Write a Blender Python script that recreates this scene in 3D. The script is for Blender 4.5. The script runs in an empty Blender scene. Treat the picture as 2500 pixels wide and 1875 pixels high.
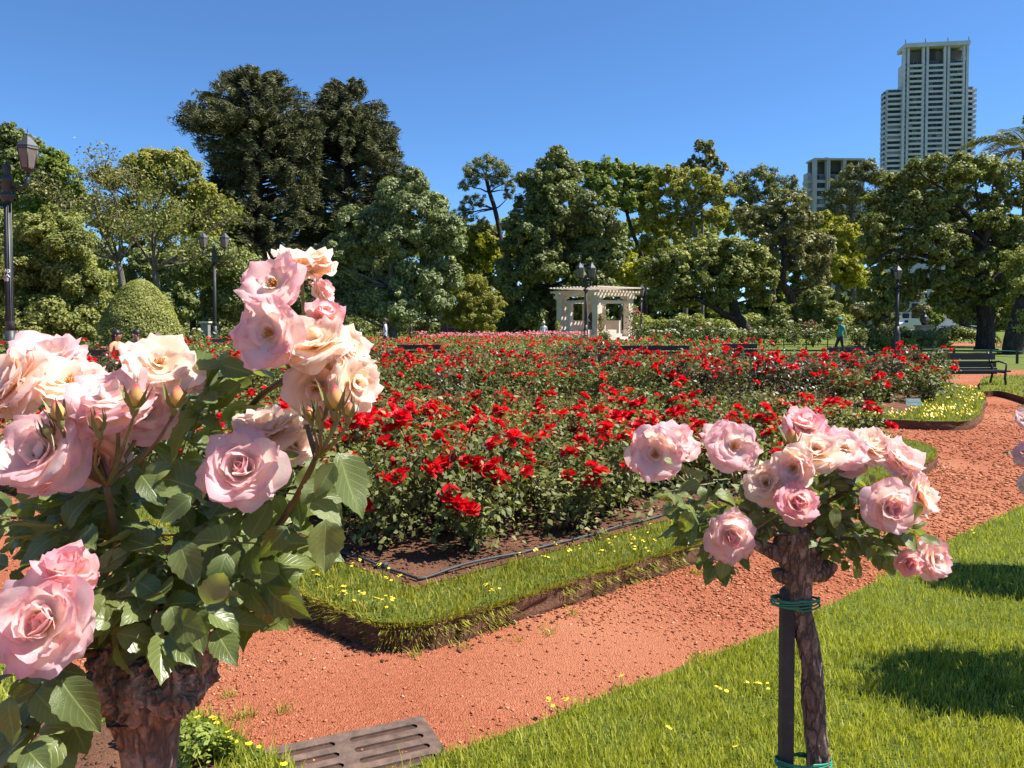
import bpy, bmesh, math, random
import numpy as np
from mathutils import Vector, Matrix, noise

scene = bpy.context.scene
COL = scene.collection
rnd = random.Random(7)
rng = np.random.default_rng(11)
R = math.radians

# ------------------------------------------------------------------ camera
CAM_H = 1.6
PITCH = R(2.0)
FOC = 1925.0            # focal length in pixels of the 2500 px wide photograph
PPY = 852.5             # row of the optical axis
cam_data = bpy.data.cameras.new('camera')
cam_data.sensor_width = 36.0
cam_data.lens = 36.0 * FOC / 2500.0
cam_data.shift_y = (PPY - 937.5) / 2500.0
cam_data.clip_start = 0.05
cam_data.clip_end = 3000.0
camera = bpy.data.objects.new('camera', cam_data)
COL.objects.link(camera)
camera.location = (0, 0, CAM_H)
camera.rotation_euler = (math.pi / 2 - PITCH, 0, 0)
scene.camera = camera

# ------------------------------------------------------------------ sky, sun, exposure
SUN_EL, SUN_AZ = R(55), R(87)
world = bpy.data.worlds.new('World')
scene.world = world
world.use_nodes = True
wn = world.node_tree
sky = wn.nodes.new('ShaderNodeTexSky')
sky.sky_type = 'NISHITA'
sky.sun_disc = False
sky.sun_elevation = SUN_EL
sky.sun_rotation = SUN_AZ
sky.altitude = 2000
sky.air_density = 1.0
sky.dust_density = 0.0
sky.ozone_density = 10.0
tint = wn.nodes.new('ShaderNodeMix'); tint.data_type = 'RGBA'; tint.blend_type = 'MULTIPLY'   # the camera's white balance
tint.inputs[0].default_value = 1.0
tint.inputs[7].default_value = (0.86, 1.0, 1.04, 1)
wn.links.new(sky.outputs[0], tint.inputs[6])
wn.links.new(tint.outputs[2], wn.nodes['Background'].inputs[0])
wn.nodes['Background'].inputs[1].default_value = 0.066

sun_data = bpy.data.lights.new('sun', 'SUN')
sun_data.energy = 4.0
sun_data.angle = R(0.53)
sun_data.color = (1.0, 0.955, 0.88)
sun = bpy.data.objects.new('sun', sun_data)
COL.objects.link(sun)
TO_SUN = Vector((math.cos(SUN_EL) * math.sin(SUN_AZ), math.cos(SUN_EL) * math.cos(SUN_AZ), math.sin(SUN_EL)))
sun.rotation_euler = TO_SUN.to_track_quat('Z', 'Y').to_euler()
sun.location = (30, 10, 60)

scene.view_settings.view_transform = 'Standard'
scene.view_settings.look = 'None'
scene.view_settings.gamma = 1.0
scene.view_settings.exposure = 1.45
scene.view_settings.use_curve_mapping = False
scene.render.engine = 'CYCLES'
cy = scene.cycles
cy.use_denoising = True
cy.max_bounces = 12
cy.diffuse_bounces = 6
cy.glossy_bounces = 2
cy.transmission_bounces = 8
cy.transparent_max_bounces = 6
cy.caustics_reflective = False
cy.caustics_refractive = False
cy.use_adaptive_sampling = True
cy.adaptive_threshold = 0.02

# ------------------------------------------------------------------ picture <-> place
CT, ST = math.cos(PITCH), math.sin(PITCH)
def ray(px, py):
    u = (px - 1250.0) / FOC
    v = (PPY - py) / FOC
    return Vector((u, CT + v * ST, -ST + v * CT))
def P(px, py, Y):
    """the point of the place seen at (px, py) of the photograph at a distance Y in front of the camera"""
    d = ray(px, py)
    return Vector((0, 0, CAM_H)) + d * (Y / d.y)
def G(px, py, z=0.0):
    d = ray(px, py)
    return Vector((0, 0, CAM_H)) + d * ((z - CAM_H) / d.z)
def S(npx, Y):
    return npx * Y / FOC

# ------------------------------------------------------------------ objects
def tag(o, label=None, cat=None, group=None, kind=None):
    if label: o['label'] = label
    if cat: o['category'] = cat
    if group: o['group'] = group
    if kind: o['kind'] = kind
    return o
def obj(name, mesh, parent=None, mat=None, M=None):
    o = bpy.data.objects.new(name, mesh)
    COL.objects.link(o)
    if parent is not None: o.parent = parent
    if mat is not None and mesh is not None and len(mesh.materials) == 0: mesh.materials.append(mat)
    if M is not None: o.matrix_local = M
    return o
def empty(name, loc=(0, 0, 0), rz=0.0, label=None, cat=None, group=None):
    o = bpy.data.objects.new(name, None)
    COL.objects.link(o)
    o.location = loc
    o.rotation_euler = (0, 0, rz)
    o.empty_display_size = 0.1
    return tag(o, label, cat, group)

def np_mesh(name, V, F, uv=None, smooth=False, mats=None, midx=None):
    """V (n,3); F (m,k) faces of one size; uv (n,2) per vertex"""
    V = np.asarray(V, dtype=np.float32); F = np.asarray(F, dtype=np.int32)
    me = bpy.data.meshes.new(name)
    n, m, k = len(V), len(F), F.shape[1]
    me.vertices.add(n); me.vertices.foreach_set('co', V.ravel())
    me.loops.add(m * k); me.loops.foreach_set('vertex_index', F.ravel())
    me.polygons.add(m)
    me.polygons.foreach_set('loop_start', np.arange(0, m * k, k, dtype=np.int32))
    if smooth: me.polygons.foreach_set('use_smooth', np.ones(m, dtype=bool))
    if midx is not None: me.polygons.foreach_set('material_index', np.asarray(midx, dtype=np.int32))
    if uv is not None:
        l = me.uv_layers.new(name='UVMap')
        l.data.foreach_set('uv', np.asarray(uv, dtype=np.float32)[F.ravel()].ravel())
    me.update(calc_edges=True)
    me.validate()
    for mm in (mats or []): me.materials.append(mm)
    return me

class MB:
    """collects boxes, tubes and lathes into one mesh"""
    def __init__(s): s.v = []; s.f = []; s.m = []; s.uv = []; s.sm = []
    def add(s, vs, fs, mi=0, smooth=False):
        b = len(s.v)
        s.v.extend([tuple(v) for v in vs])
        s.f.extend([tuple(i + b for i in f) for f in fs])
        s.m.extend([mi] * len(fs)); s.sm.extend([smooth] * len(fs))
        return s
    def box(s, c, size, mi=0, M=None, taper=1.0):
        x, y, z = [q / 2 for q in size]
        vs = []
        for dz in (-z, z):
            t = taper if dz > 0 else 1.0
            for dx, dy in ((-x, -y), (x, -y), (x, y), (-x, y)):
                p = Vector((dx * t, dy * t, dz))
                if M is not None: p = M @ p
                vs.append(p + Vector(c))
        return s.add(vs, [(0, 3, 2, 1), (4, 5, 6, 7), (0, 1, 5, 4), (1, 2, 6, 5), (2, 3, 7, 6), (3, 0, 4, 7)], mi)
    def tube(s, pts, rad, sides=8, mi=0, cap=True, smooth=True, flat=1.0):
        pts = [Vector(p) for p in pts]
        n = len(pts)
        if not hasattr(rad, '__len__'): rad = [rad] * n
        vs = []; up = None
        for i in range(n):
            t = (pts[min(i + 1, n - 1)] - pts[max(i - 1, 0)])
            if t.length < 1e-9: t = Vector((0, 0, 1))
            t.normalize()
            if up is None:
                up = Vector((1, 0, 0)) if abs(t.x) < 0.8 else Vector((0, 1, 0))
            a = (up - t * up.dot(t)).normalized(); up = a
            b = t.cross(a)
            for k in range(sides):
                q = 2 * math.pi * k / sides
                vs.append(pts[i] + (a * math.cos(q) + b * math.sin(q) * flat) * rad[i])
        fs = []
        for i in range(n - 1):
            for k in range(sides):
                k2 = (k + 1) % sides
                fs.append((i * sides + k, i * sides + k2, (i + 1) * sides + k2, (i + 1) * sides + k))
        if cap:
            fs.append(tuple(reversed(range(sides)))); fs.append(tuple(range((n - 1) * sides, n * sides)))
        return s.add(vs, fs, mi, smooth)
    def lathe(s, prof, sides=12, c=(0, 0, 0), mi=0, smooth=True, rot=0.0):
        """prof: (radius, z) from bottom to top"""
        c = Vector(c); vs = []
        for r, z in prof:
            for k in range(sides):
                q = 2 * math.pi * k / sides + rot
                vs.append(c + Vector((r * math.cos(q), r * math.sin(q), z)))
        fs = []
        for i in range(len(prof) - 1):
            for k in range(sides):
                k2 = (k + 1) % sides
                fs.append((i * sides + k, i * sides + k2, (i + 1) * sides + k2, (i + 1) * sides + k))
        fs.append(tuple(reversed(range(sides)))); fs.append(tuple(range((len(prof) - 1) * sides, len(prof) * sides)))
        return s.add(vs, fs, mi, smooth)
    def mesh(s, name, mats=(), M=None):
        me = bpy.data.meshes.new(name)
        vs = s.v if M is None else [tuple(M @ Vector(v)) for v in s.v]
        me.from_pydata(vs, [], s.f)
        me.polygons.foreach_set('material_index', s.m)
        me.polygons.foreach_set('use_smooth', s.sm)
        me.update()
        for m in (mats if isinstance(mats, (list, tuple)) else [mats]): me.materials.append(m)
        return me
    def build(s, name, mats=(), parent=None, M=None):
        return obj(name, s.mesh(name, mats), parent, None, M)

def bez(p0, p1, p2, n=10):
    p0, p1, p2 = Vector(p0), Vector(p1), Vector(p2)
    return [p0 * (1 - t) ** 2 + p1 * 2 * t * (1 - t) + p2 * t * t for t in [i / (n - 1) for i in range(n)]]
def catmull(pts, n=6, closed=True):
    out = []; m = len(pts)
    rngi = range(m) if closed else range(m - 1)
    for i in rngi:
        if closed: a, b, c, d = pts[(i - 1) % m], pts[i], pts[(i + 1) % m], pts[(i + 2) % m]
        else: a, b, c, d = pts[max(i - 1, 0)], pts[i], pts[i + 1], pts[min(i + 2, m - 1)]
        a, b, c, d = [np.array(q[:2], float) if closed else np.array(q, float) for q in (a, b, c, d)]
        for k in range(n):
            t = k / n
            out.append(0.5 * ((2 * b) + (-a + c) * t + (2 * a - 5 * b + 4 * c - d) * t * t + (-a + 3 * b - 3 * c + d) * t ** 3))
    if not closed: out.append(np.array(pts[-1], float))
    return out

# ------------------------------------------------------------------ materials
class NT:
    def __init__(s, name):
        s.mat = bpy.data.materials.new(name); s.mat.use_nodes = True
        s.t = s.mat.node_tree; s.t.nodes.clear()
        s.out = s.n('ShaderNodeOutputMaterial')
    def n(s, typ, **kw):
        x = s.t.nodes.new(typ)
        for k, v in kw.items():
            if k.startswith('i_'):
                key = k[2:]
                key = int(key) if key.isdigit() else key.replace('_', ' ')
                x.inputs[key].default_value = v
            else: setattr(x, k, v)
        return x
    def l(s, a, b): s.t.links.new(a, b)
    def ramp(s, fac, stops):
        r = s.n('ShaderNodeValToRGB')
        while len(r.color_ramp.elements) < len(stops): r.color_ramp.elements.new(0.5)
        for e, (p, c) in zip(r.color_ramp.elements, stops):
            e.position = p; e.color = (c[0], c[1], c[2], 1)
        s.l(fac, r.inputs[0]); return r.outputs[0]
    def mix(s, fac, a, b, mode='MIX'):
        m = s.n('ShaderNodeMix', data_type='RGBA', blend_type=mode)
        for sock, v in ((m.inputs[0], fac), (m.inputs[6], a), (m.inputs[7], b)):
            if isinstance(v, bpy.types.NodeSocket): s.l(v, sock)
            elif isinstance(v, (int, float)): sock.default_value = v
            else: sock.default_value = (v[0], v[1], v[2], 1)
        return m.outputs[2]
    def math(s, op, a, b=0.0, clamp=False):
        m = s.n('ShaderNodeMath', operation=op, use_clamp=clamp)
        for sock, v in ((m.inputs[0], a), (m.inputs[1], b)):
            if isinstance(v, bpy.types.NodeSocket): s.l(v, sock)
            else: sock.default_value = v
        return m.outputs[0]
    def noise(s, scale, detail=3.0, rough=0.55, coord='Object', dist=0.0):
        c = s.coord(coord)
        x = s.n('ShaderNodeTexNoise'); x.inputs['Scale'].default_value = scale
        x.inputs['Detail'].default_value = detail; x.inputs['Roughness'].default_value = rough
        x.inputs['Distortion'].default_value = dist
        s.l(c, x.inputs['Vector']); return x.outputs[0]
    def coord(s, which='Object'):
        if which == 'Position': return s.n('ShaderNodeNewGeometry').outputs['Position']
        return s.n('ShaderNodeTexCoord').outputs[which]
    def bump(s, h, strength=0.5, dist=0.02):
        b = s.n('ShaderNodeBump'); b.inputs['Strength'].default_value = strength; b.inputs['Distance'].default_value = dist
        s.l(h, b.inputs['Height']); return b.outputs[0]
    def bsdf(s, color, rough=0.6, spec=0.5, normal=None, metal=0.0, **kw):
        b = s.n('ShaderNodeBsdfPrincipled')
        if isinstance(color, bpy.types.NodeSocket): s.l(color, b.inputs['Base Color'])
        else: b.inputs['Base Color'].default_value = (color[0], color[1], color[2], 1)
        if isinstance(rough, bpy.types.NodeSocket): s.l(rough, b.inputs['Roughness'])
        else: b.inputs['Roughness'].default_value = rough
        b.inputs['Specular IOR Level'].default_value = spec
        b.inputs['Metallic'].default_value = metal
        if normal is not None: s.l(normal, b.inputs['Normal'])
        return b
    def done(s, shader):
        s.l(shader if isinstance(shader, bpy.types.NodeSocket) else shader.outputs[0], s.out.inputs[0]); return s.mat
    def translucent(s, b, color, fac, normal=None):
        t = s.n('ShaderNodeBsdfTranslucent')
        if isinstance(color, bpy.types.NodeSocket): s.l(color, t.inputs[0])
        else: t.inputs[0].default_value = (color[0], color[1], color[2], 1)
        m = s.n('ShaderNodeMixShader')
        if isinstance(fac, bpy.types.NodeSocket): s.l(fac, m.inputs[0])
        else: m.inputs[0].default_value = fac
        s.l(b.outputs[0], m.inputs[1]); s.l(t.outputs[0], m.inputs[2]); return m.outputs[0]

def simple(name, c, rough=0.6, var=0.15, vscale=6.0, bump=0.0, bscale=30.0, spec=0.5, metal=0.0, bdist=0.01):
    t = NT(name)
    n = t.noise(vscale, 4)
    lo = [x * (1 - var) for x in c]; hi = [min(1, x * (1 + var)) for x in c]
    col = t.ramp(n, [(0.3, lo), (0.7, hi)])
    nm = t.bump(t.noise(bscale, 4), bump, bdist) if bump else None
    return t.done(t.bsdf(col, rough, spec, nm, metal))

def leafy(name, dark, mid, light, trans=0.25, rough=0.5, spec=0.35, patch=0.25):
    """leaf colour differs from leaf to leaf and from one part of the crown to the next"""
    t = NT(name)
    g = t.n('ShaderNodeNewGeometry')
    oi = t.n('ShaderNodeObjectInfo')
    n = t.noise(patch, 2, 0.6, 'Position')
    f = t.math('ADD', t.math('MULTIPLY', g.outputs['Random Per Island'], 0.75), t.math('MULTIPLY', t.math('SUBTRACT', n, 0.38), 1.0))
    f = t.math('ADD', f, t.math('MULTIPLY', t.math('SUBTRACT', oi.outputs['Random'], 0.5), 0.25), True)
    c = t.ramp(f, [(0.0, dark), (0.5, mid), (1.0, light)])
    b = t.bsdf(c, rough, spec)
    tc = t.mix(1.0, c, (1.25, 1.35, 0.5), 'MULTIPLY')
    return t.done(t.translucent(b, tc, trans))
# ================================================================== ground, paths, beds, lawns
def m_gravel():
    t = NT('red_gravel')
    n1 = t.noise(0.8, 5, 0.62, dist=0.8); n2 = t.noise(45.0, 5, 0.7); n3 = t.noise(9.0, 3)
    vo = t.n('ShaderNodeTexVoronoi', feature='F1'); vo.inputs['Scale'].default_value = 130.0
    t.l(t.coord('Object'), vo.inputs['Vector'])
    c = t.ramp(n1, [(0.3, (0.29, 0.088, 0.043)), (0.55, (0.38, 0.13, 0.066)), (0.72, (0.46, 0.19, 0.105))])
    c = t.mix(0.62, c, t.ramp(n2, [(0.25, (0.08, 0.023, 0.011)), (0.5, (0.33, 0.104, 0.05)), (0.8, (0.53, 0.22, 0.125))]))
    c = t.mix(t.math('MULTIPLY', vo.outputs['Color'], 0.35), c, (0.20, 0.052, 0.03))
    c = t.mix(t.math('MULTIPLY', t.math('SUBTRACT', t.noise(0.35, 3, 0.5), 0.45), 2.2, True), c, (0.47, 0.21, 0.115))
    h = t.math('ADD', t.math('MULTIPLY', n2, 0.7), t.math('MULTIPLY', vo.outputs['Distance'], 1.2))
    return t.done(t.bsdf(c, 0.95, 0.1, t.bump(t.math('ADD', h, t.math('MULTIPLY', n3, 0.6)), 0.75, 0.009)))
def m_chips():
    t = NT('gravel_chips')
    g = t.n('ShaderNodeNewGeometry')
    c = t.ramp(g.outputs['Random Per Island'], [(0.0, (0.15, 0.042, 0.02)), (0.3, (0.30, 0.092, 0.041)), (0.8, (0.45, 0.16, 0.075)), (1.0, (0.54, 0.27, 0.16))])
    return t.done(t.bsdf(c, 0.95, 0.1))
def m_lawn(name, a, b, c_):
    t = NT(name)
    c = t.ramp(t.noise(0.9, 4, 0.65), [(0.3, a), (0.55, b), (0.75, c_)])
    c = t.mix(0.6, c, t.ramp(t.noise(60.0, 3, 0.7), [(0.3, [x * 0.35 for x in a]), (0.7, c_)]))
    return t.done(t.bsdf(c, 0.9, 0.15, t.bump(t.noise(70.0, 3), 0.8, 0.02)))
def m_blades(name, a, b, c_, trans=0.35):
    t = NT(name)
    g = t.n('ShaderNodeNewGeometry')
    n = t.noise(1.6, 3, 0.6, 'Position')
    f = t.math('ADD', t.math('MULTIPLY', g.outputs['Random Per Island'], 0.6), t.math('MULTIPLY', n, 0.5), True)
    c = t.ramp(f, [(0.15, a), (0.55, b), (0.92, c_)])
    b_ = t.bsdf(c, 0.45, 0.35)
    return t.done(t.translucent(b_, t.mix(1.0, c, (1.2, 1.25, 0.5), 'MULTIPLY'), trans))
def m_soil(name='soil'):
    t = NT(name)
    c = t.ramp(t.noise(3.0, 5, 0.7), [(0.3, (0.07, 0.034, 0.02)), (0.5, (0.14, 0.066, 0.038)), (0.72, (0.25, 0.115, 0.07))])
    c = t.mix(0.45, c, t.ramp(t.noise(60, 4, 0.8), [(0.3, (0.035, 0.018, 0.011)), (0.7, (0.26, 0.13, 0.08))]))
    return t.done(t.bsdf(c, 0.95, 0.1, t.bump(t.noise(55, 5, 0.75), 0.9, 0.02)))
M_GRAVEL, M_CHIP, M_SOIL = m_gravel(), m_chips(), m_soil()
M_FARLAWN = m_lawn('far_lawn', (0.075, 0.10, 0.018), (0.115, 0.15, 0.024), (0.17, 0.20, 0.035))
M_LAWN = m_lawn('lawn_turf', (0.06, 0.085, 0.014), (0.09, 0.125, 0.02), (0.13, 0.165, 0.026))
M_BLADE = m_blades('lawn_blades', (0.19, 0.215, 0.022), (0.385, 0.395, 0.05), (0.60, 0.55, 0.14))
M_BLADE2 = m_blades('edging_blades', (0.15, 0.165, 0.016), (0.30, 0.29, 0.034), (0.50, 0.42, 0.09))

def sheet(name, poly, z, mat, kind='structure', label=None):
    me = bpy.data.meshes.new(name)
    me.from_pydata([(p[0], p[1], z) for p in poly], [], [tuple(range(len(poly)))])
    me.update()
    if me.polygons[0].normal.z < 0: me.flip_normals()
    o = obj(name, me, None, mat); o['kind'] = kind
    return o

sheet('ground', [(-1500, -200), (1500, -200), (1500, 2600), (-1500, 2600)], -0.012, M_FARLAWN)
sheet('gravel_path', [(-34, -6), (34, -6), (34, 15), (27, 22), (20, 25.5), (15, 26.5), (-30, 26.5), (-34, 20)], -0.004, M_GRAVEL)
sheet('cross_path', [(-30, 33.5), (-8, 35), (-8, 37.5), (-30, 36.5)], -0.006, M_GRAVEL)
sheet('lake_path', [(25, 53), (60, 50), (60, 62), (25, 60)], -0.006, M_GRAVEL)

def in_poly(pts, poly):
    x, y = pts[:, 0], pts[:, 1]; poly = np.asarray(poly, float); n = len(poly)
    inside = np.zeros(len(pts), bool); j = n - 1
    for i in range(n):
        xi, yi = poly[i]; xj, yj = poly[j]
        c = ((yi > y) != (yj > y)) & (x < (xj - xi) * (y - yi) / (yj - yi + 1e-12) + xi)
        inside ^= c; j = i
    return inside
def offset(poly, d):
    """move a counter-clockwise outline inwards by d"""
    P_ = np.asarray(poly, float); n = len(P_)
    e = np.roll(P_, -1, 0) - P_; e /= np.linalg.norm(e, axis=1)[:, None] + 1e-12
    nrm = np.stack([-e[:, 1], e[:, 0]], 1)
    a = nrm + np.roll(nrm, 1, 0); l = np.linalg.norm(a, axis=1)[:, None] + 1e-9
    a /= l
    k = np.maximum((a * nrm).sum(1), 0.5)
    return P_ + a * (d / k)[:, None]
def clean_offset(poly, d):
    q = offset(poly, d); a = np.asarray(poly, float); b = np.roll(a, -1, 0); keep = []
    for p in q:
        ab = b - a; t = np.clip(((p - a) * ab).sum(1) / ((ab ** 2).sum(1) + 1e-12), 0, 1)
        if np.hypot(*(a + ab * t[:, None] - p).T).min() > d * 0.97: keep.append(p)
    return np.array(keep)
def scatter(poly, dens, near=3.5, maxd=60, seed=0):
    """random points in an outline; the density falls off with the distance from where one stands"""
    r = np.random.default_rng(seed); poly = np.asarray(poly, float)
    lo, hi = poly.min(0), poly.max(0)
    out = []; step = 1.0
    for x in np.arange(lo[0], hi[0], step):
        for y in np.arange(lo[1], hi[1], step):
            d = max(near, math.hypot(x + 0.5, y + 0.5))
            if d > maxd: continue
            k = r.poisson(dens * (near / d) ** 2 * step * step)
            if k: out.append(np.stack([x + r.random(k) * step, y + r.random(k) * step], 1))
    if not out: return np.zeros((0, 2))
    p = np.concatenate(out)
    return p[in_poly(p, poly)]
def blades(pts, z, h=(0.03, 0.07), w=0.0032, lean=0.35, seed=1, far=6.5, out=None):
    """grass: near blades have a bend, far ones are single leaves. z may be an array; out: push direction per blade"""
    r = np.random.default_rng(seed); n = len(pts)
    d = np.hypot(pts[:, 0], pts[:, 1])
    sc = np.clip(d / 4.0, 1.0, 3.2)
    H = (h[0] + (h[1] - h[0]) * r.random(n) ** 1.4)
    W = w * sc * (0.7 + 0.6 * r.random(n))
    a = r.random(n) * 2 * np.pi; L = lean * H * (0.3 + r.random(n))
    dx, dy = np.cos(a) * L, np.sin(a) * L
    if out is not None: dx = dx + out[:, 0]; dy = dy + out[:, 1]
    b = r.random(n) * np.pi; wx, wy = np.cos(b) * W, np.sin(b) * W
    Z = np.broadcast_to(z, n)
    base = np.stack([pts[:, 0], pts[:, 1], Z], 1)
    wv = np.stack([wx, wy, np.zeros(n)], 1)
    near = d < far
    V = []; F = []; b0 = 0
    i = np.where(near)[0]; m = len(i)
    if m:
        mid = base[i] + np.stack([dx[i] * 0.35, dy[i] * 0.35, H[i] * 0.6], 1)
        tip = base[i] + np.stack([dx[i], dy[i], H[i] * (1.0 if out is None else 0.9)], 1)
        v = np.stack([base[i] - wv[i], base[i] + wv[i], mid + wv[i] * 0.8, mid - wv[i] * 0.8, tip], 1).reshape(-1, 3)
        k = np.arange(m)[:, None] * 5
        V.append(v); F.append(np.concatenate([k + np.array([0, 1, 2]), k + np.array([0, 2, 3]), k + np.array([3, 2, 4])])); b0 = m * 5
    i = np.where(~near)[0]; m = len(i)
    if m:
        tip = base[i] + np.stack([dx[i], dy[i], H[i]], 1)
        v = np.stack([base[i] - wv[i], base[i] + wv[i], tip], 1).reshape(-1, 3)
        k = b0 + np.arange(m)[:, None] * 3
        V.append(v); F.append(k + np.array([0, 1, 2]))
    return np.concatenate(V), np.concatenate(F)

def ccw(poly):
    a = np.asarray([q[:2] for q in poly], float)
    s = np.sum(a[:, 0] * np.roll(a[:, 1], -1) - np.roll(a[:, 0], -1) * a[:, 1])
    return a if s > 0 else a[::-1]
def ring(name, A, zA, B, zB, mat, sub=1):
    n = len(A); V = []; F = []
    for k in range(sub + 1):
        t = k / sub
        for i in range(n):
            V.append((A[i][0] * (1 - t) + B[i][0] * t, A[i][1] * (1 - t) + B[i][1] * t, zA * (1 - t) + zB * t))
    for k in range(sub):
        for i in range(n):
            j = (i + 1) % n
            F.append((k * n + i, k * n + j, (k + 1) * n + j, (k + 1) * n + i))
    me = np_mesh(name, V, F)
    o = obj(name, me, None, mat); o['kind'] = 'structure'
    return o

BED1 = ccw(catmull([(-0.60, 3.80), (-0.30, 3.90), (0.35, 4.46), (1.22, 5.22), (2.5, 6.45), (3.8, 7.7), (4.62, 8.6), (4.95, 9.4), (4.7, 10.2), (3.6, 10.7), (0, 11.1), (-4, 11), (-6.3, 10.2), (-6.6, 9), (-5.2, 7.8), (-3.3, 6.2), (-1.55, 4.62), (-0.80, 3.92)], 10))
BED2 = ccw(catmull([(-7, 12.6), (0, 12.9), (4.0, 12.4), (5.6, 11.85), (6.35, 11.6), (6.95, 11.85), (8.2, 13.7), (9.6, 16), (10.3, 17.6), (10.2, 19), (8.6, 20.2), (4, 21.5), (-1, 22), (-6, 21.5), (-9.2, 19), (-9, 14)], 6))
BED3 = ccw(catmull([(-13, 27), (-6, 26), (0, 26), (6, 26), (10, 27.5), (10, 30), (7, 35), (0, 40), (-8, 40), (-14, 35)], 5))
BED4 = ccw(catmull([(-5.5, 47), (-1, 46), (4, 47), (5, 51), (4, 54), (-1, 55), (-6, 53)], 5))
def bed(k, poly, h, strip, dens, soil_drop=0.03, wobble=0.02):
    top = poly.copy()
    for i in range(len(top)):
        top[i] += wobble * np.array([noise.noise((top[i][0] * 3, top[i][1] * 3, k)), noise.noise((top[i][0] * 3, top[i][1] * 3, k + 9))])
    inner = clean_offset(poly, strip)
    bank = ring('bed_bank', poly, -0.01, top, h, M_SOIL, 7)
    # crumbling earth: push the bank in and out
    for v in bank.data.vertices:
        n = noise.noise(v.co * 7) * 0.05 + noise.noise(v.co * 25) * 0.035
        c = v.co; d = Vector((c.x - poly[:, 0].mean(), c.y - poly[:, 1].mean(), 0)).normalized()
        if c.z < h - 0.005: v.co += d * (n + 0.02 * (h - c.z) / h)
    sheet('grass_edging', top, h, M_LAWN)
    sheet('bed_soil', clean_offset(poly, strip), h + 0.005, M_SOIL)
    return top, inner
BH = 0.13
top1, in1 = bed(1, BED1, BH, 0.46, 0)
top2, in2 = bed(2, BED2, BH, 0.95, 0)
top3, in3 = bed(3, BED3, 0.1, 0.5, 0)
top4, in4 = bed(4, BED4, 0.1, 0.5, 0)

# lawns beside the path
LAWN_R = ccw([tuple(G(*q)[:2]) for q in ((700, 1990), (900, 1915), (1085, 1853), (1290, 1780), (1503, 1695), (1700, 1622), (1898, 1542), (2040, 1475), (2170, 1407), (2328, 1316), (2500, 1237))] + [(7.5, 9.2), (12, 12), (14, 9), (10, 0), (-0.6, 1.5)])
LAWN_L = ccw([tuple(G(*q)[:2]) for q in ((760, 1900), (640, 1838), (560, 1785), (480, 1742), (380, 1712), (220, 1680), (60, 1640), (-200, 1560))] + [(-5, 4.2), (-6, 0), (-0.7, 1.0)])
LAWN_3 = ccw(catmull([tuple(G(*q)[:2]) for q in ((2395, 966), (2440, 968), (2500, 985), (2560, 1010), (2700, 1010), (2700, 930), (2500, 926), (2405, 932))], 4))
sheet('lawn', LAWN_R, 0.012, M_LAWN)
sheet('lawn', LAWN_L, 0.012, M_LAWN)
ring('lawn_bank', LAWN_3, -0.01, LAWN_3 + 0.0, 0.12, M_SOIL)
sheet('lawn', LAWN_3, 0.12, M_FARLAWN)
SOIL_PATCH = catmull([(-1.55, 2.35), (-1.15, 2.5), (-1.05, 2.75), (-1.35, 3.0), (-1.9, 3.05), (-2.3, 2.8), (-2.1, 2.4)], 5)
sheet('soil_patch', SOIL_PATCH, 0.017, M_SOIL)

def grass(name, V, F, mat, label):
    o = obj(name, np_mesh(name, V, F), None, mat)
    return tag(o, label, 'grass', None, 'stuff')
def edge_noise(p, amt=0.05, f=5.0):
    return p + amt * np.array([[noise.noise((x * f, y * f, 1.0)), noise.noise((x * f, y * f, 7.0))] for x, y in p])
pr = edge_noise(scatter(LAWN_R, 15000, 3.4, 14, 3))
pr = pr[(pr[:, 1] > 2.4) & (np.abs(pr[:, 0]) < 1.05 * pr[:, 1] + 0.3)]
V, F = blades(pr, 0.01, (0.018, 0.055), 0.0021, 0.5, 5, 4.6)
grass('grass', V, F, M_BLADE, 'short bright green lawn grass beside the gravel path')
pl = edge_noise(scatter(LAWN_L, 6000, 3.4, 8, 4))
pl = pl[(pl[:, 1] > 2.2) & (np.abs(pl[:, 0]) < 1.05 * pl[:, 1]) & ~in_poly(pl, SOIL_PATCH)]
V, F = blades(pl, 0.01, (0.025, 0.08), 0.0028, 0.5, 6)
# tufts that took root in the path
tuft = []
for px, py in ((610, 1745), (588, 1752), (690, 1735), (560, 1700), (1500, 1690), (1135, 1580), (1260, 1565), (1010, 1600), (1340, 1545), (1700, 1400), (2050, 1060), (870, 1560), (1400, 1500)):
    g_ = G(px, py); tuft.append(np.array([g_.x, g_.y]) + rng.normal(size=(26, 2)) * 0.022)
TF = blades(np.concatenate(tuft), -0.004, (0.015, 0.06), 0.002, 1.1, 9)
# a few long straggling stalks along the lawn edges
ps = pr[rng.choice(len(pr), 120)]; pe = pl[rng.choice(len(pl), 140)]
V2, F2 = blades(np.concatenate([ps, pe]), 0.01, (0.06, 0.15), 0.0022, 0.5, 8)
grass('grass', np.concatenate([V, V2]), np.concatenate([F, F2 + len(V)]), M_BLADE, 'tufty grass around the thick rose trunk')
grass('grass', TF[0], TF[1], M_BLADE2 if 'M_BLADE2' in globals() else M_BLADE, 'sparse weeds sprouting from the red path')

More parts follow.
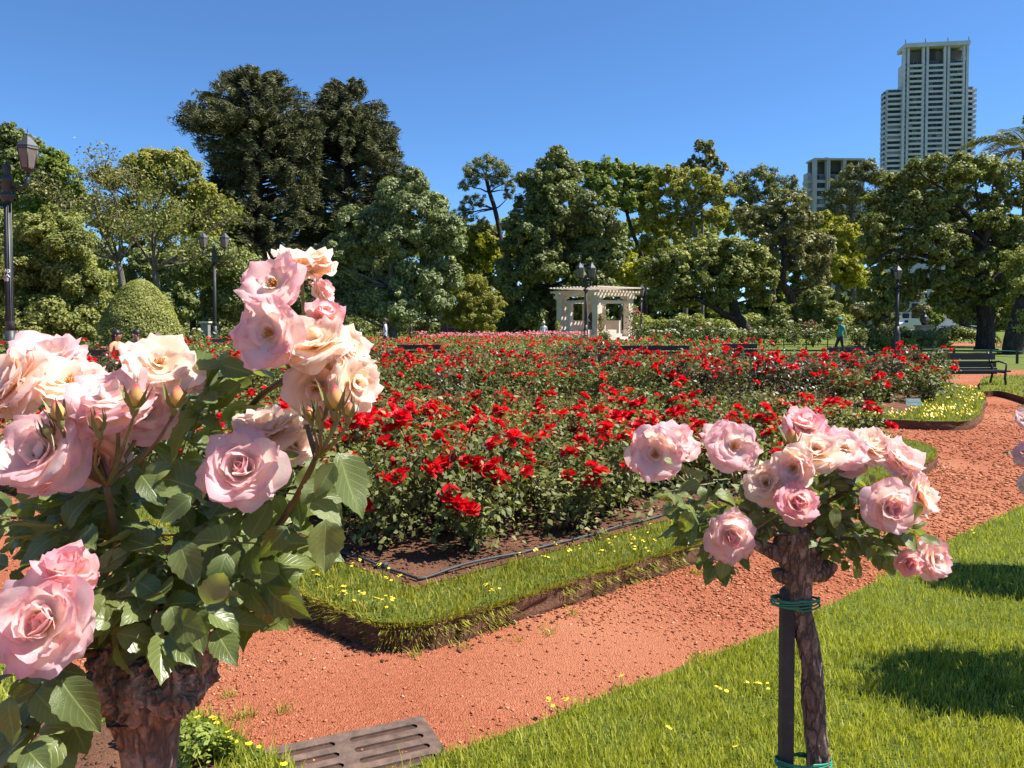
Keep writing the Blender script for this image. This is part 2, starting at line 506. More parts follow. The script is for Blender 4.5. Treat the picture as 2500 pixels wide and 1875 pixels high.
def ring_points(outer, inner, dens, seed, near=3.5, maxd=60):
    p = scatter(outer, dens, near, maxd, seed)
    return p[~in_poly(p, inner)]
p1 = ring_points(top1, in1, 9000, 21)
p1i = edge_noise(p1, 0.06)
V, F = blades(p1i, BH - 0.01, (0.02, 0.065), 0.0028, 0.5, 22)
def edge_droop(top, dens, h, seed, maxd=12, droop=0.05):
    r = np.random.default_rng(seed); n = len(top); pts = []; dr = []
    for i in range(n):
        a, b = top[i], top[(i + 1) % n]; L = np.linalg.norm(b - a)
        d = np.hypot(*(a + b) / 2)
        if d > maxd: continue
        k = int(dens * L * min(1, (4 / d) ** 1.3)); t = r.random(k)[:, None]
        e = (b - a) / (L + 1e-9); nn = np.array([e[1], -e[0]])
        pts.append(a + (b - a) * t - nn * (r.random((k, 1)) * 0.05 - 0.01)); dr.append(np.tile(nn, (k, 1)) * (droop * (0.4 + r.random((k, 1)))))
    return np.concatenate(pts), np.concatenate(dr)
ep, ed = edge_droop(top1, 1500, BH, 31, 12, 0.03)
V2, F2 = blades(ep, BH - 0.02, (0.005, 0.05), 0.003, 0.6, 32, out=ed)
ep2, ed2 = edge_droop(top1, 900, BH, 33, 9, 0.05)
kp = np.array([noise.noise((x * 2.2, y * 2.2, 3.0)) + 0.6 * noise.noise((x * 7, y * 7, 3.0)) for x, y in ep2]) > -0.12; ep2, ed2 = ep2[kp], ed2[kp]
V3, F3 = blades(ep2 + ed2 * 0.25, BH - 0.03 - 0.10 * np.random.default_rng(2).random(len(ep2)) ** 1.5, (-0.03, 0.03), 0.003, 0.6, 34, out=ed2)
VV, FF = [V, V2, V3], [F, F2 + len(V), F3 + len(V) + len(V2)]
grass('grass', np.concatenate(VV), np.concatenate(FF), M_BLADE2, 'grass edging on the raised bank around the closest rose bed')
p2 = ring_points(top2, in2, 9000, 23)
V, F = blades(edge_noise(p2, 0.1), BH - 0.01, (0.03, 0.10), 0.004, 0.5, 24)
grass('grass', V, F, M_BLADE2, 'grass edging around the rose bed with the name plate')
p3 = scatter(LAWN_3, 7000, 3.5, 40, 25)
V, F = blades(p3, 0.11, (0.03, 0.09), 0.005, 0.5, 26)
grass('grass', V, F, M_BLADE2, 'grass on the low bank by the dark bench')

# gravel chips
def chips(pts, s, z, seed, sq=0.5):
    r = np.random.default_rng(seed); n = len(pts)
    o = np.array([[1, 0, 0], [0, 1, 0], [-1, 0, 0], [0, -1, 0], [0, 0, 1], [0, 0, -1]], float)
    v = np.repeat(o[None], n, 0) * (0.4 + 0.9 * r.random((n, 6, 1)))
    v[:, :4, 2] += (r.random((n, 4)) - 0.5) * 1.3
    v[:, :, 0] *= 1.3
    v[:, :, 2] *= sq
    a = r.random(n) * 2 * np.pi; c, s_ = np.cos(a)[:, None], np.sin(a)[:, None]
    x = v[:, :, 0] * c - v[:, :, 1] * s_; y = v[:, :, 0] * s_ + v[:, :, 1] * c
    S_ = (s * np.ones(n))[:, None]
    V = np.stack([x * S_ + pts[:, :1], y * S_ + pts[:, 1:2], v[:, :, 2] * S_ + z + S_ * sq * 0.25], 2).reshape(-1, 3)
    f = np.array([[0, 1, 4], [1, 2, 4], [2, 3, 4], [3, 0, 4], [1, 0, 5], [2, 1, 5], [3, 2, 5], [0, 3, 5]])
    return V, (np.arange(n)[:, None, None] * 6 + f[None]).reshape(-1, 3)
PATH_AREA = [(-4.5, 2.3), (1.5, 2.3), (8.5, 8.5), (14, 14), (13, 20), (9, 17), (5.3, 12), (4, 9.5), (-0.6, 3.6), (-4, 7)]
pc = scatter(PATH_AREA, 6000, 3.6, 18, 41)
keep = ~(in_poly(pc, BED1) | in_poly(pc, BED2) | in_poly(pc, LAWN_R) | in_poly(pc, LAWN_L))
pc = pc[keep]
# swept dusty places hold few chips
dn = np.array([noise.noise((x * 0.9, y * 0.9, 3.0)) for x, y in pc]) + 0.25 * np.array([noise.noise((x * 3, y * 3, 5.0)) for x, y in pc])
dust = np.exp(-(((pc[:, 0] + 0.45) / 0.8) ** 2 + ((pc[:, 1] - 3.25) / 0.45) ** 2))
pc = pc[rng.random(len(pc)) < np.clip(0.62 + dn * 1.1 - dust * 0.8 + 0.25 * (pc[:, 0] > 0.3), 0.08, 1)]
d = np.hypot(pc[:, 0], pc[:, 1])
V, F = chips(pc, (0.003 + 0.0095 * rng.random(len(pc)) ** 1.8) * np.clip(d / 4.2, 0.9, 2.2), -0.004, 42, 0.5)
tag(obj('gravel', np_mesh('gravel', V, F), None, M_CHIP), 'loose red brick chips on the garden path', 'gravel', None, 'stuff')
pg = scatter(offset(BED1, 0.48), 700, 4.0, 9, 43)
V, F = chips(pg, (0.006 + 0.016 * rng.random(len(pg)) ** 2), BH + 0.005, 44, 0.6)
tag(obj('soil_clods', np_mesh('soil_clods', V, F), None, m_soil('clod_soil')), 'clods and dry litter on the bed soil', 'soil', None, 'stuff')
psp = scatter(np.asarray(SOIL_PATCH), 900, 3.0, 9, 45)
V, F = chips(psp, (0.003 + 0.010 * rng.random(len(psp)) ** 2), 0.017, 46, 0.4)
tag(obj('soil_clods', np_mesh('soil_clods', V, F), None, bpy.data.materials['clod_soil']), 'litter on the bare soil under the big rose', 'soil', None, 'stuff')

# crumbs of earth at the foot of the bank
cr = []
for i in range(len(BED1)):
    a, b_ = BED1[i], BED1[(i + 1) % len(BED1)]
    if a[1] > 9: continue
    L_ = np.linalg.norm(b_ - a); k = int(150 * L_); t = rng.random((k, 1)); e = (b_ - a) / (L_ + 1e-9)
    cr.append(a + (b_ - a) * t + np.array([e[1], -e[0]]) * (rng.random((k, 1)) ** 2 * 0.13 + 0.01))
cr = np.concatenate(cr)
V, F = chips(cr, 0.004 + 0.013 * rng.random(len(cr)) ** 2.5, -0.004, 47, 0.6)
tag(obj('soil_clods', np_mesh('soil_clods', V, F), None, bpy.data.materials['clod_soil']), 'crumbs of earth at the foot of the grass bank', 'soil', None, 'stuff')
# drip hose round the bed
M_HOSE = simple('hose_plastic', (0.03, 0.034, 0.04), 0.65, 0.3, 20)
hp = clean_offset(BED1, 0.54)
hose_idx = [i for i in range(len(hp)) if hp[i][1] < 9.2 and not (hp[i][0] < -2.6)]
i0 = int(np.argmin(np.hypot(hp[:, 0] + 0.55, hp[:, 1] - 4.9)))
def path_run(start, step, count, lift):
    out = []; n = len(hp)
    for k in range(count):
        q = hp[(start + step * k) % n]
        out.append(Vector((q[0], q[1], BH + 0.014 + lift * abs(noise.noise((q[0] * 2, q[1] * 2, 2))))))
    return out
n1 = path_run(i0, 1, 34, 0.03)
hose = empty('drip_hose', n1[0], 0, 'black plastic drip hose lying on the soil around the closest rose bed', 'hose')
inv = Matrix.Translation(-n1[0])
b = MB(); b.tube([inv @ p for p in n1], 0.0085, 8); b.build('hose_run', M_HOSE, hose)
n2 = path_run(i0, -1, 16, 0.03)
b = MB(); b.tube([inv @ p for p in n2], 0.0085, 8); b.build('hose_run', M_HOSE, hose)
b = MB(); b.box((0, 0, 0.004), (0.045, 0.04, 0.032)); b.tube([(-0.03, 0.0, 0.003), (0.04, 0.02, 0.003)], 0.015, 8); b.build('elbow_joint', M_HOSE, hose)

# drain grate let into the path
def m_iron_plate():
    t = NT('grate_iron')
    c = t.ramp(t.noise(14, 5, 0.7), [(0.3, (0.07, 0.042, 0.031)), (0.55, (0.135, 0.088, 0.066)), (0.75, (0.23, 0.13, 0.088))])
    return t.done(t.bsdf(c, 0.75, 0.3, t.bump(t.noise(90, 4), 0.4, 0.004)))
M_IRON = m_iron_plate()
M_PIT = simple('pit_earth', (0.06, 0.028, 0.018), 0.95, 0.4, 20)
gc = (G(940, 1765) + G(1090, 1812) + G(600, 1935) + G(760, 1990)) / 4
ax = (G(1060, 1775) - G(880, 1815)); ax.z = 0; ax.normalize()
grate = empty('drain_grate', (gc.x, gc.y, 0), math.atan2(ax.y, ax.x), 'rusty iron drain grate with slots set into the red path', 'grate')
GL, GW = 0.66, 0.44
bmg = bmesh.new()
nx, ny = 2, 5
xs = [-GL / 2, -GL / 2 + 0.035, -0.028, 0.028, GL / 2 - 0.035, GL / 2]
ys = [-GW / 2]
pit = (GW - 0.05) / ny
for k in range(ny):
    ys += [-GW / 2 + 0.025 + pit * k + pit * 0.26, -GW / 2 + 0.025 + pit * k + pit * 0.74]
ys.append(GW / 2)
b = MB()
def rbar(x0, x1, y0, y1): b.box(((x0 + x1) / 2, (y0 + y1) / 2, 0.0), (x1 - x0, y1 - y0, 0.016))
for k in range(0, len(ys), 2): rbar(xs[1], xs[2], ys[k], ys[k + 1]); rbar(xs[3], xs[4], ys[k], ys[k + 1])
rbar(xs[0], xs[1], ys[0], ys[-1]); rbar(xs[2], xs[3], ys[0], ys[-1]); rbar(xs[4], xs[5], ys[0], ys[-1])
# round the slot ends
for x, s in ((xs[1], 1), (xs[2], -1), (xs[3], 1), (xs[4], -1)):
    for k in range(1, len(ys) - 1, 2):
        ya, yb = ys[k], ys[k + 1]; r_ = (yb - ya) / 2
        for q0, q1, yc in ((0, 1, ya), (0, 1, yb)):
            sg = 1 if yc == ya else -1
            vs = [(x, yc, 0.0079), (x + s * r_, yc, 0.0079)] + [(x + s * (r_ - r_ * math.sin(t)), yc + sg * (r_ - r_ * math.cos(t)), 0.0079) for t in (0.4, 0.8, 1.2, 1.5708)]
            b.add(vs, [tuple(range(len(vs))) if s * sg > 0 else tuple(reversed(range(len(vs))))])
b.build('slotted_plate', M_IRON, grate)
b = MB(); b.box((0, 0, -0.0015), (GL - 0.02, GW - 0.02, 0.003)); b.build('pit_bottom', M_PIT, grate)
b = MB()
for x, y, sx, sy in ((0, GW / 2 + 0.006, GL + 0.024, 0.01), (0, -GW / 2 - 0.006, GL + 0.024, 0.01), (GL / 2 + 0.006, 0, 0.01, GW), (-GL / 2 - 0.006, 0, 0.01, GW)):
    b.box((x, y, -0.002), (sx, sy, 0.014))
b.build('rim_frame', M_IRON, grate)

# small yellow flowers
M_YEL = simple('yellow_petal', (0.75, 0.55, 0.02), 0.5, 0.1)
M_STALK = simple('thin_stalk', (0.10, 0.14, 0.03), 0.6, 0.2)
def yflower(name, k, size):
    r = random.Random(k); b = MB()
    for _ in range(2 + k % 3):
        ox, oy = (r.random() - 0.5) * 0.025, (r.random() - 0.5) * 0.025; h = 0.055 + r.random() * 0.03
        b.tube([(0, 0, 0), (ox, oy, h)], 0.0011, 3, 1)
        tx, ty = r.uniform(-0.5, 0.5), r.uniform(-0.7, 0.2)
        for q in range(5):
            a = q * 1.2566 + r.random() * 0.3; c, s = math.cos(a) * size, math.sin(a) * size
            px_, py_ = -s * 0.45, c * 0.45
            def zz(x, y): return h + tx * x + ty * y
            pts = [(0, 0), (c * 0.6 + px_, s * 0.6 + py_), (c, s), (c * 0.6 - px_, s * 0.6 - py_)]
            b.add([(ox + x, oy + y, zz(x, y) + (0.3 * size if i == 2 else 0.1 * size if i else 0)) for i, (x, y) in enumerate(pts)], [(0, 1, 2, 3)], 0)
    return b.mesh(name, [M_YEL, M_STALK])
YF = [yflower('yellow_flower', k, 0.0085) for k in range(4)]
def put_yellow(pts, z, label, group, sc=1.0):
    for x, y in pts:
        o = obj('yellow_flower', rnd.choice(YF))
        o.location = (x, y, z); o.rotation_euler = (0, 0, rnd.random() * 6.28); s = sc * rnd.uniform(0.8, 1.25); o.scale = (s, s, rnd.uniform(0.8, 1.15))
        tag(o, label, 'wildflower', group)
cand = p1[(p1[:, 1] < 7.5) & (p1[:, 0] > -2.3)]
cl = np.array([noise.noise((x * 1.7, y * 1.7, 4.0)) for x, y in cand])
cand = cand[cl > -0.05]
put_yellow(cand[rng.choice(len(cand), 95, replace=False)], BH - 0.01, 'small yellow wildflower in the grass edging of the rose bed', 'yellow flowers in the bed edging')
put_yellow([tuple(G(px, py)[:2]) for px, py in ((1517, 1692), (1762, 1717), (1820, 1702), (1875, 1725), (1634, 1835), (1345, 1755), (1380, 1750), (2415, 1290), (2445, 1290), (2375, 1318), (1800, 1875), (1850, 1705))], 0.01, 'small yellow wildflower standing alone in the short lawn', 'yellow flowers in the lawn')
put_yellow([tuple(G(px, py + 35)[:2]) for px, py in ((480, 1760), (500, 1785), (515, 1762), (535, 1780), (490, 1800), (520, 1795), (488, 1830), (545, 1815), (555, 1822), (540, 1835), (580, 1820), (615, 1825), (640, 1845), (322, 1800), (475, 1775), (562, 1805), (505, 1770), (700, 1870))], 0.01, 'small yellow wildflower beside the thick rose trunk', 'yellow flowers by the rose trunk', 1.25)
# carpet of tiny yellow flowers edging the second bed
py2 = p2[(p2[:, 1] < 17.5) & (p2[:, 0] > 3.2)]
nn = np.array([noise.noise((x * 1.2, y * 1.2, 8.0)) for x, y in py2])
py2 = py2[rng.random(len(py2)) < np.clip(0.10 + nn * 0.22 - 0.05 * (py2[:, 0] > 7.2), 0.01, 0.25)]
n = len(py2)
hz = BH + 0.05 + 0.04 * rng.random(n)
an = rng.random(n) * 6.28
q = np.array([[1, 0], [0, 1], [-1, 0], [0, -1]]) * 0.014
V = np.zeros((n, 4, 3)); V[:, :, 0] = py2[:, :1] + q[None, :, 0]; V[:, :, 1] = py2[:, 1:] + q[None, :, 1]; V[:, :, 2] = hz[:, None]
V[:, 0, 2] += 0.014 * np.cos(an); V[:, 2, 2] -= 0.014 * np.cos(an); V[:, 3, 2] -= 0.016; V[:, 1, 2] += 0.014
tag(obj('yellow_groundcover', np_mesh('yellow_groundcover', V.reshape(-1, 3), np.arange(n * 4).reshape(-1, 4)), None, M_YEL), 'carpet of tiny yellow flowers edging the bed with the name plate', 'flowers', None, 'stuff')
# ================================================================== roses
def m_petal(name, base, mid, rim, trans=0.62):
    """uv.y runs from the petal's foot to its rim; the object's colour tints single petals"""
    t = NT(name)
    uv = t.n('ShaderNodeSeparateXYZ'); t.l(t.coord('UV'), uv.inputs[0])
    oi = t.n('ShaderNodeObjectInfo')
    side = t.math('MULTIPLY', t.math('ABSOLUTE', t.math('SUBTRACT', uv.outputs[0], 0.5)), 0.28)
    f = t.math('ADD', t.math('ADD', uv.outputs[1], side), t.math('MULTIPLY', t.math('SUBTRACT', t.noise(22, 2, 0.5), 0.5), 0.35), True)
    c = t.ramp(f, [(0.12, base), (0.38, mid), (0.80, [0.72 * x + 0.28 * y for x, y in zip(mid, rim)]), (1.0, rim)])
    tint = t.n('ShaderNodeSeparateColor'); t.l(oi.outputs['Color'], tint.inputs[0])
    c = t.mix(1.0, c, oi.outputs['Color'], 'MULTIPLY')
    wv = t.n('ShaderNodeTexWave', wave_type='BANDS', bands_direction='X'); wv.inputs['Scale'].default_value = 16.0
    wv.inputs['Distortion'].default_value = 1.5; t.l(t.coord('UV'), wv.inputs['Vector'])
    nm = t.bump(t.math('ADD', t.math('MULTIPLY', wv.outputs['Fac'], 0.35), t.noise(160, 2)), 0.28, 0.002)
    b = t.bsdf(c, 0.55, 0.25, nm)
    b.inputs['Sheen Weight'].default_value = 0.15
    return t.done(t.translucent(b, t.mix(1.0, c, (1.0, 0.90, 0.80), 'MULTIPLY'), trans))
M_PETAL = m_petal('pink_petal', (0.99, 0.90, 0.54), (0.99, 0.96, 0.91), (0.97, 0.66, 0.70))
M_CREAM = m_petal('cream_petal', (0.97, 0.85, 0.45), (0.97, 0.90, 0.76), (0.97, 0.84, 0.76))
M_PEACH = m_petal('peach_petal', (0.97, 0.80, 0.46), (0.97, 0.86, 0.75), (0.97, 0.82, 0.76))
def m_leaf(name, dark, light, under, trans=0.3, rough=0.34):
    t = NT(name)
    uv = t.n('ShaderNodeSeparateXYZ'); t.l(t.coord('UV'), uv.inputs[0])
    oi = t.n('ShaderNodeObjectInfo')
    u = t.math('ABSOLUTE', t.math('SUBTRACT', uv.outputs[0], 0.5))
    ph = t.math('SUBTRACT', uv.outputs[1], t.math('MULTIPLY', u, 0.62))
    w = t.math('ABSOLUTE', t.math('SINE', t.math('MULTIPLY', ph, 25.0)))
    vein = t.math('POWER', t.math('SUBTRACT', 1.0, w), 5.0)
    rib = t.math('POWER', t.math('SUBTRACT', 1.0, t.math('MULTIPLY', u, 2.0, True)), 22.0)
    v = t.math('MAXIMUM', t.math('MULTIPLY', vein, 0.45), rib, True)
    c = t.mix(oi.outputs['Random'], dark, light)
    c = t.mix(t.math('MULTIPLY', t.noise(28, 3), 0.5), c, [x * 0.7 for x in dark])
    c = t.mix(t.math('MULTIPLY', v, 0.45), c, [min(1, x * 2.2) for x in light])
    g = t.n('ShaderNodeNewGeometry')
    c = t.mix(g.outputs['Backfacing'], c, under)
    nm = t.bump(t.math('SUBTRACT', t.noise(60, 2), v), 0.35, 0.002)
    b = t.bsdf(c, rough, 0.5, nm)
    return t.done(t.translucent(b, t.mix(1.0, c, (1.9, 2.0, 0.5), 'MULTIPLY'), trans))
M_RLEAF = m_leaf('rose_leaf', (0.105, 0.14, 0.038), (0.21, 0.245, 0.075), (0.20, 0.235, 0.115))
M_CANE = simple('rose_cane', (0.13, 0.085, 0.035), 0.55, 0.35, 25, 0.2, 80)
M_GREENSTEM = simple('green_stem', (0.15, 0.14, 0.05), 0.5, 0.3, 30)
M_SEPAL = simple('sepal_green', (0.16, 0.17, 0.05), 0.5, 0.3, 60)
M_STAMEN = simple('stamen_gold', (0.62, 0.26, 0.03), 0.6, 0.3, 90)
M_BUD = m_petal('bud_petal', (0.62, 0.60, 0.14), (0.76, 0.46, 0.16), (0.72, 0.05, 0.10), 0.2)
M_HOTPINK = m_petal('deep_pink_petal', (0.97, 0.85, 0.56), (0.97, 0.80, 0.76), (0.94, 0.50, 0.57))
def m_bark(name, dark, mid, light, sc=18, bump=0.9, dist=0.012):
    t = NT(name)
    c0 = t.coord('Object')
    mp = t.n('ShaderNodeMapping'); mp.inputs['Scale'].default_value = (1, 1, 0.35); t.l(c0, mp.inputs['Vector'])
    n = t.n('ShaderNodeTexNoise'); n.inputs['Scale'].default_value = sc; n.inputs['Detail'].default_value = 7; n.inputs['Roughness'].default_value = 0.72
    n.inputs['Distortion'].default_value = 0.6
    t.l(mp.outputs[0], n.inputs['Vector'])
    n2 = t.noise(sc * 4.5, 5, 0.75)
    f = t.math('ADD', t.math('MULTIPLY', n.outputs[0], 0.65), t.math('MULTIPLY', n2, 0.35))
    c = t.ramp(f, [(0.32, dark), (0.5, mid), (0.68, light)])
    vo = t.n('ShaderNodeTexVoronoi', feature='DISTANCE_TO_EDGE'); vo.inputs['Scale'].default_value = sc * 1.3
    wob = t.n('ShaderNodeVectorMath', operation='ADD'); t.l(mp.outputs[0], wob.inputs[0])
    nv = t.n('ShaderNodeTexNoise'); nv.inputs['Scale'].default_value = sc * 1.5; t.l(mp.outputs[0], nv.inputs['Vector'])
    sv = t.n('ShaderNodeVectorMath', operation='SCALE'); sv.inputs['Scale'].default_value = 1.2 / sc; t.l(nv.outputs['Color'], sv.inputs[0]); t.l(sv.outputs[0], wob.inputs[1]); t.l(wob.outputs[0], vo.inputs['Vector'])
    crack = t.math('MULTIPLY', vo.outputs['Distance'], 7.0, True)
    c = t.mix(t.math('MULTIPLY', t.math('SUBTRACT', 1.0, crack), 0.7), c, dark)
    return t.done(t.bsdf(c, 0.85, 0.25, t.bump(t.math('ADD', f, t.math('MULTIPLY', crack, 0.5)), bump, dist)))
M_ROSEBARK = m_bark('rose_trunk_bark', (0.085, 0.05, 0.034), (0.31, 0.20, 0.145), (0.60, 0.45, 0.35), 26, 1.0, 0.012)
M_DARKBARK = m_bark('rose_trunk_dark_bark', (0.06, 0.043, 0.033), (0.23, 0.165, 0.125), (0.52, 0.40, 0.31), 34, 1.0, 0.010)

# ---- petals: one grid each, foot at the origin, wrapped round the z axis
def petal(name, a0, a1, lip, curl, width, ruf, seed, mat, nu=10, nv=9):
    r = random.Random(seed); V = []; UV = []
    ph = [r.random() * 6.28 for _ in range(6)]
    rr, zz = [0.0], [0.0]
    for j in range(1, nv + 1):
        t = (j - 0.5) / nv
        a = R(a0 + (a1 - a0) * t + lip * max(0, (t - 0.72) / 0.28) ** 1.5)
        rr.append(rr[-1] + math.sin(a) / nv); zz.append(zz[-1] + math.cos(a) / nv)
    for j in range(nv + 1):
        t = j / nv
        w = width * (0.16 + 0.84 * math.sin(min(1.0, t / 0.72) * math.pi / 2) ** 0.9)
        for i in range(nu + 1):
            s = i / nu * 2 - 1
            # rounded top: shorten towards the sides
            tt = t * (1 - 0.20 * abs(s) ** 2.6 * t + 0.035 * math.cos(s * 3.1 + ph[4]) * t)
            k = tt * nv; k0 = min(int(k), nv - 1); fr = k - k0
            pr_ = rr[k0] + (rr[k0 + 1] - rr[k0]) * fr; pz = zz[k0] + (zz[k0 + 1] - zz[k0]) * fr
            w2 = w * (1 - 0.10 * max(0, t - 0.8) / 0.2)
            ang = s * w2 * curl
            Rc = 1.0 / curl if curl > 1e-3 else 1e3
            x = pr_ - Rc * (1 - math.cos(ang)); y = Rc * math.sin(ang)
            wav = ruf * t * t * (math.sin(s * 3.6 + ph[0]) * 0.55 + math.sin(s * 8.0 + ph[1] + t * 2) * 0.38 * (0.3 + abs(s)) + 0.5 * math.sin(t * 5 + ph[2]) * s + 0.2 * math.sin(s * 14 + ph[5]) * t)
            V.append((x + wav * math.cos(R(a0)), y + wav * 0.2 * math.sin(ph[3]), pz + wav * math.sin(R(a1)) * 0.8))
            UV.append((i / nu, t))
    F = []
    n = nu + 1
    for j in range(nv):
        for i in range(nu): F.append((j * n + i, j * n + i + 1, (j + 1) * n + i + 1, (j + 1) * n + i))
    return np_mesh(name, V, F, UV, True, [mat])
def petal_set(mat, tag_):
    ps = {}
    ps['core'] = [petal('petal', 30, -38, 0, 2.6, 0.50, 0.05, 10 + k, mat) for k in range(3)]
    ps['inner'] = [petal('petal', 48, -12, 25, 1.8, 0.58, 0.16, 20 + k, mat) for k in range(4)]
    ps['mid'] = [petal('petal', 62, 16, 45, 1.25, 0.66, 0.24, 30 + k, mat) for k in range(4)]
    ps['outer'] = [petal('petal', 70, 52, 55, 0.8, 0.74, 0.28, 40 + k, mat) for k in range(5)]
    ps['flat'] = [petal('petal', 72, 78, 30, 0.55, 0.74, 0.30, 50 + k, mat) for k in range(4)]
    return ps
PS = {'pink': petal_set(M_PETAL, 'pink'), 'cream': petal_set(M_CREAM, 'cream'), 'peach': petal_set(M_PEACH, 'peach'), 'hot': petal_set(M_HOTPINK, 'hot')}
def stamen_mesh():
    b = MB(); r = random.Random(5)
    for k in range(34):
        a = r.random() * 6.28; q = r.random() ** 0.6 * 0.17; h = 0.13 + r.random() * 0.10
        p = Vector((math.cos(a) * q, math.sin(a) * q, h)); b.tube([(p.x * 0.3, p.y * 0.3, 0.0), p], 0.008, 3, cap=False)
        s = 0.022
        b.add([p + Vector((s, 0, 0)), p + Vector((0, s, 0)), p + Vector((-s, 0, 0)), p + Vector((0, -s, 0)), p + Vector((0, 0, s * 1.5)), p - Vector((0, 0, s))], [(0, 1, 4), (1, 2, 4), (2, 3, 4), (3, 0, 4), (1, 0, 5), (2, 1, 5), (3, 2, 5), (0, 3, 5)])
    return b.mesh('stamens', [M_STAMEN])
ME_STAMEN = stamen_mesh()
def calyx_mesh():
    b = MB()
    b.lathe([(0.03, -0.30), (0.045, -0.2), (0.10, -0.10), (0.12, 0.0), (0.06, 0.05)], 8)
    for k in range(5):
        a = k * 1.2566; c, s = math.cos(a), math.sin(a)
        pts = []
        for (q, z, w) in ((0.09, -0.03, 0.06), (0.28, 0.02, 0.07), (0.48, -0.08, 0.035), (0.62, -0.20, 0.004)):
            pts.append((c * q - s * w, s * q + c * w, z)); pts.append((c * q + s * w, s * q - c * w, z))
        b.add(pts, [(0, 1, 3, 2), (2, 3, 5, 4), (4, 5, 7, 6)], 0, True)
    return b.mesh('calyx', [M_SEPAL])
ME_CALYX = calyx_mesh()
BLOOM_PLAN = {   # kind, count, scale, tilt, lift
    'full': [('core', 4, 0.42, -6, 0.02), ('core', 5, 0.56, 4, 0.0), ('inner', 6, 0.72, 2, 0.0), ('mid', 6, 0.86, 2, 0.0), ('outer', 7, 1.0, 2, -0.02), ('flat', 6, 1.02, 8, -0.05)],
    'open': [('inner', 3, 0.38, 26, 0.0), ('mid', 4, 0.62, 20, 0.0), ('outer', 6, 0.90, 8, 0.0), ('outer', 6, 1.0, 12, -0.03), ('flat', 5, 1.05, 6, -0.05)],
    'half': [('core', 4, 0.62, -4, 0.0), ('inner', 5, 0.84, -8, 0.0), ('mid', 5, 0.98, -10, 0.0), ('outer', 5, 1.0, -6, -0.04), ('flat', 3, 0.95, 10, -0.06)],
    'loose': [('inner', 5, 0.55, 12, 0.03), ('mid', 6, 0.78, 10, 0.0), ('outer', 7, 0.98, 0, 0.0), ('flat', 7, 1.06, 10, -0.05), ('flat', 4, 0.95, 25, -0.08)],
}
def frame(z, spin=0.0):
    z = Vector(z).normalized()
    q = z.to_track_quat('Z', 'Y').to_matrix().to_4x4()
    return q @ Matrix.Rotation(spin, 4, 'Z')
def bloom(parent, loc, axis, radius, plan='full', colour='pink', seed=0, name='bloom'):
    """a flower of separate petals; loc is relative to the parent; radius is that of the open flower"""
    r = random.Random(seed)
    e = bpy.data.objects.new(name, None); COL.objects.link(e); e.parent = parent; e.empty_display_size = 0.02
    off = {'full': 0.32, 'open': 0.18, 'half': 0.5, 'loose': 0.2}[plan] * radius
    ax_ = Vector(axis).normalized()
    e.matrix_local = Matrix.Translation(Vector(loc) - ax_ * off) @ frame(axis, r.random() * 6.28)
    wm = {'full': 1.08, 'open': 1.05, 'half': 1.0, 'loose': 1.05}[plan]
    S0 = radius * 0.98
    ang = r.random() * 6.28
    base = {'pink': (1.0, 1.0, 1.0), 'cream': (1.0, 1.0, 1.0), 'peach': (1, 1, 1), 'hot': (1, 1, 1)}[colour]
    for kind, n, sc, tilt, lift in BLOOM_PLAN[plan]:
        ang += 1.0
        for k in range(n):
            a = ang + k * 6.2832 / n + r.uniform(-0.22, 0.22)
            me = r.choice(PS[colour][kind])
            o = bpy.data.objects.new('petal', me); COL.objects.link(o); o.parent = e
            s = S0 * sc * r.uniform(0.9, 1.1)
            o.matrix_local = Matrix.Translation((0, 0, lift * S0)) @ Matrix.Rotation(a, 4, 'Z') @ Matrix.Rotation(R(tilt + r.uniform(-13, 13)), 4, 'Y') @ Matrix.Rotation(R(r.uniform(-12, 12)), 4, 'X') @ Matrix.Diagonal((s * wm, s * r.uniform(0.92, 1.12), s, 1))
            d = r.uniform(-0.05, 0.03)
            o.color = (base[0] + d, base[1] + d * 1.5 + r.uniform(-0.05, 0.03), base[2] + d + r.uniform(-0.05, 0.03), 1)
    if plan in ('open', 'loose'):
        o = obj('stamens', ME_STAMEN, e); o.matrix_local = Matrix.Scale(S0, 4)
    o = obj('calyx', ME_CALYX, e); o.matrix_local = Matrix.Translation((0, 0, -0.06 * S0)) @ Matrix.Scale(S0 * 0.8, 4)
    return Vector(loc) - ax_ * (off + S0 * 0.28)
def bud_mesh():
    b = MB()
    b.lathe([(0.01, 0), (0.22, 0.06), (0.36, 0.30), (0.38, 0.52), (0.26, 0.80), (0.10, 1.0), (0.02, 1.05)], 10)
    me = b.mesh('bud_petals', [M_BUD])
    uv = me.uv_layers.new(name='UVMap')
    for l in me.loops: uv.data[l.index].uv = (0.5, me.vertices[l.vertex_index].co.z)
    for v in me.vertices:
        a = math.atan2(v.co.y, v.co.x); v.co.x *= 1 + 0.12 * math.sin(3 * a + v.co.z * 5); v.co.y *= 1 + 0.12 * math.sin(3 * a + v.co.z * 5)
    return me
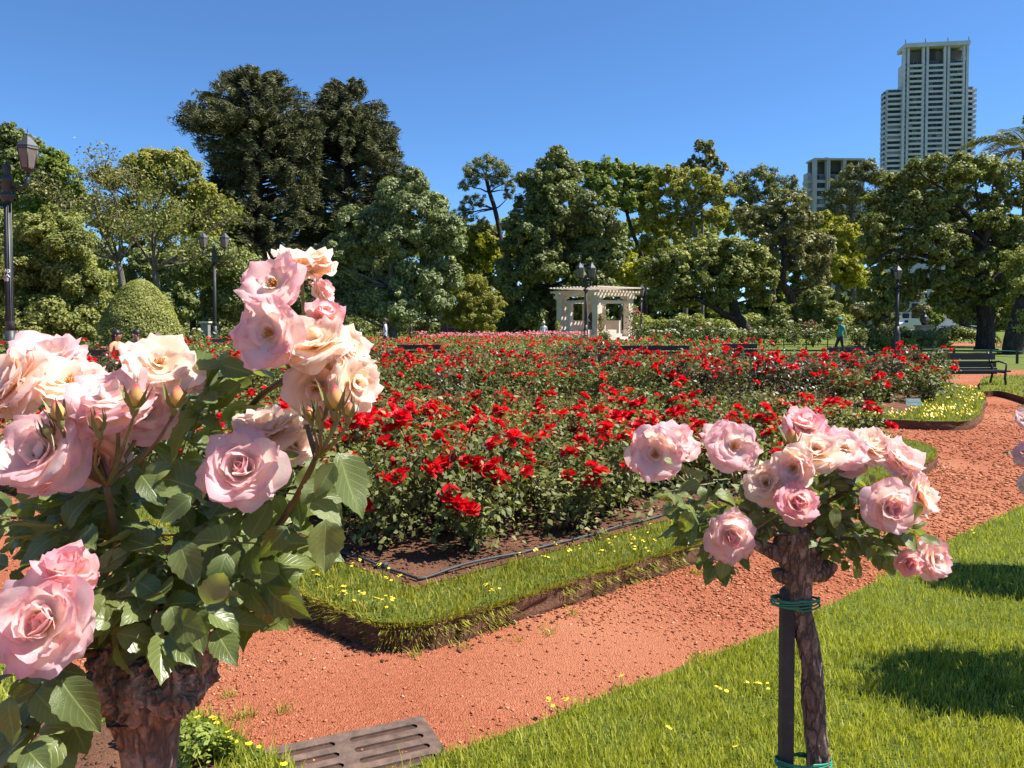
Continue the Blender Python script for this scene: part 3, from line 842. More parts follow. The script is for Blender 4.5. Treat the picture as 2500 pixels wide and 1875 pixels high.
def sepals_mesh(openk=0.0):
    b = MB()
    b.lathe([(0.05, -0.5), (0.13, -0.38), (0.20, -0.18), (0.22, 0.02), (0.18, 0.08)], 8)
    for k in range(5):
        a = k * 1.2566; c, s = math.cos(a), math.sin(a)
        pts = []
        for (q, z, w) in ((0.22, 0.0, 0.14), (0.40 + openk * 0.1, 0.32, 0.15), (0.40 + openk * 0.4, 0.70, 0.09), (0.30 + openk * 0.9, 1.05, 0.03), (0.26 + openk * 1.3, 1.35, 0.006)):
            pts.append((c * q - s * w, s * q + c * w, z)); pts.append((c * q + s * w, s * q - c * w, z))
        b.add(pts, [(0, 1, 3, 2), (2, 3, 5, 4), (4, 5, 7, 6), (6, 7, 9, 8)], 0, True)
    return b.mesh('sepals', [M_SEPAL])
ME_BUD, ME_SEP = bud_mesh(), [sepals_mesh(0.15), sepals_mesh(0.5)]
def bud(parent, loc, axis, length, seed=0, tight=False):
    e = bpy.data.objects.new('bud', None); COL.objects.link(e); e.parent = parent; e.empty_display_size = 0.02
    ax_ = Vector(axis).normalized()
    e.matrix_local = Matrix.Translation(Vector(loc) - ax_ * length * 0.5) @ frame(axis, seed)
    o = obj('bud_petals', ME_BUD, e); s = length * (0.8 if tight else 1.0); o.matrix_local = Matrix.Diagonal((s * 0.85, s * 0.85, s, 1))
    o = obj('sepals', ME_SEP[0 if tight else 1], e); o.matrix_local = Matrix.Diagonal((length, length, length * 0.95, 1))
    return Vector(loc) - ax_ * length * 0.95

# ---- leaflets
def leaflet(name, seed, width=0.62, fold=0.25, bend=0.35, mat=None, n=9):
    r = random.Random(seed); V = []; UV = []; F = []
    for j in range(n + 1):
        t = j / n
        w = width / 2 * (math.sin(math.pi * t ** 0.82) ** 0.85) * (1 - 0.25 * t) if 0 < t < 1 else 0.0
        w = max(w, 0.004)
        zc = -bend * t * t + 0.06 * math.sin(t * 5 + seed)
        for i, s in enumerate((-1.0, -0.5, 0.0, 0.5, 1.0)):
            ser = 1.0
            if abs(s) == 1.0: ser = 1.0 + (0.07 if j % 2 else -0.03)
            x = s * w * ser; y = t * (1 - 0.02 * bend) + (0.02 if abs(s) == 1.0 and j % 2 else 0)
            z = zc + fold * abs(x) * 0.9 - 0.35 * fold * abs(x) ** 2 / width + 0.02 * math.sin(t * 9 + s * 3 + seed) * abs(s)
            V.append((x, y, z)); UV.append((0.5 + 0.5 * s, t))
    for j in range(n):
        for i in range(4): F.append((j * 5 + i, j * 5 + i + 1, (j + 1) * 5 + i + 1, (j + 1) * 5 + i))
    return np_mesh(name, V, F, UV, True, [mat or M_RLEAF])
LEAFLETS = [leaflet('leaf', k, 0.68 + 0.05 * (k % 3), 0.15 + 0.12 * (k % 4), 0.10 + 0.13 * (k % 4), n=13) for k in range(8)]
def leaf_frame(loc, d, nrm, size):
    d = Vector(d).normalized(); nrm = Vector(nrm); nrm = (nrm - d * nrm.dot(d))
    if nrm.length < 1e-4: nrm = d.orthogonal()
    nrm.normalize(); x = d.cross(nrm)
    M = Matrix(((x.x, d.x, nrm.x, loc[0]), (x.y, d.y, nrm.y, loc[1]), (x.z, d.z, nrm.z, loc[2]), (0, 0, 0, 1)))
    return M @ Matrix.Scale(size, 4)
def leaf(parent, loc, d, nrm, size, r):
    o = obj('leaf', r.choice(LEAFLETS), parent)
    o.matrix_local = leaf_frame(loc, d, nrm, size)
    return o
def compound(parent, loc, d, nrm, size, r, n=5):
    """a rose leaf: a thin stalk with a leaflet at its tip and pairs along it"""
    d = Vector(d).normalized(); nrm = Vector(nrm).normalized(); x = d.cross(nrm).normalized()
    loc = Vector(loc); L = size * 1.5
    pts = [loc + d * L * t + Vector((0, 0, -0.10 * L * t * t)) for t in (0, 0.35, 0.7, 1.0)]
    inv = Matrix.Translation(-loc)
    b = MB(); b.tube([inv @ p for p in pts], [0.0016, 0.0013, 0.0011, 0.0008], 4)
    o = b.build('leaf_stalk', M_GREENSTEM, parent); o.location = loc
    def jit(v, a=0.25): return Vector(v) + Vector((r.uniform(-a, a), r.uniform(-a, a), r.uniform(-a, a)))
    leaf(parent, pts[3], jit(d, 0.15), jit(nrm), size * r.uniform(0.9, 1.1), r)
    for t, k in ((0.72, 0.95), (0.32, 0.8))[: (n - 1) // 2]:
        p = loc + d * L * t + Vector((0, 0, -0.10 * L * t * t))
        for s in (-1, 1):
            leaf(parent, p + x * s * 0.004, jit(x * s + d * 0.35, 0.2), jit(nrm + x * s * -0.1, 0.3), size * k * r.uniform(0.85, 1.1), r)

def lumpy(name, c, rad, mat, seed, sub=5, amp=0.25, f=1.0, knots=(), stretch=(1, 1, 1)):
    bm = bmesh.new(); bmesh.ops.create_icosphere(bm, subdivisions=sub, radius=1.0)
    for v in bm.verts:
        p = v.co.normalized()
        n = noise.noise(p * 2.0 * f + Vector((seed, 0, 0))) * 0.42 + noise.noise(p * 5.0 * f + Vector((0, seed, 0))) * 0.30 - abs(noise.noise(p * 9.0 * f + Vector((0, 0, seed)))) * 0.34 - abs(noise.noise(p * 21 * f)) * 0.22 + noise.noise(p * 46 * f) * 0.08
        d = 1 + amp * n
        for kp, kr, kh in knots:
            q = (p - Vector(kp).normalized()).length
            if q < kr * 1.6:
                t = q / kr
                d += kh * (max(0, 1 - (t / 1.6) ** 4)) - (0.09 if 0.45 < t < 0.7 else 0) - (0.05 if t < 0.2 else 0)
        v.co = Vector((p.x * stretch[0], p.y * stretch[1], p.z * stretch[2])) * d * rad + Vector(c)
    me = bpy.data.meshes.new(name); bm.to_mesh(me); bm.free()
    for p_ in me.polygons: p_.use_smooth = True
    me.materials.append(mat)
    return me
def rough_tube(name, pts, rads, mat, sides=20, amp=0.18, f=14.0, seed=0.0, sub=8):
    """a gnarled trunk"""
    path = catmull([tuple(p) for p in pts], sub, False); m = len(pts)
    rr = []
    for i in range(len(path)):
        t = i / (len(path) - 1) * (m - 1); k = min(int(t), m - 2); rr.append(rads[k] + (rads[k + 1] - rads[k]) * (t - k))
    b = MB(); b.tube([Vector(p) for p in path], rr, sides)
    me = b.mesh(name, [mat])
    ctr = [Vector(p) for p in path]
    for i, v in enumerate(me.vertices):
        c = ctr[min(i // sides, len(ctr) - 1)]
        d = v.co - c
        a = math.atan2(d.y, d.x)
        n = noise.noise(Vector((math.cos(a) * 1.4, math.sin(a) * 1.4, v.co.z * f * 0.6 + seed))) * 0.9 + noise.noise(v.co * f * 3.5) * 0.5 + noise.noise(Vector((math.cos(a) * 5, math.sin(a) * 5, v.co.z * f * 0.5 + seed))) * 0.5
        v.co = c + d * (1 + amp * n)
    return me

def baked_leaves(parent, items, name='inner_foliage'):
    """many leaflets joined into one part: (loc, direction, normal, size, mesh)"""
    V = []; F = []; UV = []; base = 0
    for loc, d, nrm, size, me in items:
        n = len(me.vertices); co = np.empty(n * 3, np.float32); me.vertices.foreach_get('co', co)
        M = np.array(leaf_frame(loc, d, nrm, size)); co = co.reshape(-1, 3) @ M[:3, :3].T + M[:3, 3]
        f = np.empty(len(me.loops), np.int32); me.loops.foreach_get('vertex_index', f)
        u = np.zeros((n, 2), np.float32); ud = np.empty(len(me.loops) * 2, np.float32); me.uv_layers[0].data.foreach_get('uv', ud); u[f] = ud.reshape(-1, 2)
        V.append(co); F.append(f.reshape(-1, 4) + base); UV.append(u); base += n
    o = obj(name, np_mesh(name, np.concatenate(V), np.concatenate(F), np.concatenate(UV), True, [M_RLEAF]), parent)
    o['kind'] = 'stuff'
    return o

def flat_leaves(parent, pos, size, seed):
    """plain leaves for the part of a rose that lies outside the view and only gives shade"""
    r = np.random.default_rng(seed); n = len(pos); nr = r.normal(size=(n, 3)) * 0.5 + np.array([0.3, 0, 0.9]); nr /= np.linalg.norm(nr, axis=1)[:, None]
    t = np.cross(nr, r.normal(size=(n, 3))); t /= np.linalg.norm(t, axis=1)[:, None]; b = np.cross(nr, t)
    V = np.stack([pos - t * size, pos + b * size * 0.6, pos + t * size, pos - b * size * 0.6], 1).reshape(-1, 3)
    o = obj('inner_foliage', np_mesh('inner_foliage', V, np.arange(n * 4).reshape(-1, 4)), parent, M_RLEAF); o['kind'] = 'stuff'
# ------------------------------------------------------------------ the big rose at the left
def cane(parent, pts, r0, r1, mat=None, n=12, name='cane'):
    pts = [Vector(p) for p in pts]
    path = [Vector(p) for p in catmull([tuple(p) for p in pts], 6, False)]
    m = len(path); b = MB(); o0 = path[0]
    b.tube([p - o0 for p in path], [r0 + (r1 - r0) * i / (m - 1) for i in range(m)], 7)
    o = b.build(name, mat or M_CANE, parent); o.location = o0
    return o
YL = 1.05
baseL = Vector((P(370, 1800, YL).x, YL, 0.0))
roseL = empty('standard_rose', baseL, 0, 'big standard rose with gnarled knob trunk and clusters of large pale pink blooms', 'rose tree')
def L(px, py, Y=YL): return P(px, py, Y) - baseL
me = rough_tube('trunk', [L(372, 2900), L(366, 2400), L(372, 2050), L(368, 1900), L(362, 1800), L(355, 1730)], [0.04, 0.036, 0.033, 0.034, 0.038, 0.05], M_ROSEBARK, 26, 0.16, 12, 3.0, 14)
obj('trunk', me, roseL)
knob = lumpy('knob', L(378, 1640), S(146, YL), M_ROSEBARK, 4.0, 6, 0.34, 1.3, knots=[((0.3, -0.95, 0.25), 0.30, 0.16), ((0.75, -0.6, 0.05), 0.26, 0.18), ((0.62, -0.55, 0.6), 0.3, 0.22), ((-0.3, -0.9, -0.3), 0.4, 0.12), ((0.55, -0.8, -0.35), 0.22, 0.12), ((-0.7, -0.5, 0.4), 0.35, 0.2), ((0.9, -0.1, 0.5), 0.3, 0.25)], stretch=(1.0, 0.85, 0.86))
obj('knob', knob, roseL)
M_CUTWOOD = simple('cut_wood', (0.32, 0.20, 0.13), 0.8, 0.3, 30, 0.4, 60)
for (px, py, tx, ty, r_) in ((430, 1590, 440, 1520, 0.015), (490, 1610, 520, 1540, 0.016), (290, 1590, 262, 1520, 0.014), (365, 1570, 352, 1500, 0.013)):
    a, b_ = L(px, py, YL - 0.03), L(tx, ty, YL - 0.05)
    me = rough_tube('stub', [a, (a + b_) / 2, b_], [r_ * 1.2, r_, r_ * 0.95], M_ROSEBARK, 14, 0.15, 30, px, 5)
    obj('stub', me, roseL)
top_k = L(360, 1560)
j1, j2, j3 = L(262, 1185, 1.02), L(772, 1118, 1.02), L(560, 1300, 1.08)
cane(roseL, [top_k, L(300, 1400, 1.06), j1], 0.0065, 0.0045)
cane(roseL, [L(400, 1570), L(560, 1420, 1.1), L(690, 1270, 1.06), j2], 0.0065, 0.004)
cane(roseL, [L(390, 1560), L(470, 1420, 1.12), j3], 0.006, 0.0045)
cane(roseL, [L(380, 1555), L(450, 1300, 1.14), L(600, 1010, 1.16), L(690, 930, 1.12)], 0.006, 0.004)
cane(roseL, [L(330, 1590), L(180, 1600, 0.98), L(120, 1640, 0.93)], 0.006, 0.0045)
cane(roseL, [L(340, 1570), L(200, 1350, 1.12), L(110, 1150, 1.14)], 0.006, 0.0045)
# (px, py, radius px, depth, axis, plan, colour, junction)
BL = [
 (735, 640, 80, 1.10, (-0.1, 0.15, 1.0), 'loose', 'peach', 'u'),
 (795, 705, 42, 1.14, (0.8, -0.2, 0.5), 'half', 'pink', 'u'),
 (662, 690, 80, 1.02, (-0.10, -0.85, 0.5), 'open', 'pink', 'u'),
 (650, 812, 84, 0.99, (-0.22, -0.95, 0.15), 'open', 'pink', 'u'),
 (796, 758, 56, 1.06, (0.35, -0.6, 0.7), 'half', 'hot', 'u'),
 (765, 832, 82, 1.02, (-0.1, -0.55, 0.8), 'loose', 'cream', 'u'),
 (858, 848, 60, 1.07, (0.85, -0.35, 0.4), 'loose', 'cream', 'u'),
 (772, 950, 84, 1.06, (-0.1, -0.75, -0.2), 'loose', 'cream', 'u'),
 (872, 938, 68, 1.05, (0.7, -0.6, 0.1), 'loose', 'cream', 'u'),
 (652, 1040, 80, 1.08, (-0.05, -0.35, 0.9), 'loose', 'cream', 'j3'),
 (722, 1085, 45, 1.09, (0.6, -0.5, 0.3), 'loose', 'cream', 'j3'),
 (585, 1140, 98, 0.98, (0.14, -0.82, 0.45), 'full', 'pink', 'j3'),
 (392, 882, 88, 1.04, (0.35, -0.6, 0.7), 'open', 'cream', 'j1'),
 (112, 862, 86, 1.10, (0.1, -0.45, 0.9), 'loose', 'pink', 'j1'),
 (20, 930, 88, 1.02, (-0.4, -0.7, 0.5), 'loose', 'peach', 'j1'),
 (165, 925, 92, 1.05, (0.15, -0.5, 0.85), 'open', 'cream', 'j1'),
 (275, 965, 112, 1.00, (0.0, -0.5, 0.85), 'loose', 'pink', 'j1'),
 (350, 1000, 80, 1.06, (0.4, -0.5, 0.4), 'loose', 'pink', 'j1'),
 (92, 1100, 108, 0.96, (-0.12, -0.85, 0.40), 'loose', 'pink', 'j4'),
 (232, 1120, 74, 1.04, (0.15, -0.9, -0.1), 'loose', 'peach', 'j1'),
 (165, 1378, 84, 0.90, (0.25, -0.35, 0.95), 'half', 'hot', 'j5'),
 (88, 1520, 136, 0.86, (0.08, -0.90, 0.32), 'full', 'pink', 'j5'),
 (478, 930, 34, 1.08, (0.7, -0.2, 0.6), 'half', 'pink', 'j1'),
]
J = {'u': j2, 'j1': j1, 'j3': j3, 'j4': L(110, 1180, 1.12), 'j5': L(120, 1640, 0.93)}
ju = L(735, 960, 1.12)
for k, (px, py, rp, Y, ax_, plan, colr, jn) in enumerate(BL):
    foot = bloom(roseL, L(px, py, Y), ax_, S(rp * (1.0 if rp < 110 else 0.9), Y), plan, colr, 100 + k)
    j = ju if jn == 'u' and py < 930 else J[jn]
    cane(roseL, [j, (j + foot) / 2 + Vector((0.0, 0.012, -0.01)), foot], 0.0032, 0.0022, M_GREENSTEM, name='flower_stalk')
cane(roseL, [j2, L(750, 1040, 1.08), ju], 0.004, 0.003)
for k, (px, py, lp, Y, ax_, jx, tight) in enumerate([
    (140, 1003, 50, 0.95, (-0.15, -0.1, 1), j1, False), (331, 966, 56, 0.95, (0.15, -0.1, 1), j1, False), (430, 968, 52, 0.98, (0.2, -0.1, 1), L(340, 1130, 1.0), False),
    (238, 1028, 48, 0.95, (-0.1, -0.1, 1), j1, True), (114, 1048, 44, 0.95, (-0.35, -0.1, 1), j1, True),
    (818, 972, 60, 0.97, (0.05, -0.1, 1), j2, False), (780, 1005, 46, 0.97, (0.0, -0.1, 1), j2, True), (853, 995, 46, 0.97, (0.12, -0.1, 1), j2, True), (755, 1005, 42, 0.98, (-0.2, -0.1, 1), j2, True)]):
    foot = bud(roseL, L(px, py, Y), ax_, S(lp, Y), k, tight)
    mid = (jx + foot) / 2 + Vector((0.006 * (1 if px > 250 else -1), -0.01, 0))
    cane(roseL, [jx, mid, foot], 0.0026, 0.0018, M_GREENSTEM if k % 2 else M_CANE, name='flower_stalk')
# leaves one can pick out: (foot px, tip px, depth, facing, roll)
rl = random.Random(3)
BIGL = [((815, 1130), (772, 1205), 0.98, (0.3, -0.8, 0.5)), ((795, 1268), (800, 1390), 0.93, (0.35, -0.75, 0.55)), ((480, 1190), (362, 1155), 0.97, (0.2, -0.7, 0.7)), ((700, 1285), (640, 1360), 0.98, (0.4, -0.8, 0.3)),
        ((440, 1320), (470, 1425), 0.95, (0.1, -0.85, 0.45)), ((555, 1350), (520, 1450), 0.95, (0.2, -0.9, 0.4)), ((420, 1480), (440, 1560), 0.94, (0.2, -0.9, 0.35)), ((525, 1535), (575, 1620), 0.95, (0.2, -0.85, 0.5)),
        ((375, 1335), (288, 1290), 0.96, (0.0, -0.6, 0.8)), ((560, 1320), (455, 1290), 0.95, (0.1, -0.6, 0.8)), ((235, 1345), (130, 1290), 0.97, (0.0, -0.6, 0.8)), ((470, 1040), (395, 1100), 1.03, (-0.2, -0.6, 0.75)),
        ((530, 985), (450, 960), 1.05, (0.1, -0.4, 0.9)), ((480, 905), (535, 870), 1.06, (0.0, -0.7, 0.6)), ((540, 890), (600, 905), 1.08, (-0.4, -0.6, 0.3)), ((590, 940), (500, 985), 1.12, (0, -0.6, 0.6)),
        ((420, 1135), (330, 1185), 0.98, (0.2, -0.6, 0.8)), ((345, 1160), (395, 1225), 0.97, (0.2, -0.8, 0.6)), ((470, 1215), (390, 1265), 0.96, (0.1, -0.8, 0.5)), ((820, 1110), (905, 1235), 1.02, (0.6, -0.5, 0.5)),
        ((730, 1110), (650, 1130), 1.03, (0, -0.4, 0.9)), ((800, 1165), (735, 1230), 1.03, (0.3, -0.5, 0.7)), ((760, 1225), (830, 1270), 1.0, (0.4, -0.6, 0.6)), ((680, 1400), (610, 1390), 0.98, (0.2, -0.7, 0.6)),
        ((655, 1430), (720, 1520), 1.0, (-0.4, -0.8, 0.2)), ((610, 1430), (640, 1510), 1.0, (-0.5, -0.8, 0.1)), ((560, 1480), (600, 1440), 0.97, (0.3, -0.8, 0.5)), ((300, 1480), (220, 1560), 0.95, (-0.2, -0.8, 0.5)),
        ((150, 1660), (225, 1770), 0.88, (0.2, -0.8, 0.6)), ((90, 1690), (140, 1760), 0.88, (0.0, -0.8, 0.5)), ((60, 1820), (110, 1880), 0.86, (0.1, -0.7, 0.7)), ((30, 1700), (10, 1820), 0.86, (-0.2, -0.9, 0.3)),
        ((340, 1470), (290, 1480), 0.95, (0, -0.7, 0.7)), ((400, 1490), (385, 1550), 0.95, (0.2, -0.9, 0.4)), ((260, 1400), (245, 1330), 0.97, (-0.2, -0.8, 0.4)), ((500, 1490), (560, 1530), 1.0, (-0.5, -0.8, 0.2))]
for (fx, fy), (tx, ty), Y, nr in BIGL:
    a = L(fx, fy, Y); b_ = L(tx, ty, Y - 0.02 * (1 if ty > fy else -1))
    o = leaf(roseL, a, b_ - a, nr, (b_ - a).length * 1.05, rl)
def fill_leaves(root, conv, blobs, count, size, seed, ctr):
    r = random.Random(seed)
    tot = sum(b_[4] for b_ in blobs)
    for k in range(count):
        q = r.random() * tot
        for (cx, cy, rx, ry, w, y0, y1) in blobs:
            q -= w
            if q <= 0: break
        a = r.random() * 6.28; s = math.sqrt(r.random())
        px, py = cx + rx * s * math.cos(a), cy + ry * s * math.sin(a)
        Y = r.uniform(y0, y1)
        p = conv(px, py, Y)
        out = (p - ctr); out.z *= 0.4; out.normalize()
        d = out + Vector((r.uniform(-0.9, 0.9), r.uniform(-0.9, 0.5), r.uniform(-0.7, 0.25)))
        nrm = Vector((r.uniform(-0.6, 0.7), r.uniform(-0.9, 0.3), r.uniform(0.25, 1.0)))
        compound(root, p - d.normalized() * size, d, nrm, size * r.uniform(0.8, 1.15), r, 5 if r.random() < 0.75 else 3)
fill_leaves(roseL, L, [(420, 1290, 300, 120, 10, 1.0, 1.22), (180, 1250, 200, 90, 5, 1.0, 1.2), (330, 1450, 200, 100, 6, 0.98, 1.15), (560, 1420, 120, 110, 3.5, 0.98, 1.12), (690, 1260, 110, 120, 4, 1.0, 1.15), (480, 1010, 110, 90, 3, 1.1, 1.22), (60, 1740, 90, 130, 4, 0.9, 1.02), (90, 1330, 110, 140, 4, 1.0, 1.15), (640, 960, 60, 80, 1, 1.12, 1.2)], 50, 0.054, 17, L(380, 1500, 1.08))

def inner_mass(root, conv, blobs, count, size, seed, ctr):
    r = random.Random(seed); items = []; tot = sum(b_[4] for b_ in blobs)
    for k in range(count):
        q = r.random() * tot
        for (cx, cy, rx, ry, w, y0, y1) in blobs:
            q -= w
            if q <= 0: break
        a = r.random() * 6.28; s = math.sqrt(r.random())
        p = conv(cx + rx * s * math.cos(a), cy + ry * s * math.sin(a), r.uniform(y0, y1))
        d = (p - ctr).normalized() * 0.6 + Vector((r.uniform(-1, 1), r.uniform(-1, 1), r.uniform(-0.9, 0.3)))
        items.append((p, d, (r.uniform(-0.6, 0.8), r.uniform(-0.9, 0.3), r.uniform(0.2, 1.0)), size * r.uniform(0.7, 1.15), r.choice(LEAFLETS)))
    baked_leaves(root, items)
inner_mass(roseL, L, [(400, 1290, 330, 110, 10, 1.06, 1.3), (170, 1260, 200, 90, 6, 1.02, 1.25), (330, 1440, 210, 80, 5, 1.05, 1.25), (600, 1400, 110, 80, 2.5, 1.02, 1.15), (480, 1000, 110, 110, 3, 1.1, 1.25), (70, 1760, 110, 130, 4, 0.92, 1.1), (110, 1330, 140, 140, 4, 1.02, 1.2), (280, 1180, 160, 60, 3, 1.05, 1.2), (360, 1500, 190, 70, 4.5, 0.93, 1.0), (250, 1420, 120, 70, 2, 0.95, 1.02)], 400, 0.054, 18, L(380, 1500, 1.08))

# ------------------------------------------------------------------ the staked rose at the right
YR = 1.9
baseR = Vector((P(2012, 2000, YR).x, YR, 0.0))
roseR = empty('standard_rose', baseR, 0, 'staked standard rose with slender bare trunk on the lawn, pink blooms on top', 'rose tree')
def Q(px, py, Y=YR): return P(px, py, Y) - baseR
me = rough_tube('trunk', [Q(2018, 2420), Q(2010, 2150), Q(2003, 1950), Q(1996, 1850), Q(1986, 1720), Q(1978, 1600), Q(1958, 1510), Q(1950, 1440), Q(1944, 1380), Q(1936, 1320), Q(1930, 1295)],
                [0.030, 0.027, 0.026, 0.027, 0.026, 0.026, 0.027, 0.028, 0.036, 0.045, 0.035], M_DARKBARK, 40, 0.24, 16, 8.0, 14)
obj('trunk', me, roseR)
obj('knob', lumpy('knob', Q(1948, 1350), S(48, YR), M_DARKBARK, 9.0, 5, 0.45, 1.4, knots=[((0.9, -0.3, -0.2), 0.3, 0.22), ((-0.85, -0.3, 0.5), 0.3, 0.2), ((0.2, -0.9, 0.5), 0.25, 0.14)], stretch=(1.05, 0.9, 1.25)), roseR)
for pts, rr in (([(1955, 1385), (2000, 1398), (2022, 1385), (2030, 1372)], [0.028, 0.024, 0.02, 0.015]), ([(1930, 1360), (1870, 1340), (1830, 1322)], [0.026, 0.017, 0.011]), ([(1940, 1400), (1905, 1405), (1897, 1390)], [0.024, 0.018, 0.014])):
    obj('stub', rough_tube('stub', [Q(*p, YR - 0.01) for p in pts], rr, M_DARKBARK, 12, 0.2, 30, pts[0][0], 5), roseR)
BR = [(1600, 1109, 58, 1.84, (-0.25, -0.9, 0.15), 'open', 'pink'), (1650, 1073, 50, 1.92, (0.35, -0.6, 0.6), 'loose', 'pink'), (1793, 1089, 54, 1.84, (0.0, -0.9, 0.35), 'open', 'pink'), (1752, 1058, 36, 1.95, (-0.5, -0.4, 0.7), 'loose', 'pink'),
      (1968, 1031, 48, 1.93, (0.1, -0.5, 0.85), 'full', 'hot'), (1990, 1098, 52, 1.84, (-0.1, -0.5, 0.7), 'loose', 'peach'), (1936, 1142, 46, 1.80, (-0.4, -0.6, 0.1), 'loose', 'peach'), (2063, 1092, 48, 1.86, (0.0, -0.7, 0.6), 'open', 'pink'),
      (2132, 1085, 48, 1.90, (0.15, -0.5, 0.7), 'loose', 'peach'), (2206, 1118, 50, 1.88, (0.4, -0.5, 0.65), 'loose', 'pink'), (1871, 1178, 48, 1.82, (-0.4, -0.7, 0.4), 'loose', 'cream'), (1950, 1226, 46, 1.76, (0.05, -0.85, 0.45), 'full', 'hot'),
      (2180, 1236, 57, 1.78, (0.0, -0.92, 0.25), 'full', 'pink'), (2252, 1206, 50, 1.84, (0.7, -0.6, 0.15), 'loose', 'peach'), (1787, 1312, 54, 1.76, (-0.08, -0.95, 0.1), 'full', 'pink'), (2284, 1366, 44, 1.86, (0.35, -0.75, 0.3), 'loose', 'pink'),
      (2222, 1378, 28, 1.82, (-0.1, -0.9, -0.1), 'full', 'hot'), (2075, 1120, 36, 1.92, (0, -0.4, 0.4), 'loose', 'pink')]
hubs = [Q(1700, 1200, 1.9), Q(1800, 1190, 1.92), Q(1960, 1200, 1.92), Q(2080, 1190, 1.92), Q(2190, 1230, 1.9), Q(2190, 1340, 1.9), Q(1830, 1300, 1.86)]
for h_ in hubs:
    cane(roseR, [Q(1945, 1350), (Q(1945, 1340) + h_) / 2 + Vector((0, 0.02, 0.02)), h_], 0.0075, 0.004)
for k, (px, py, rp, Y, ax_, plan, colr) in enumerate(BR):
    foot = bloom(roseR, Q(px, py, Y), ax_, S(rp * 1.13, Y), plan, colr, 300 + k)
    h_ = min(hubs, key=lambda h: (h - foot).length)
    cane(roseR, [h_, (h_ + foot) / 2 + Vector((0, 0.012, -0.004)), foot], 0.0035, 0.0024, M_GREENSTEM, name='flower_stalk')
foot = bud(roseR, Q(1932, 1066, 1.85), (-0.2, -0.2, 1), S(42, 1.85), 3)
cane(roseR, [hubs[2], foot], 0.003, 0.002, M_GREENSTEM, name='flower_stalk')
for (fx, fy), (tx, ty), Y, nr in [((2040, 1238), (2038, 1285), 1.76, (0.2, -0.85, 0.5)), ((1745, 1205), (1805, 1220), 1.8, (0.1, -0.6, 0.8)), ((1770, 1365), (1760, 1412), 1.8, (-0.3, -0.9, 0.1)), ((2165, 1365), (2165, 1395), 1.8, (-0.2, -0.9, 0.2)), ((2230, 1225), (2248, 1270), 1.76, (0.2, -0.9, 0.3)), ((1620, 1120), (1645, 1130), 1.8, (0.2, -0.6, 0.8)), ((1690, 1250), (1660, 1300), 1.8, (-0.3, -0.9, 0.2)), ((2120, 1160), (2145, 1200), 1.82, (0.1, -0.7, 0.7)), ((2200, 1310), (2245, 1345), 1.8, (0.3, -0.6, 0.7))]:
    a, b_ = Q(fx, fy, Y), Q(tx, ty, Y)
    leaf(roseR, a, b_ - a, nr, (b_ - a).length * 1.1, rl)
fill_leaves(roseR, Q, [(1690, 1230, 65, 80, 4, 1.8, 2.0), (1740, 1340, 60, 50, 2.5, 1.8, 1.95), (1850, 1260, 80, 50, 2.5, 1.82, 2.0), (2070, 1250, 110, 75, 5, 1.84, 2.05), (2080, 1330, 120, 55, 4, 1.82, 2.05), (2190, 1330, 60, 60, 2, 1.82, 2.0), (2000, 1190, 90, 40, 2, 1.86, 2.0), (1830, 1130, 60, 30, 1, 1.9, 2.0)], 52, 0.047, 29, Q(1950, 1300, 1.92))
inner_mass(roseR, Q, [(1690, 1240, 70, 80, 3, 1.84, 2.05), (1850, 1260, 90, 60, 3, 1.86, 2.05), (2080, 1260, 130, 90, 8, 1.86, 2.1), (2090, 1340, 120, 50, 4, 1.84, 2.1), (1760, 1350, 60, 40, 1.5, 1.84, 2.0), (2000, 1190, 120, 40, 2, 1.9, 2.05)], 230, 0.046, 30, Q(1950, 1300, 1.92))
# stake and ties
M_STAKE = simple('stake_wood', (0.028, 0.030, 0.028), 0.7, 0.4, 12, 0.4, 40)
sa, sb = P(1922, 1432, YR + 0.005), P(1918, 1875, YR - 0.03)
sdir = (sb - sa).normalized(); s0 = sa + sdir * ((0.0 - sa.z) / sdir.z)
stake = empty('wooden_stake', (s0.x, s0.y, 0), 0, 'dark square wooden stake tied to the slender rose trunk', 'stake')
b = MB(); w_ = 0.0145
tp = sa - Vector((s0.x, s0.y, 0))
vs = [(x * w_, y * w_, 0) for x, y in ((-1, -1), (1, -1), (1, 1), (-1, 1))] + [(tp.x + x * w_, tp.y + y * w_, tp.z + 0.012 * x) for x, y in ((-1, -1), (1, -1), (1, 1), (-1, 1))]
b.add(vs, [(0, 3, 2, 1), (4, 5, 6, 7), (0, 1, 5, 4), (1, 2, 6, 5), (2, 3, 7, 6), (3, 0, 4, 7)])
so = b.build('post', M_STAKE, stake)
so.rotation_euler = (0, 0, 0)
M_TIE = simple('tie_twine', (0.02, 0.22, 0.13), 0.5, 0.15, 40)
def tie(pts_a, pts_b, turns, z_spread, label, droop=0.0):
    """twine wound round two posts"""
    a, c = Vector(pts_a), Vector(pts_b)
    o = empty('plant_tie', ((a + c) / 2), 0, label, 'plant tie')
    m = (a + c) / 2; d = c - a; d.z = 0; L_ = d.length; d.normalize(); p = Vector((-d.y, d.x, 0))
    for k in range(turns):
        pts = []
        for i in range(33):
            t = i / 32 * 6.2832
            x = math.cos(t); y = math.sin(t)
            q = d * (x * (L_ / 2 + 0.038)) + p * (y * 0.036 * (1 - 0.1 * x))
            zz = (k / max(1, turns - 1) - 0.5) * z_spread * (0.4 + 0.6 * (x > 0) ) + 0.005 * math.sin(t + k) + (c.z - a.z) * 0.5 * x
            pts.append(q + Vector((0, 0, zz)))
        b = MB(); b.tube(pts, 0.0022, 5, cap=False); b.build('twine_loop', M_TIE, o)
zt = P(1950, 1466, YR).z
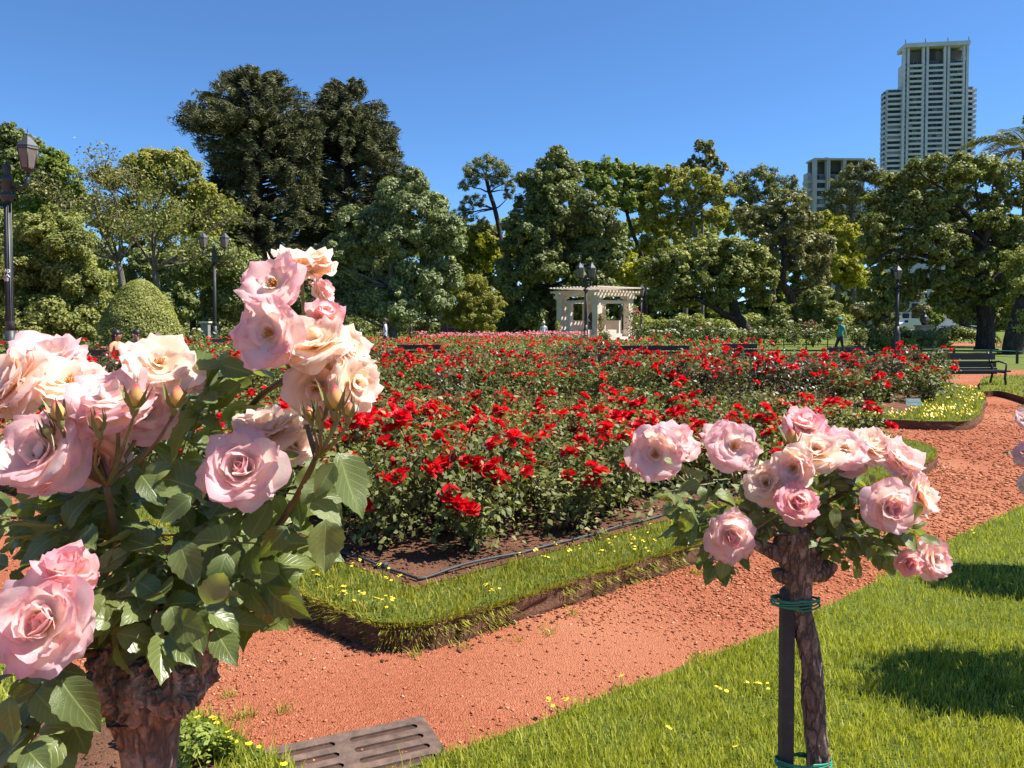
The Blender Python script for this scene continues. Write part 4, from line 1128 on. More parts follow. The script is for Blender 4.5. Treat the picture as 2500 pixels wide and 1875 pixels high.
tie((P(1921, 1466, YR).x, YR, zt), (P(1962, 1466, YR).x, YR, zt), 5, 0.016, 'upper green twine tie holding the slender rose trunk to its stake')
tie((P(1919, 1845, YR).x, YR - 0.028, P(1919, 1840, YR).z), (P(1996, 1866, YR).x, YR, P(1996, 1866, YR).z), 5, 0.018, 'lower green twine tie around the slender rose trunk and its stake')

# ------------------------------------------------------------------ roses just past the right edge, their shade falls on the lawn
def side_rose(base, ztop, r0, blooms, seed, label, nleaf=26):
    o = empty('standard_rose', base, 0, label, 'rose tree')
    obj('trunk', rough_tube('trunk', [(0, 0, 0), (0.01, 0.0, 0.4), (-0.01, 0, 0.8), (0, 0, ztop - 0.1)], [0.03, 0.028, 0.027, 0.035], M_DARKBARK, 14, 0.15, 12, seed, 6), o)
    r = random.Random(seed)
    for k, (x, y, z, rad, colr) in enumerate(blooms):
        foot = bloom(o, (x, y, z), (x * 0.6 - 0.1, -0.6, 0.5), rad, r.choice(('open', 'loose', 'full')), colr, seed * 7 + k)
        cane(o, [Vector((0, 0, ztop - 0.12)), Vector((x * 0.5, y * 0.5, z - 0.08)), foot], 0.006, 0.0024)
    for k in range(nleaf):
        a = r.random() * 6.28; q = math.sqrt(r.random()) * r0
        p = Vector((q * math.cos(a), q * math.sin(a) * 0.6, ztop + r.uniform(-0.08, 0.16)))
        d = Vector((math.cos(a), math.sin(a), r.uniform(-0.6, 0.4)))
        compound(o, p, d, (r.uniform(-0.4, 0.4), r.uniform(-0.6, 0.2), 1), 0.05, r)
    pos = []
    for k in range(1700):
        a = r.random() * 6.28; q = math.sqrt(r.random()) * r0
        p = Vector((q * math.cos(a), q * math.sin(a) * 0.62, ztop + r.uniform(-0.12, 0.12)))
        if base[0] + p.x > (base[1] + p.y) * 0.672: pos.append(tuple(p))
    flat_leaves(o, np.array(pos), 0.034, seed)
    return o
def loc_at(px, py, Y, base): return tuple(P(px, py, Y) - Vector(base))
bs = (2.80, 3.45, 0.012)
side_rose(bs, 1.05, 0.52, [loc_at(2512, 1020, 3.4, bs) + (0.05, 'pink'), loc_at(2506, 1105, 3.35, bs) + (0.055, 'pink'), loc_at(2518, 1180, 3.3, bs) + (0.05, 'cream'), (0.1, 0.1, 1.22, 0.05, 'pink'), (0.3, 0, 1.15, 0.05, 'pink'), (-0.1, 0.2, 1.2, 0.05, 'cream')], 51, 'standard rose at the lawn edge of which only a few pale blooms show', 40)
bs = (3.80, 4.8, 0.012)
side_rose(bs, 1.05, 0.55, [(0.1, 0.1, 1.22, 0.05, 'pink'), (0.3, 0, 1.15, 0.05, 'pink'), (-0.2, 0.2, 1.2, 0.05, 'cream')], 52, 'standard rose whose shade falls on the far part of the lawn', 40)
# ------------------------------------------------------------------ rose bushes of the beds
M_BLEAF = leafy('bush_leaf', (0.06, 0.07, 0.02), (0.135, 0.15, 0.042), (0.30, 0.295, 0.11), 0.24, 0.5, 0.22, 0.6)
M_BLEAF2 = leafy('bush_leaf_bronze', (0.045, 0.03, 0.022), (0.085, 0.085, 0.035), (0.15, 0.15, 0.07), 0.22, 0.42, 0.4, 0.6)
M_BSTEM = simple('bush_stem', (0.09, 0.06, 0.03), 0.7, 0.4, 20)
def m_red(name, a, b, c):
    t = NT(name); g = t.n('ShaderNodeNewGeometry'); oi = t.n('ShaderNodeObjectInfo')
    f = t.math('ADD', t.math('MULTIPLY', g.outputs['Random Per Island'], 0.6), t.math('MULTIPLY', oi.outputs['Random'], 0.4))
    col = t.ramp(f, [(0.1, a), (0.5, b), (1.0, c)])
    bs_ = t.bsdf(col, 0.5, 0.3)
    return t.done(t.translucent(bs_, col, 0.38))
M_RED = m_red('red_petal', (0.52, 0.002, 0.010), (0.80, 0.007, 0.018), (0.92, 0.03, 0.04))
M_PINKB = m_red('bed_pink_petal', (0.62, 0.10, 0.18), (0.80, 0.25, 0.30), (0.90, 0.50, 0.50))
M_WHITEB = m_red('white_petal', (0.75, 0.70, 0.52), (0.86, 0.84, 0.74), (0.9, 0.9, 0.86))
def leaf_cloud(pos, nrm, size, r, aspect=0.55, fold=0.0):
    """diamond leaves at pos facing nrm; arrays"""
    n = len(pos)
    rv = r.normal(size=(n, 3)); t = np.cross(nrm, rv); t /= np.linalg.norm(t, axis=1)[:, None] + 1e-9
    b_ = np.cross(nrm, t)
    s = (size * np.ones(n))[:, None]
    V = np.empty((n, 4, 3)); V[:, 0] = pos - t * s; V[:, 1] = pos + b_ * s * aspect - t * s * 0.15; V[:, 2] = pos + t * s; V[:, 3] = pos - b_ * s * aspect - t * s * 0.15
    if fold:
        V[:, 1] += nrm * s * fold; V[:, 3] += nrm * s * fold
    return V.reshape(-1, 3), np.arange(n * 4).reshape(-1, 4)
def tri_cloud(pos, nrm, size, r, aspect=0.5):
    """far leaves: one pointed face each"""
    n = len(pos); t = np.cross(nrm, r.normal(size=(n, 3))); t /= np.linalg.norm(t, axis=1)[:, None] + 1e-9; b_ = np.cross(nrm, t)
    s = (size * np.ones(n))[:, None]
    V = np.stack([pos + t * s, pos - t * s * 0.8 + b_ * s * aspect * 1.3, pos - t * s * 0.8 - b_ * s * aspect * 1.3], 1)
    return V.reshape(-1, 3), np.arange(n * 3).reshape(-1, 3)
def unit(a): return a / (np.linalg.norm(a, axis=1)[:, None] + 1e-9)
def bush_foliage(seed, w=0.36, h=0.72, n=620, leaf_size=0.026, mat=None):
    """leaves in threes and fives along stems that fan out of the ground"""
    r = np.random.default_rng(seed); pos = []; nr = []; stems = []
    ns = 15
    for k in range(ns):
        a = r.random() * 6.28; sp = w * (0.25 + 0.75 * r.random()); hh = h * (0.62 + 0.38 * r.random())
        tip = np.array([math.cos(a) * sp, math.sin(a) * sp, hh]); mid = np.array([tip[0] * 0.45, tip[1] * 0.45, hh * 0.6])
        stems.append([(0.02 * math.cos(a), 0.02 * math.sin(a), 0), tuple(mid), tuple(tip)])
        m = n // ns
        t = 0.12 + 0.88 * r.random(m) ** 0.65
        c = (2 * t * (1 - t))[:, None] * mid + (t ** 2)[:, None] * tip
        off = r.normal(size=(m, 3)) * 0.062 * np.array([1, 1, 0.75])
        pos.append(c + off); q = unit(off) * 0.5 + r.normal(size=(m, 3)) * 0.45 + np.array([0, 0, 0.75]); nr.append(unit(q))
    m = n // 4   # low skirt of leaves
    a = r.random(m) * 6.28; q = w * (0.3 + 0.75 * r.random(m))
    pos.append(np.stack([np.cos(a) * q, np.sin(a) * q, 0.04 + h * 0.45 * r.random(m)], 1)); nr.append(unit(np.stack([np.cos(a) * 0.6, np.sin(a) * 0.6, 0.6 + 0 * a], 1) + r.normal(size=(m, 3)) * 0.4))
    pos, nr = np.concatenate(pos), np.concatenate(nr)
    pos[:, 2] = np.maximum(pos[:, 2], 0.03)
    V, F = leaf_cloud(pos, nr, leaf_size * (0.7 + 0.6 * r.random(len(pos))), r, 0.6, 0.22)
    b = MB()
    for st in stems: b.tube(bez(*st, 5), [0.007, 0.006, 0.005, 0.004, 0.003], 4)
    return np_mesh('foliage', V, F, None, False, [mat or M_BLEAF]), b.mesh('stems', [M_BSTEM]), [st[2] for st in stems]
def small_bloom(name, seed, mat, n=20):
    """a many-petalled small rose: cupped petals in three rows, joined at a green hip"""
    r = random.Random(seed); b = MB()
    for row, (cnt, tilt, L_, w) in enumerate(((6, 78, 1.0, 0.62), (6, 52, 0.86, 0.56), (5, 28, 0.66, 0.46), (4, 8, 0.46, 0.34))):
        for k in range(cnt):
            a = k * 6.2832 / cnt + row * 0.6 + r.uniform(-0.25, 0.25); t = R(tilt + r.uniform(-12, 12))
            c, s = math.cos(a), math.sin(a)
            def pt(l, q, dz=0.0):
                x = l * math.sin(t); z = l * math.cos(t) + dz; y = q
                return (c * x - s * y, s * x + c * y, z)
            L2 = L_ * r.uniform(0.88, 1.1); j = r.uniform(-0.08, 0.08)
            vs = [pt(0.05, 0), pt(L2 * 0.55, -w * 0.8, 0.06), pt(L2 * 0.6, 0, -0.05), pt(L2 * 0.55, w * 0.8, 0.06), pt(L2, -w * 0.55, 0.05 + j), pt(L2 * 1.06, 0, -0.05), pt(L2, w * 0.55, 0.05 - j)]
            b.add(vs, [(0, 1, 2), (0, 2, 3), (1, 4, 5, 2), (2, 5, 6, 3)], 0, True)
    b.lathe([(0.06, -0.35), (0.16, -0.18), (0.18, 0.0), (0.05, 0.1)], 6, (0, 0, 0), 1)
    return b.mesh(name, [mat, M_SEPAL])
RED = [small_bloom('bloom', k, M_RED) for k in range(5)]
PNK = [small_bloom('bloom', 20 + k, M_PINKB) for k in range(3)]
WHT = [small_bloom('bloom', 30 + k, M_WHITEB) for k in range(3)]
FOL = [bush_foliage(60 + k, 0.37, 0.50 + 0.04 * (k % 3), 640) for k in range(8)]
FOLB = [bush_foliage(70 + k, 0.45, 0.66, 420, 0.036) for k in range(4)]
FOLR = [bush_foliage(80 + k, 0.45, 0.70, 420, 0.036, M_BLEAF2) for k in range(4)]
FOLC = [bush_foliage(90 + k, 0.75, 0.68, 480, 0.055) for k in range(3)]
def bush(x, y, z, protos, blooms, nb, bsize, label, group, r, sc=1.0, name='rose_bush', cat='rose bush', seen_only=True):
    f, st, tips = r.choice(protos)
    pn = noise.noise((x * 0.55, y * 0.55, 6.0)) + 0.5 * noise.noise((x * 1.6, y * 1.6, 2.0))
    if name == 'rose_bush': nb = max(0, int(round(nb * (1.0 + 1.2 * pn))))
    o = empty(name, (x, y, z), r.random() * 6.28, label, cat, group)
    s = sc * r.uniform(0.88, 1.15)
    hs = s * r.uniform(0.82, 1.18)
    o.scale = (s, s, hs)
    q = obj('foliage', f, o); q['kind'] = 'stuff'
    q = obj('stems', st, o); q['kind'] = 'stuff'
    tl = list(tips); r.shuffle(tl)
    k = 0
    for t in tl[:nb]:
        t = Vector(t)
        if name == 'rose_bush' and r.random() < 0.3: t = Vector((t.x * 1.1, t.y * 1.1, t.z * r.uniform(0.6, 0.85)))
        m = 1 if r.random() < 0.45 else r.choice((2, 3))
        for _ in range(m):
            b_ = obj('bloom', r.choice(blooms), o)
            p = t + Vector((r.uniform(-0.05, 0.05), r.uniform(-0.05, 0.05), r.uniform(-0.02, 0.07))) * (1.0 if m > 1 else 0.4)
            ax_ = Vector((t.x * 0.9 + r.uniform(-0.5, 0.5), t.y * 0.9 + r.uniform(-0.5, 0.5), 0.75))
            # most flowers look up and towards the light side of the bush
            b_.matrix_local = Matrix.Translation(p) @ frame(ax_, r.random() * 6.28) @ Matrix.Scale(bsize * r.uniform(0.72, 1.12) / s, 4)
    return o
def fill_bed(poly, gap, z, maxn, seed, inset=0.0):
    r = random.Random(seed); poly = np.asarray(poly)
    lo, hi = poly.min(0), poly.max(0); pts = []
    y = lo[1]; row = 0
    while y < hi[1]:
        x = lo[0] + (gap / 2 if row % 2 else 0)
        while x < hi[0]:
            pts.append((x + r.uniform(-0.2, 0.2) * gap, y + r.uniform(-0.2, 0.2) * gap)); x += gap
        y += gap * 0.87; row += 1
    pts = np.array(pts); pts = pts[in_poly(pts, poly)]
    return [p for p in pts if abs(p[0]) < 0.80 * p[1] + 0.6]
rb = random.Random(77)
bed1_pts = fill_bed(clean_offset(BED1, 0.70), 0.50, BH, 200, 5)
for x, y in bed1_pts:
    edge = y < 6.0
    nb = rb.choice((4, 5, 6, 8)) if y > 5.2 else rb.choice((2, 3, 4))
    bush(x, y, BH, FOL, RED, nb, 0.066 if y < 7.5 else 0.058, ('bush with red roses in the front row along the drip hose' if y < 4.3 + abs(x + 0.5) * 0.93 + 1.0 else 'bush with bright red roses inside the bed behind the drip hose' if y < 9.6 else 'red rose bush at the back of the closest bed'), 'red rose bushes of the closest bed', rb, 1.0)
print('bed1', len(bed1_pts))
BUSH2 = ccw(catmull([(-7.5, 13.7), (0, 14), (4, 13.9), (6.3, 13.6), (7.4, 13.9), (8.2, 14.7), (9.3, 16.3), (9.8, 17.6), (9.6, 18.8), (8.2, 19.6), (4, 20.8), (-1, 21.3), (-6, 20.8), (-8.5, 18.5), (-8.3, 15)], 4))
bed2_pts = fill_bed(BUSH2, 0.88, BH, 200, 6)
for x, y in bed2_pts:
    pr_ = FOLB if (noise.noise((x * 0.35, y * 0.35, 2)) < 0.08 or y > 18) and y < 19 else FOLR
    bush(x, y, BH + 0.002, pr_, RED, rb.choice((4, 6, 7, 9)), 0.06, ('bronze leaved bush with red roses behind the name plate bed front' if pr_ is FOLR else 'green leaved bush with red roses in the bed that carries the name plate'), 'red rose bushes of the second bed', rb, 1.06)
print('bed2', len(bed2_pts))
# farther on the bushes are past counting: one mass of leaves and flowers
def far_mass(poly, gap, z, seed, sc, pink, nleaf, label, height=0.72):
    r = np.random.default_rng(seed); VL = []; VB = []; mi = []
    for x, y in fill_bed(poly, gap, z, 0, seed):
        m = nleaf; a = r.random(m) * 6.28; q = gap * 0.62 * np.sqrt(r.random(m)); hh = height * sc * (0.8 + 0.4 * r.random())
        zz = z + hh * (1 - 0.35 * (q / gap / 0.62) ** 2) * (0.25 + 0.75 * r.random(m) ** 0.5)
        VL.append(np.stack([x + np.cos(a) * q, y + np.sin(a) * q, zz], 1))
        k = int(r.integers(5, 14)) if pink else (int(r.integers(0, 7)) if r.random() < 0.75 else 0)
        if k:
            a = r.random(k) * 6.28; q = gap * 0.55 * np.sqrt(r.random(k))
            VB.append(np.stack([x + np.cos(a) * q, y + np.sin(a) * q, z + hh * (0.86 + 0.2 * r.random(k))], 1))
    pos = np.concatenate(VL); n = unit(r.normal(size=pos.shape) * 0.5 + np.array([0, 0, 0.8]))
    V, F = leaf_cloud(pos, n, 0.055 * (0.7 + 0.6 * r.random(len(pos))), r, 0.6, 0.2)
    pb = np.concatenate(VB); nb = len(pb); parts = [V]; FF = [F]; base = len(V); mi = [0] * len(F)
    for k in range(3):     # each flower: three crossing cups of petals
        n = unit(r.normal(size=pb.shape) * 0.6 + np.array([0.1, -0.4, 0.7]))
        v, f = leaf_cloud(pb, n, 0.062 * (0.8 + 0.4 * r.random(nb)), r, 0.9, 0.35)
        parts.append(v); FF.append(f + base); base += len(v); mi += [1 + (r.random() < 0.0)] * len(f)
    me = np_mesh('rose_bushes', np.concatenate(parts), np.concatenate(FF), None, False, [M_BLEAF, M_PINKB if pink else M_RED], mi)
    return tag(obj('rose_bushes', me), label, 'rose bushes', None, 'stuff')
far_mass(clean_offset(BED3, 0.5), 1.1, 0.1, 7, 1.05, False, 130, 'far bed of rose bushes with scattered red blooms')
far_mass(clean_offset(BED4, 0.4), 1.1, 0.1, 8, 1.0, True, 90, 'far bed of roses in full pink bloom before the white pergola')
# ================================================================== trees
M_BARKG = m_bark('grey_bark', (0.05, 0.043, 0.036), (0.15, 0.13, 0.11), (0.30, 0.27, 0.235), 4, 0.8, 0.05)
M_BARKD = m_bark('dark_bark', (0.018, 0.014, 0.011), (0.055, 0.042, 0.033), (0.13, 0.10, 0.08), 4, 0.8, 0.05)
M_BARKB = m_bark('brown_bark', (0.03, 0.02, 0.014), (0.10, 0.07, 0.05), (0.24, 0.17, 0.125), 4, 0.8, 0.05)
LM = {
 'olive':  leafy('leaf_olive', (0.089, 0.101, 0.025), (0.212, 0.229, 0.057), (0.402, 0.399, 0.109), 0.28, 0.55, 0.25),
 'deep':   leafy('leaf_deep', (0.084, 0.097, 0.029), (0.178, 0.202, 0.060), (0.335, 0.352, 0.121), 0.24, 0.5, 0.3),
 'grey':   leafy('leaf_grey_green', (0.106, 0.129, 0.051), (0.223, 0.258, 0.103), (0.390, 0.434, 0.196), 0.25, 0.5, 0.3),
 'fresh':  leafy('leaf_fresh', (0.095, 0.129, 0.021), (0.212, 0.258, 0.041), (0.368, 0.405, 0.081), 0.3, 0.55, 0.25),
 'yellow': leafy('leaf_yellow_green', (0.14, 0.14, 0.024), (0.28, 0.27, 0.048), (0.44, 0.40, 0.09), 0.35, 0.55, 0.25),
 'lime':   leafy('leaf_lime', (0.18, 0.185, 0.015), (0.34, 0.33, 0.028), (0.48, 0.44, 0.055), 0.38, 0.55, 0.25),
 'gum':    leafy('leaf_gum', (0.100, 0.099, 0.034), (0.223, 0.211, 0.078), (0.368, 0.340, 0.138), 0.25, 0.5, 0.3),
 'pine':   leafy('needle_green', (0.067, 0.077, 0.023), (0.156, 0.170, 0.052), (0.290, 0.299, 0.098), 0.18, 0.55, 0.25),
 'bunya':  leafy('bunya_green', (0.03, 0.036, 0.015), (0.08, 0.085, 0.032), (0.20, 0.19, 0.07), 0.12, 0.55, 0.25),
 'brown':  leafy('dry_twig', (0.06, 0.044, 0.03), (0.13, 0.10, 0.07), (0.22, 0.175, 0.125), 0.1, 0.8, 0.1),
}
def tree_base(px, Y, z=0.0):
    return Vector((P(px, 800, Y).x, Y, z))
def crown_points(blobs, r, leaf, dens, clumps=26, flat=0.9):
    """blobs: (centre, radius). Leaves sit in clumps on the blobs, thick outside, thin inside"""
    pos = []; nr = []
    for c, rad in blobs:
        c = np.array(c); n = max(30, int(dens * (rad / leaf) ** 2 * 27)); k = max(10, int(clumps * 1.5))
        d = unit(r.normal(size=(k, 3))); d[:, 2] = d[:, 2] * 0.9 + 0.12
        cc = c + d * rad * (0.45 + 0.45 * r.random((k, 1))) * np.array([1, 1, flat])
        cr = rad * (0.17 + 0.20 * r.random(k))
        which = r.integers(0, k, n)
        o = unit(r.normal(size=(n, 3))); q = r.random((n, 1)) ** 0.45
        p = cc[which] + o * q * cr[which][:, None] * np.array([1, 1, 0.8])
        pos.append(p); nr.append(unit(o * 0.55 + unit(p - c) * 0.45 + np.array([0, 0, 0.45]) + r.normal(size=(n, 3)) * 0.45))
    return np.concatenate(pos), np.concatenate(nr)
def limb(parent, p0, p1, r0, r1, mat, r, bend=0.18, n=7, sides=7, name='limb'):
    p0, p1 = Vector(p0), Vector(p1); d = p1 - p0; L_ = d.length
    m = (p0 + p1) / 2 + Vector((r.uniform(-1, 1), r.uniform(-1, 1), r.uniform(-0.2, 0.9))) * bend * L_
    pts = bez(p0, m, p1, n)
    for i in range(1, n - 1): pts[i] += Vector((r.uniform(-1, 1), r.uniform(-1, 1), r.uniform(-1, 1))) * L_ * 0.018
    b = MB(); b.tube([q - p0 for q in pts], [r0 + (r1 - r0) * (i / (n - 1)) ** 0.8 for i in range(n)], sides)
    o = b.build(name, mat, parent); o.location = p0
    return pts
def tree(name, label, px, Y, trunk, blobs, leaf='olive', size=None, dens=1.0, bark=None, rt=0.3, seed=1, depth=0.55, cat='tree', group=None, clumps=26, aspect=0.5, limbs=True, twig=0.0):
    """trunk: picture points from the ground up; blobs: (px, py, radius px[, depth offset m]); all at real distance Y"""
    r = random.Random(seed); rr = np.random.default_rng(seed)
    base = tree_base(px, Y)
    o = empty(name, base, 0, label, cat, group)
    bark = bark or M_BARKG
    tp = [Vector((0, 0, -0.05))] + [P(x, y, Y) - base for x, y in trunk]
    for i in range(1, len(tp)): tp[i].y += r.uniform(-0.15, 0.15)
    n = len(tp)
    me = rough_tube('trunk', tp, [rt * (1.35 if i == 0 else 1.0 - 0.5 * i / n) for i in range(n)], bark, 11, 0.12, 1.2, seed, 5)
    obj('trunk', me, o)
    bl = []
    for q in blobs:
        x, y, rp = q[:3]; rad = S(rp, Y)
        dy = q[3] if len(q) > 3 else r.uniform(-depth, depth) * rad * 1.6
        c = P(x, y, Y) - base; c = c * (1 + dy / Y) if False else c + Vector((0, dy, 0))
        bl.append((c, rad))
    fork = tp[-1]
    if limbs:
        for c, rad in (bl if limbs is True else bl[::limbs]):
            k = min(range(1, n), key=lambda i: (tp[i] - c).length + (0.8 * (tp[i].z - c.z) if tp[i].z > c.z else 0))
            limb(o, tp[k], c + Vector((0, 0, -0.1 * rad)), rt * r.uniform(0.26, 0.4), rt * 0.07, bark, r)
    size = (size * 0.66) if size else 0.0021 * Y
    pos, nr = crown_points(bl, rr, size, dens, clumps)
    keep = pos[:, 2] > 0.05
    pos, nr = pos[keep], nr[keep]
    V, F = tri_cloud(pos, nr, size * (0.65 + 0.6 * rr.random(len(pos))), rr, aspect)
    c = obj('crown', np_mesh('crown', V, F), o, LM[leaf]); c['kind'] = 'stuff'
    return o, len(F)
NT_ = []
def T(*a, **k):
    o, n = tree(*a, **k); NT_.append((a[0], n)); return o

# --- left side
T('dark_conifer', 'dark blue green tree top behind the tall lamp at the picture edge', 30, 82, [(30, 700), (35, 500), (40, 380)], [(30, 345, 42), (70, 360, 34), (10, 390, 48), (60, 410, 48), (20, 460, 60), (80, 480, 55), (-40, 420, 70), (40, 330, 30), (10, 560, 70), (-60, 520, 80)], 'deep', seed=11, bark=M_BARKD, rt=0.4)
T('leafy_tree', 'green leafy tree between the tall lamp and the yellowish tree', 150, 76, [(150, 760), (155, 600), (150, 470)], [(130, 400, 42), (165, 430, 40), (185, 465, 36), (110, 450, 50), (150, 500, 55), (200, 500, 35), (90, 520, 60), (145, 385, 26)], 'fresh', seed=12, rt=0.3)
T('yellow_green_tree', 'tall yellow green tree left of the two domed conifers', 370, 66, [(380, 800), (370, 650), (365, 520)], [(320, 405, 40), (370, 405, 44), (425, 400, 42), (470, 420, 44), (280, 440, 42), (340, 450, 50), (400, 460, 52), (460, 480, 55), (505, 480, 45), (255, 440, 20), (440, 540, 55), (300, 510, 45), (500, 560, 50), (370, 390, 26), (450, 385, 22), (240, 430, 16), (540, 520, 40)], 'yellow', seed=13, dens=0.8, rt=0.3)
T('olive_tree', 'dense olive green evergreen beside the tall lamp', 140, 40, [(140, 800), (140, 700), (140, 620)], [(140, 560, 62), (100, 560, 50), (180, 600, 66), (90, 650, 80), (170, 690, 88), (210, 690, 55), (60, 740, 85), (150, 780, 90), (220, 760, 62), (90, 800, 85), (40, 660, 70), (30, 580, 55), (0, 700, 80), (230, 810, 50), (110, 520, 30)], 'olive', size=0.13, seed=14, dens=0.85, rt=0.25, bark=M_BARKD)
# shaggy twiggy trees
def twig_tree(name, label, px, Y, trunk, ends, seed, rt=0.22, levels=4, leaf_n=2500, leafm='olive'):
    r = random.Random(seed); rr = np.random.default_rng(seed)
    base = tree_base(px, Y); o = empty(name, base, 0, label, 'tree')
    tp = [Vector((0, 0, -0.05))] + [P(x, y, Y) - base for x, y in trunk]; n = len(tp)
    obj('trunk', rough_tube('trunk', tp, [rt * (1.3 - 0.7 * i / n) for i in range(n)], M_BARKG, 9, 0.12, 1.2, seed, 5), o)
    segs = MB(); tips = []
    def grow(p, d, L_, rad, lev):
        q = p + d * L_
        m = (p + q) / 2 + Vector((r.uniform(-1, 1), r.uniform(-1, 1), r.uniform(-1, 1))) * L_ * 0.13
        segs.tube(bez(p, m, q, 4), [rad, rad * 0.85, rad * 0.7, rad * 0.55], 4 if lev < 2 else 3, cap=False)
        if lev >= levels: tips.append(q); return
        for _ in range(3 if lev else 4):
            dd = (d + Vector((r.uniform(-1, 1), r.uniform(-1, 1), r.uniform(-0.7, 1.0))) * 0.75).normalized()
            grow(p + (q - p) * r.uniform(0.45, 1.0), dd, L_ * r.uniform(0.55, 0.78), rad * 0.6, lev + 1)
    for x, y in ends:
        e = P(x, y, Y) - base + Vector((0, r.uniform(-1.5, 1.5), 0))
        k = min(range(1, n), key=lambda i: (tp[i] - e).length)
        pts = limb(o, tp[k], e, rt * 0.5, rt * 0.22, M_BARKG, r, 0.25)
        for pp, dd in ((pts[-1], (pts[-1] - pts[-3]).normalized()), (pts[4], (pts[-1] - pts[3]).normalized()), (pts[3], Vector((r.uniform(-1, 1), r.uniform(-1, 1), 0.6)).normalized())):
            grow(pp, dd, S(48, Y) * r.uniform(0.8, 1.2), rt * 0.22, 1)
    segs.build('twigs', LM['brown'], o)['kind'] = 'stuff'
    t = np.array([tuple(v) for v in tips]); k = rr.integers(0, len(t), leaf_n)
    pos = t[k] + rr.normal(size=(leaf_n, 3)) * 0.32
    V, F = leaf_cloud(pos, unit(rr.normal(size=(leaf_n, 3)) + np.array([0, 0, 0.6])), 0.0023 * Y * (0.6 + 0.6 * rr.random(leaf_n)), rr, 0.5, 0.1)
    obj('crown', np_mesh('crown', V, F), o, LM[leafm])['kind'] = 'stuff'
    return o
twig_tree('bare_tree', 'nearly bare tree with a haze of brown twigs above the clipped dome', 310, 52, [(310, 790), (300, 700), (290, 640)], [(190, 520), (230, 480), (280, 470), (320, 500), (250, 560), (180, 600), (340, 560), (290, 560)], 31, leaf_n=6000, leafm='gum')
twig_tree('bare_tree', 'pale limbed twiggy tree before the dark domed conifers', 385, 50, [(385, 800), (385, 720), (378, 660)], [(420, 560), (450, 640), (500, 640), (370, 570), (330, 590), (480, 550), (410, 500), (520, 560)], 32, leaf_n=3500, leafm='olive')
T('dark_evergreen', 'dark evergreen thicket behind the double lamp', 470, 62, [(470, 800), (470, 740)], [(430, 640, 60), (480, 660, 60), (400, 700, 70), (460, 740, 70), (520, 700, 70), (560, 740, 70), (340, 640, 60), (300, 700, 70), (520, 620, 60), (590, 650, 60), (600, 760, 60), (650, 740, 70), (700, 760, 60), (250, 640, 60)], 'deep', seed=15, dens=0.7, rt=0.3, bark=M_BARKD, limbs=False)
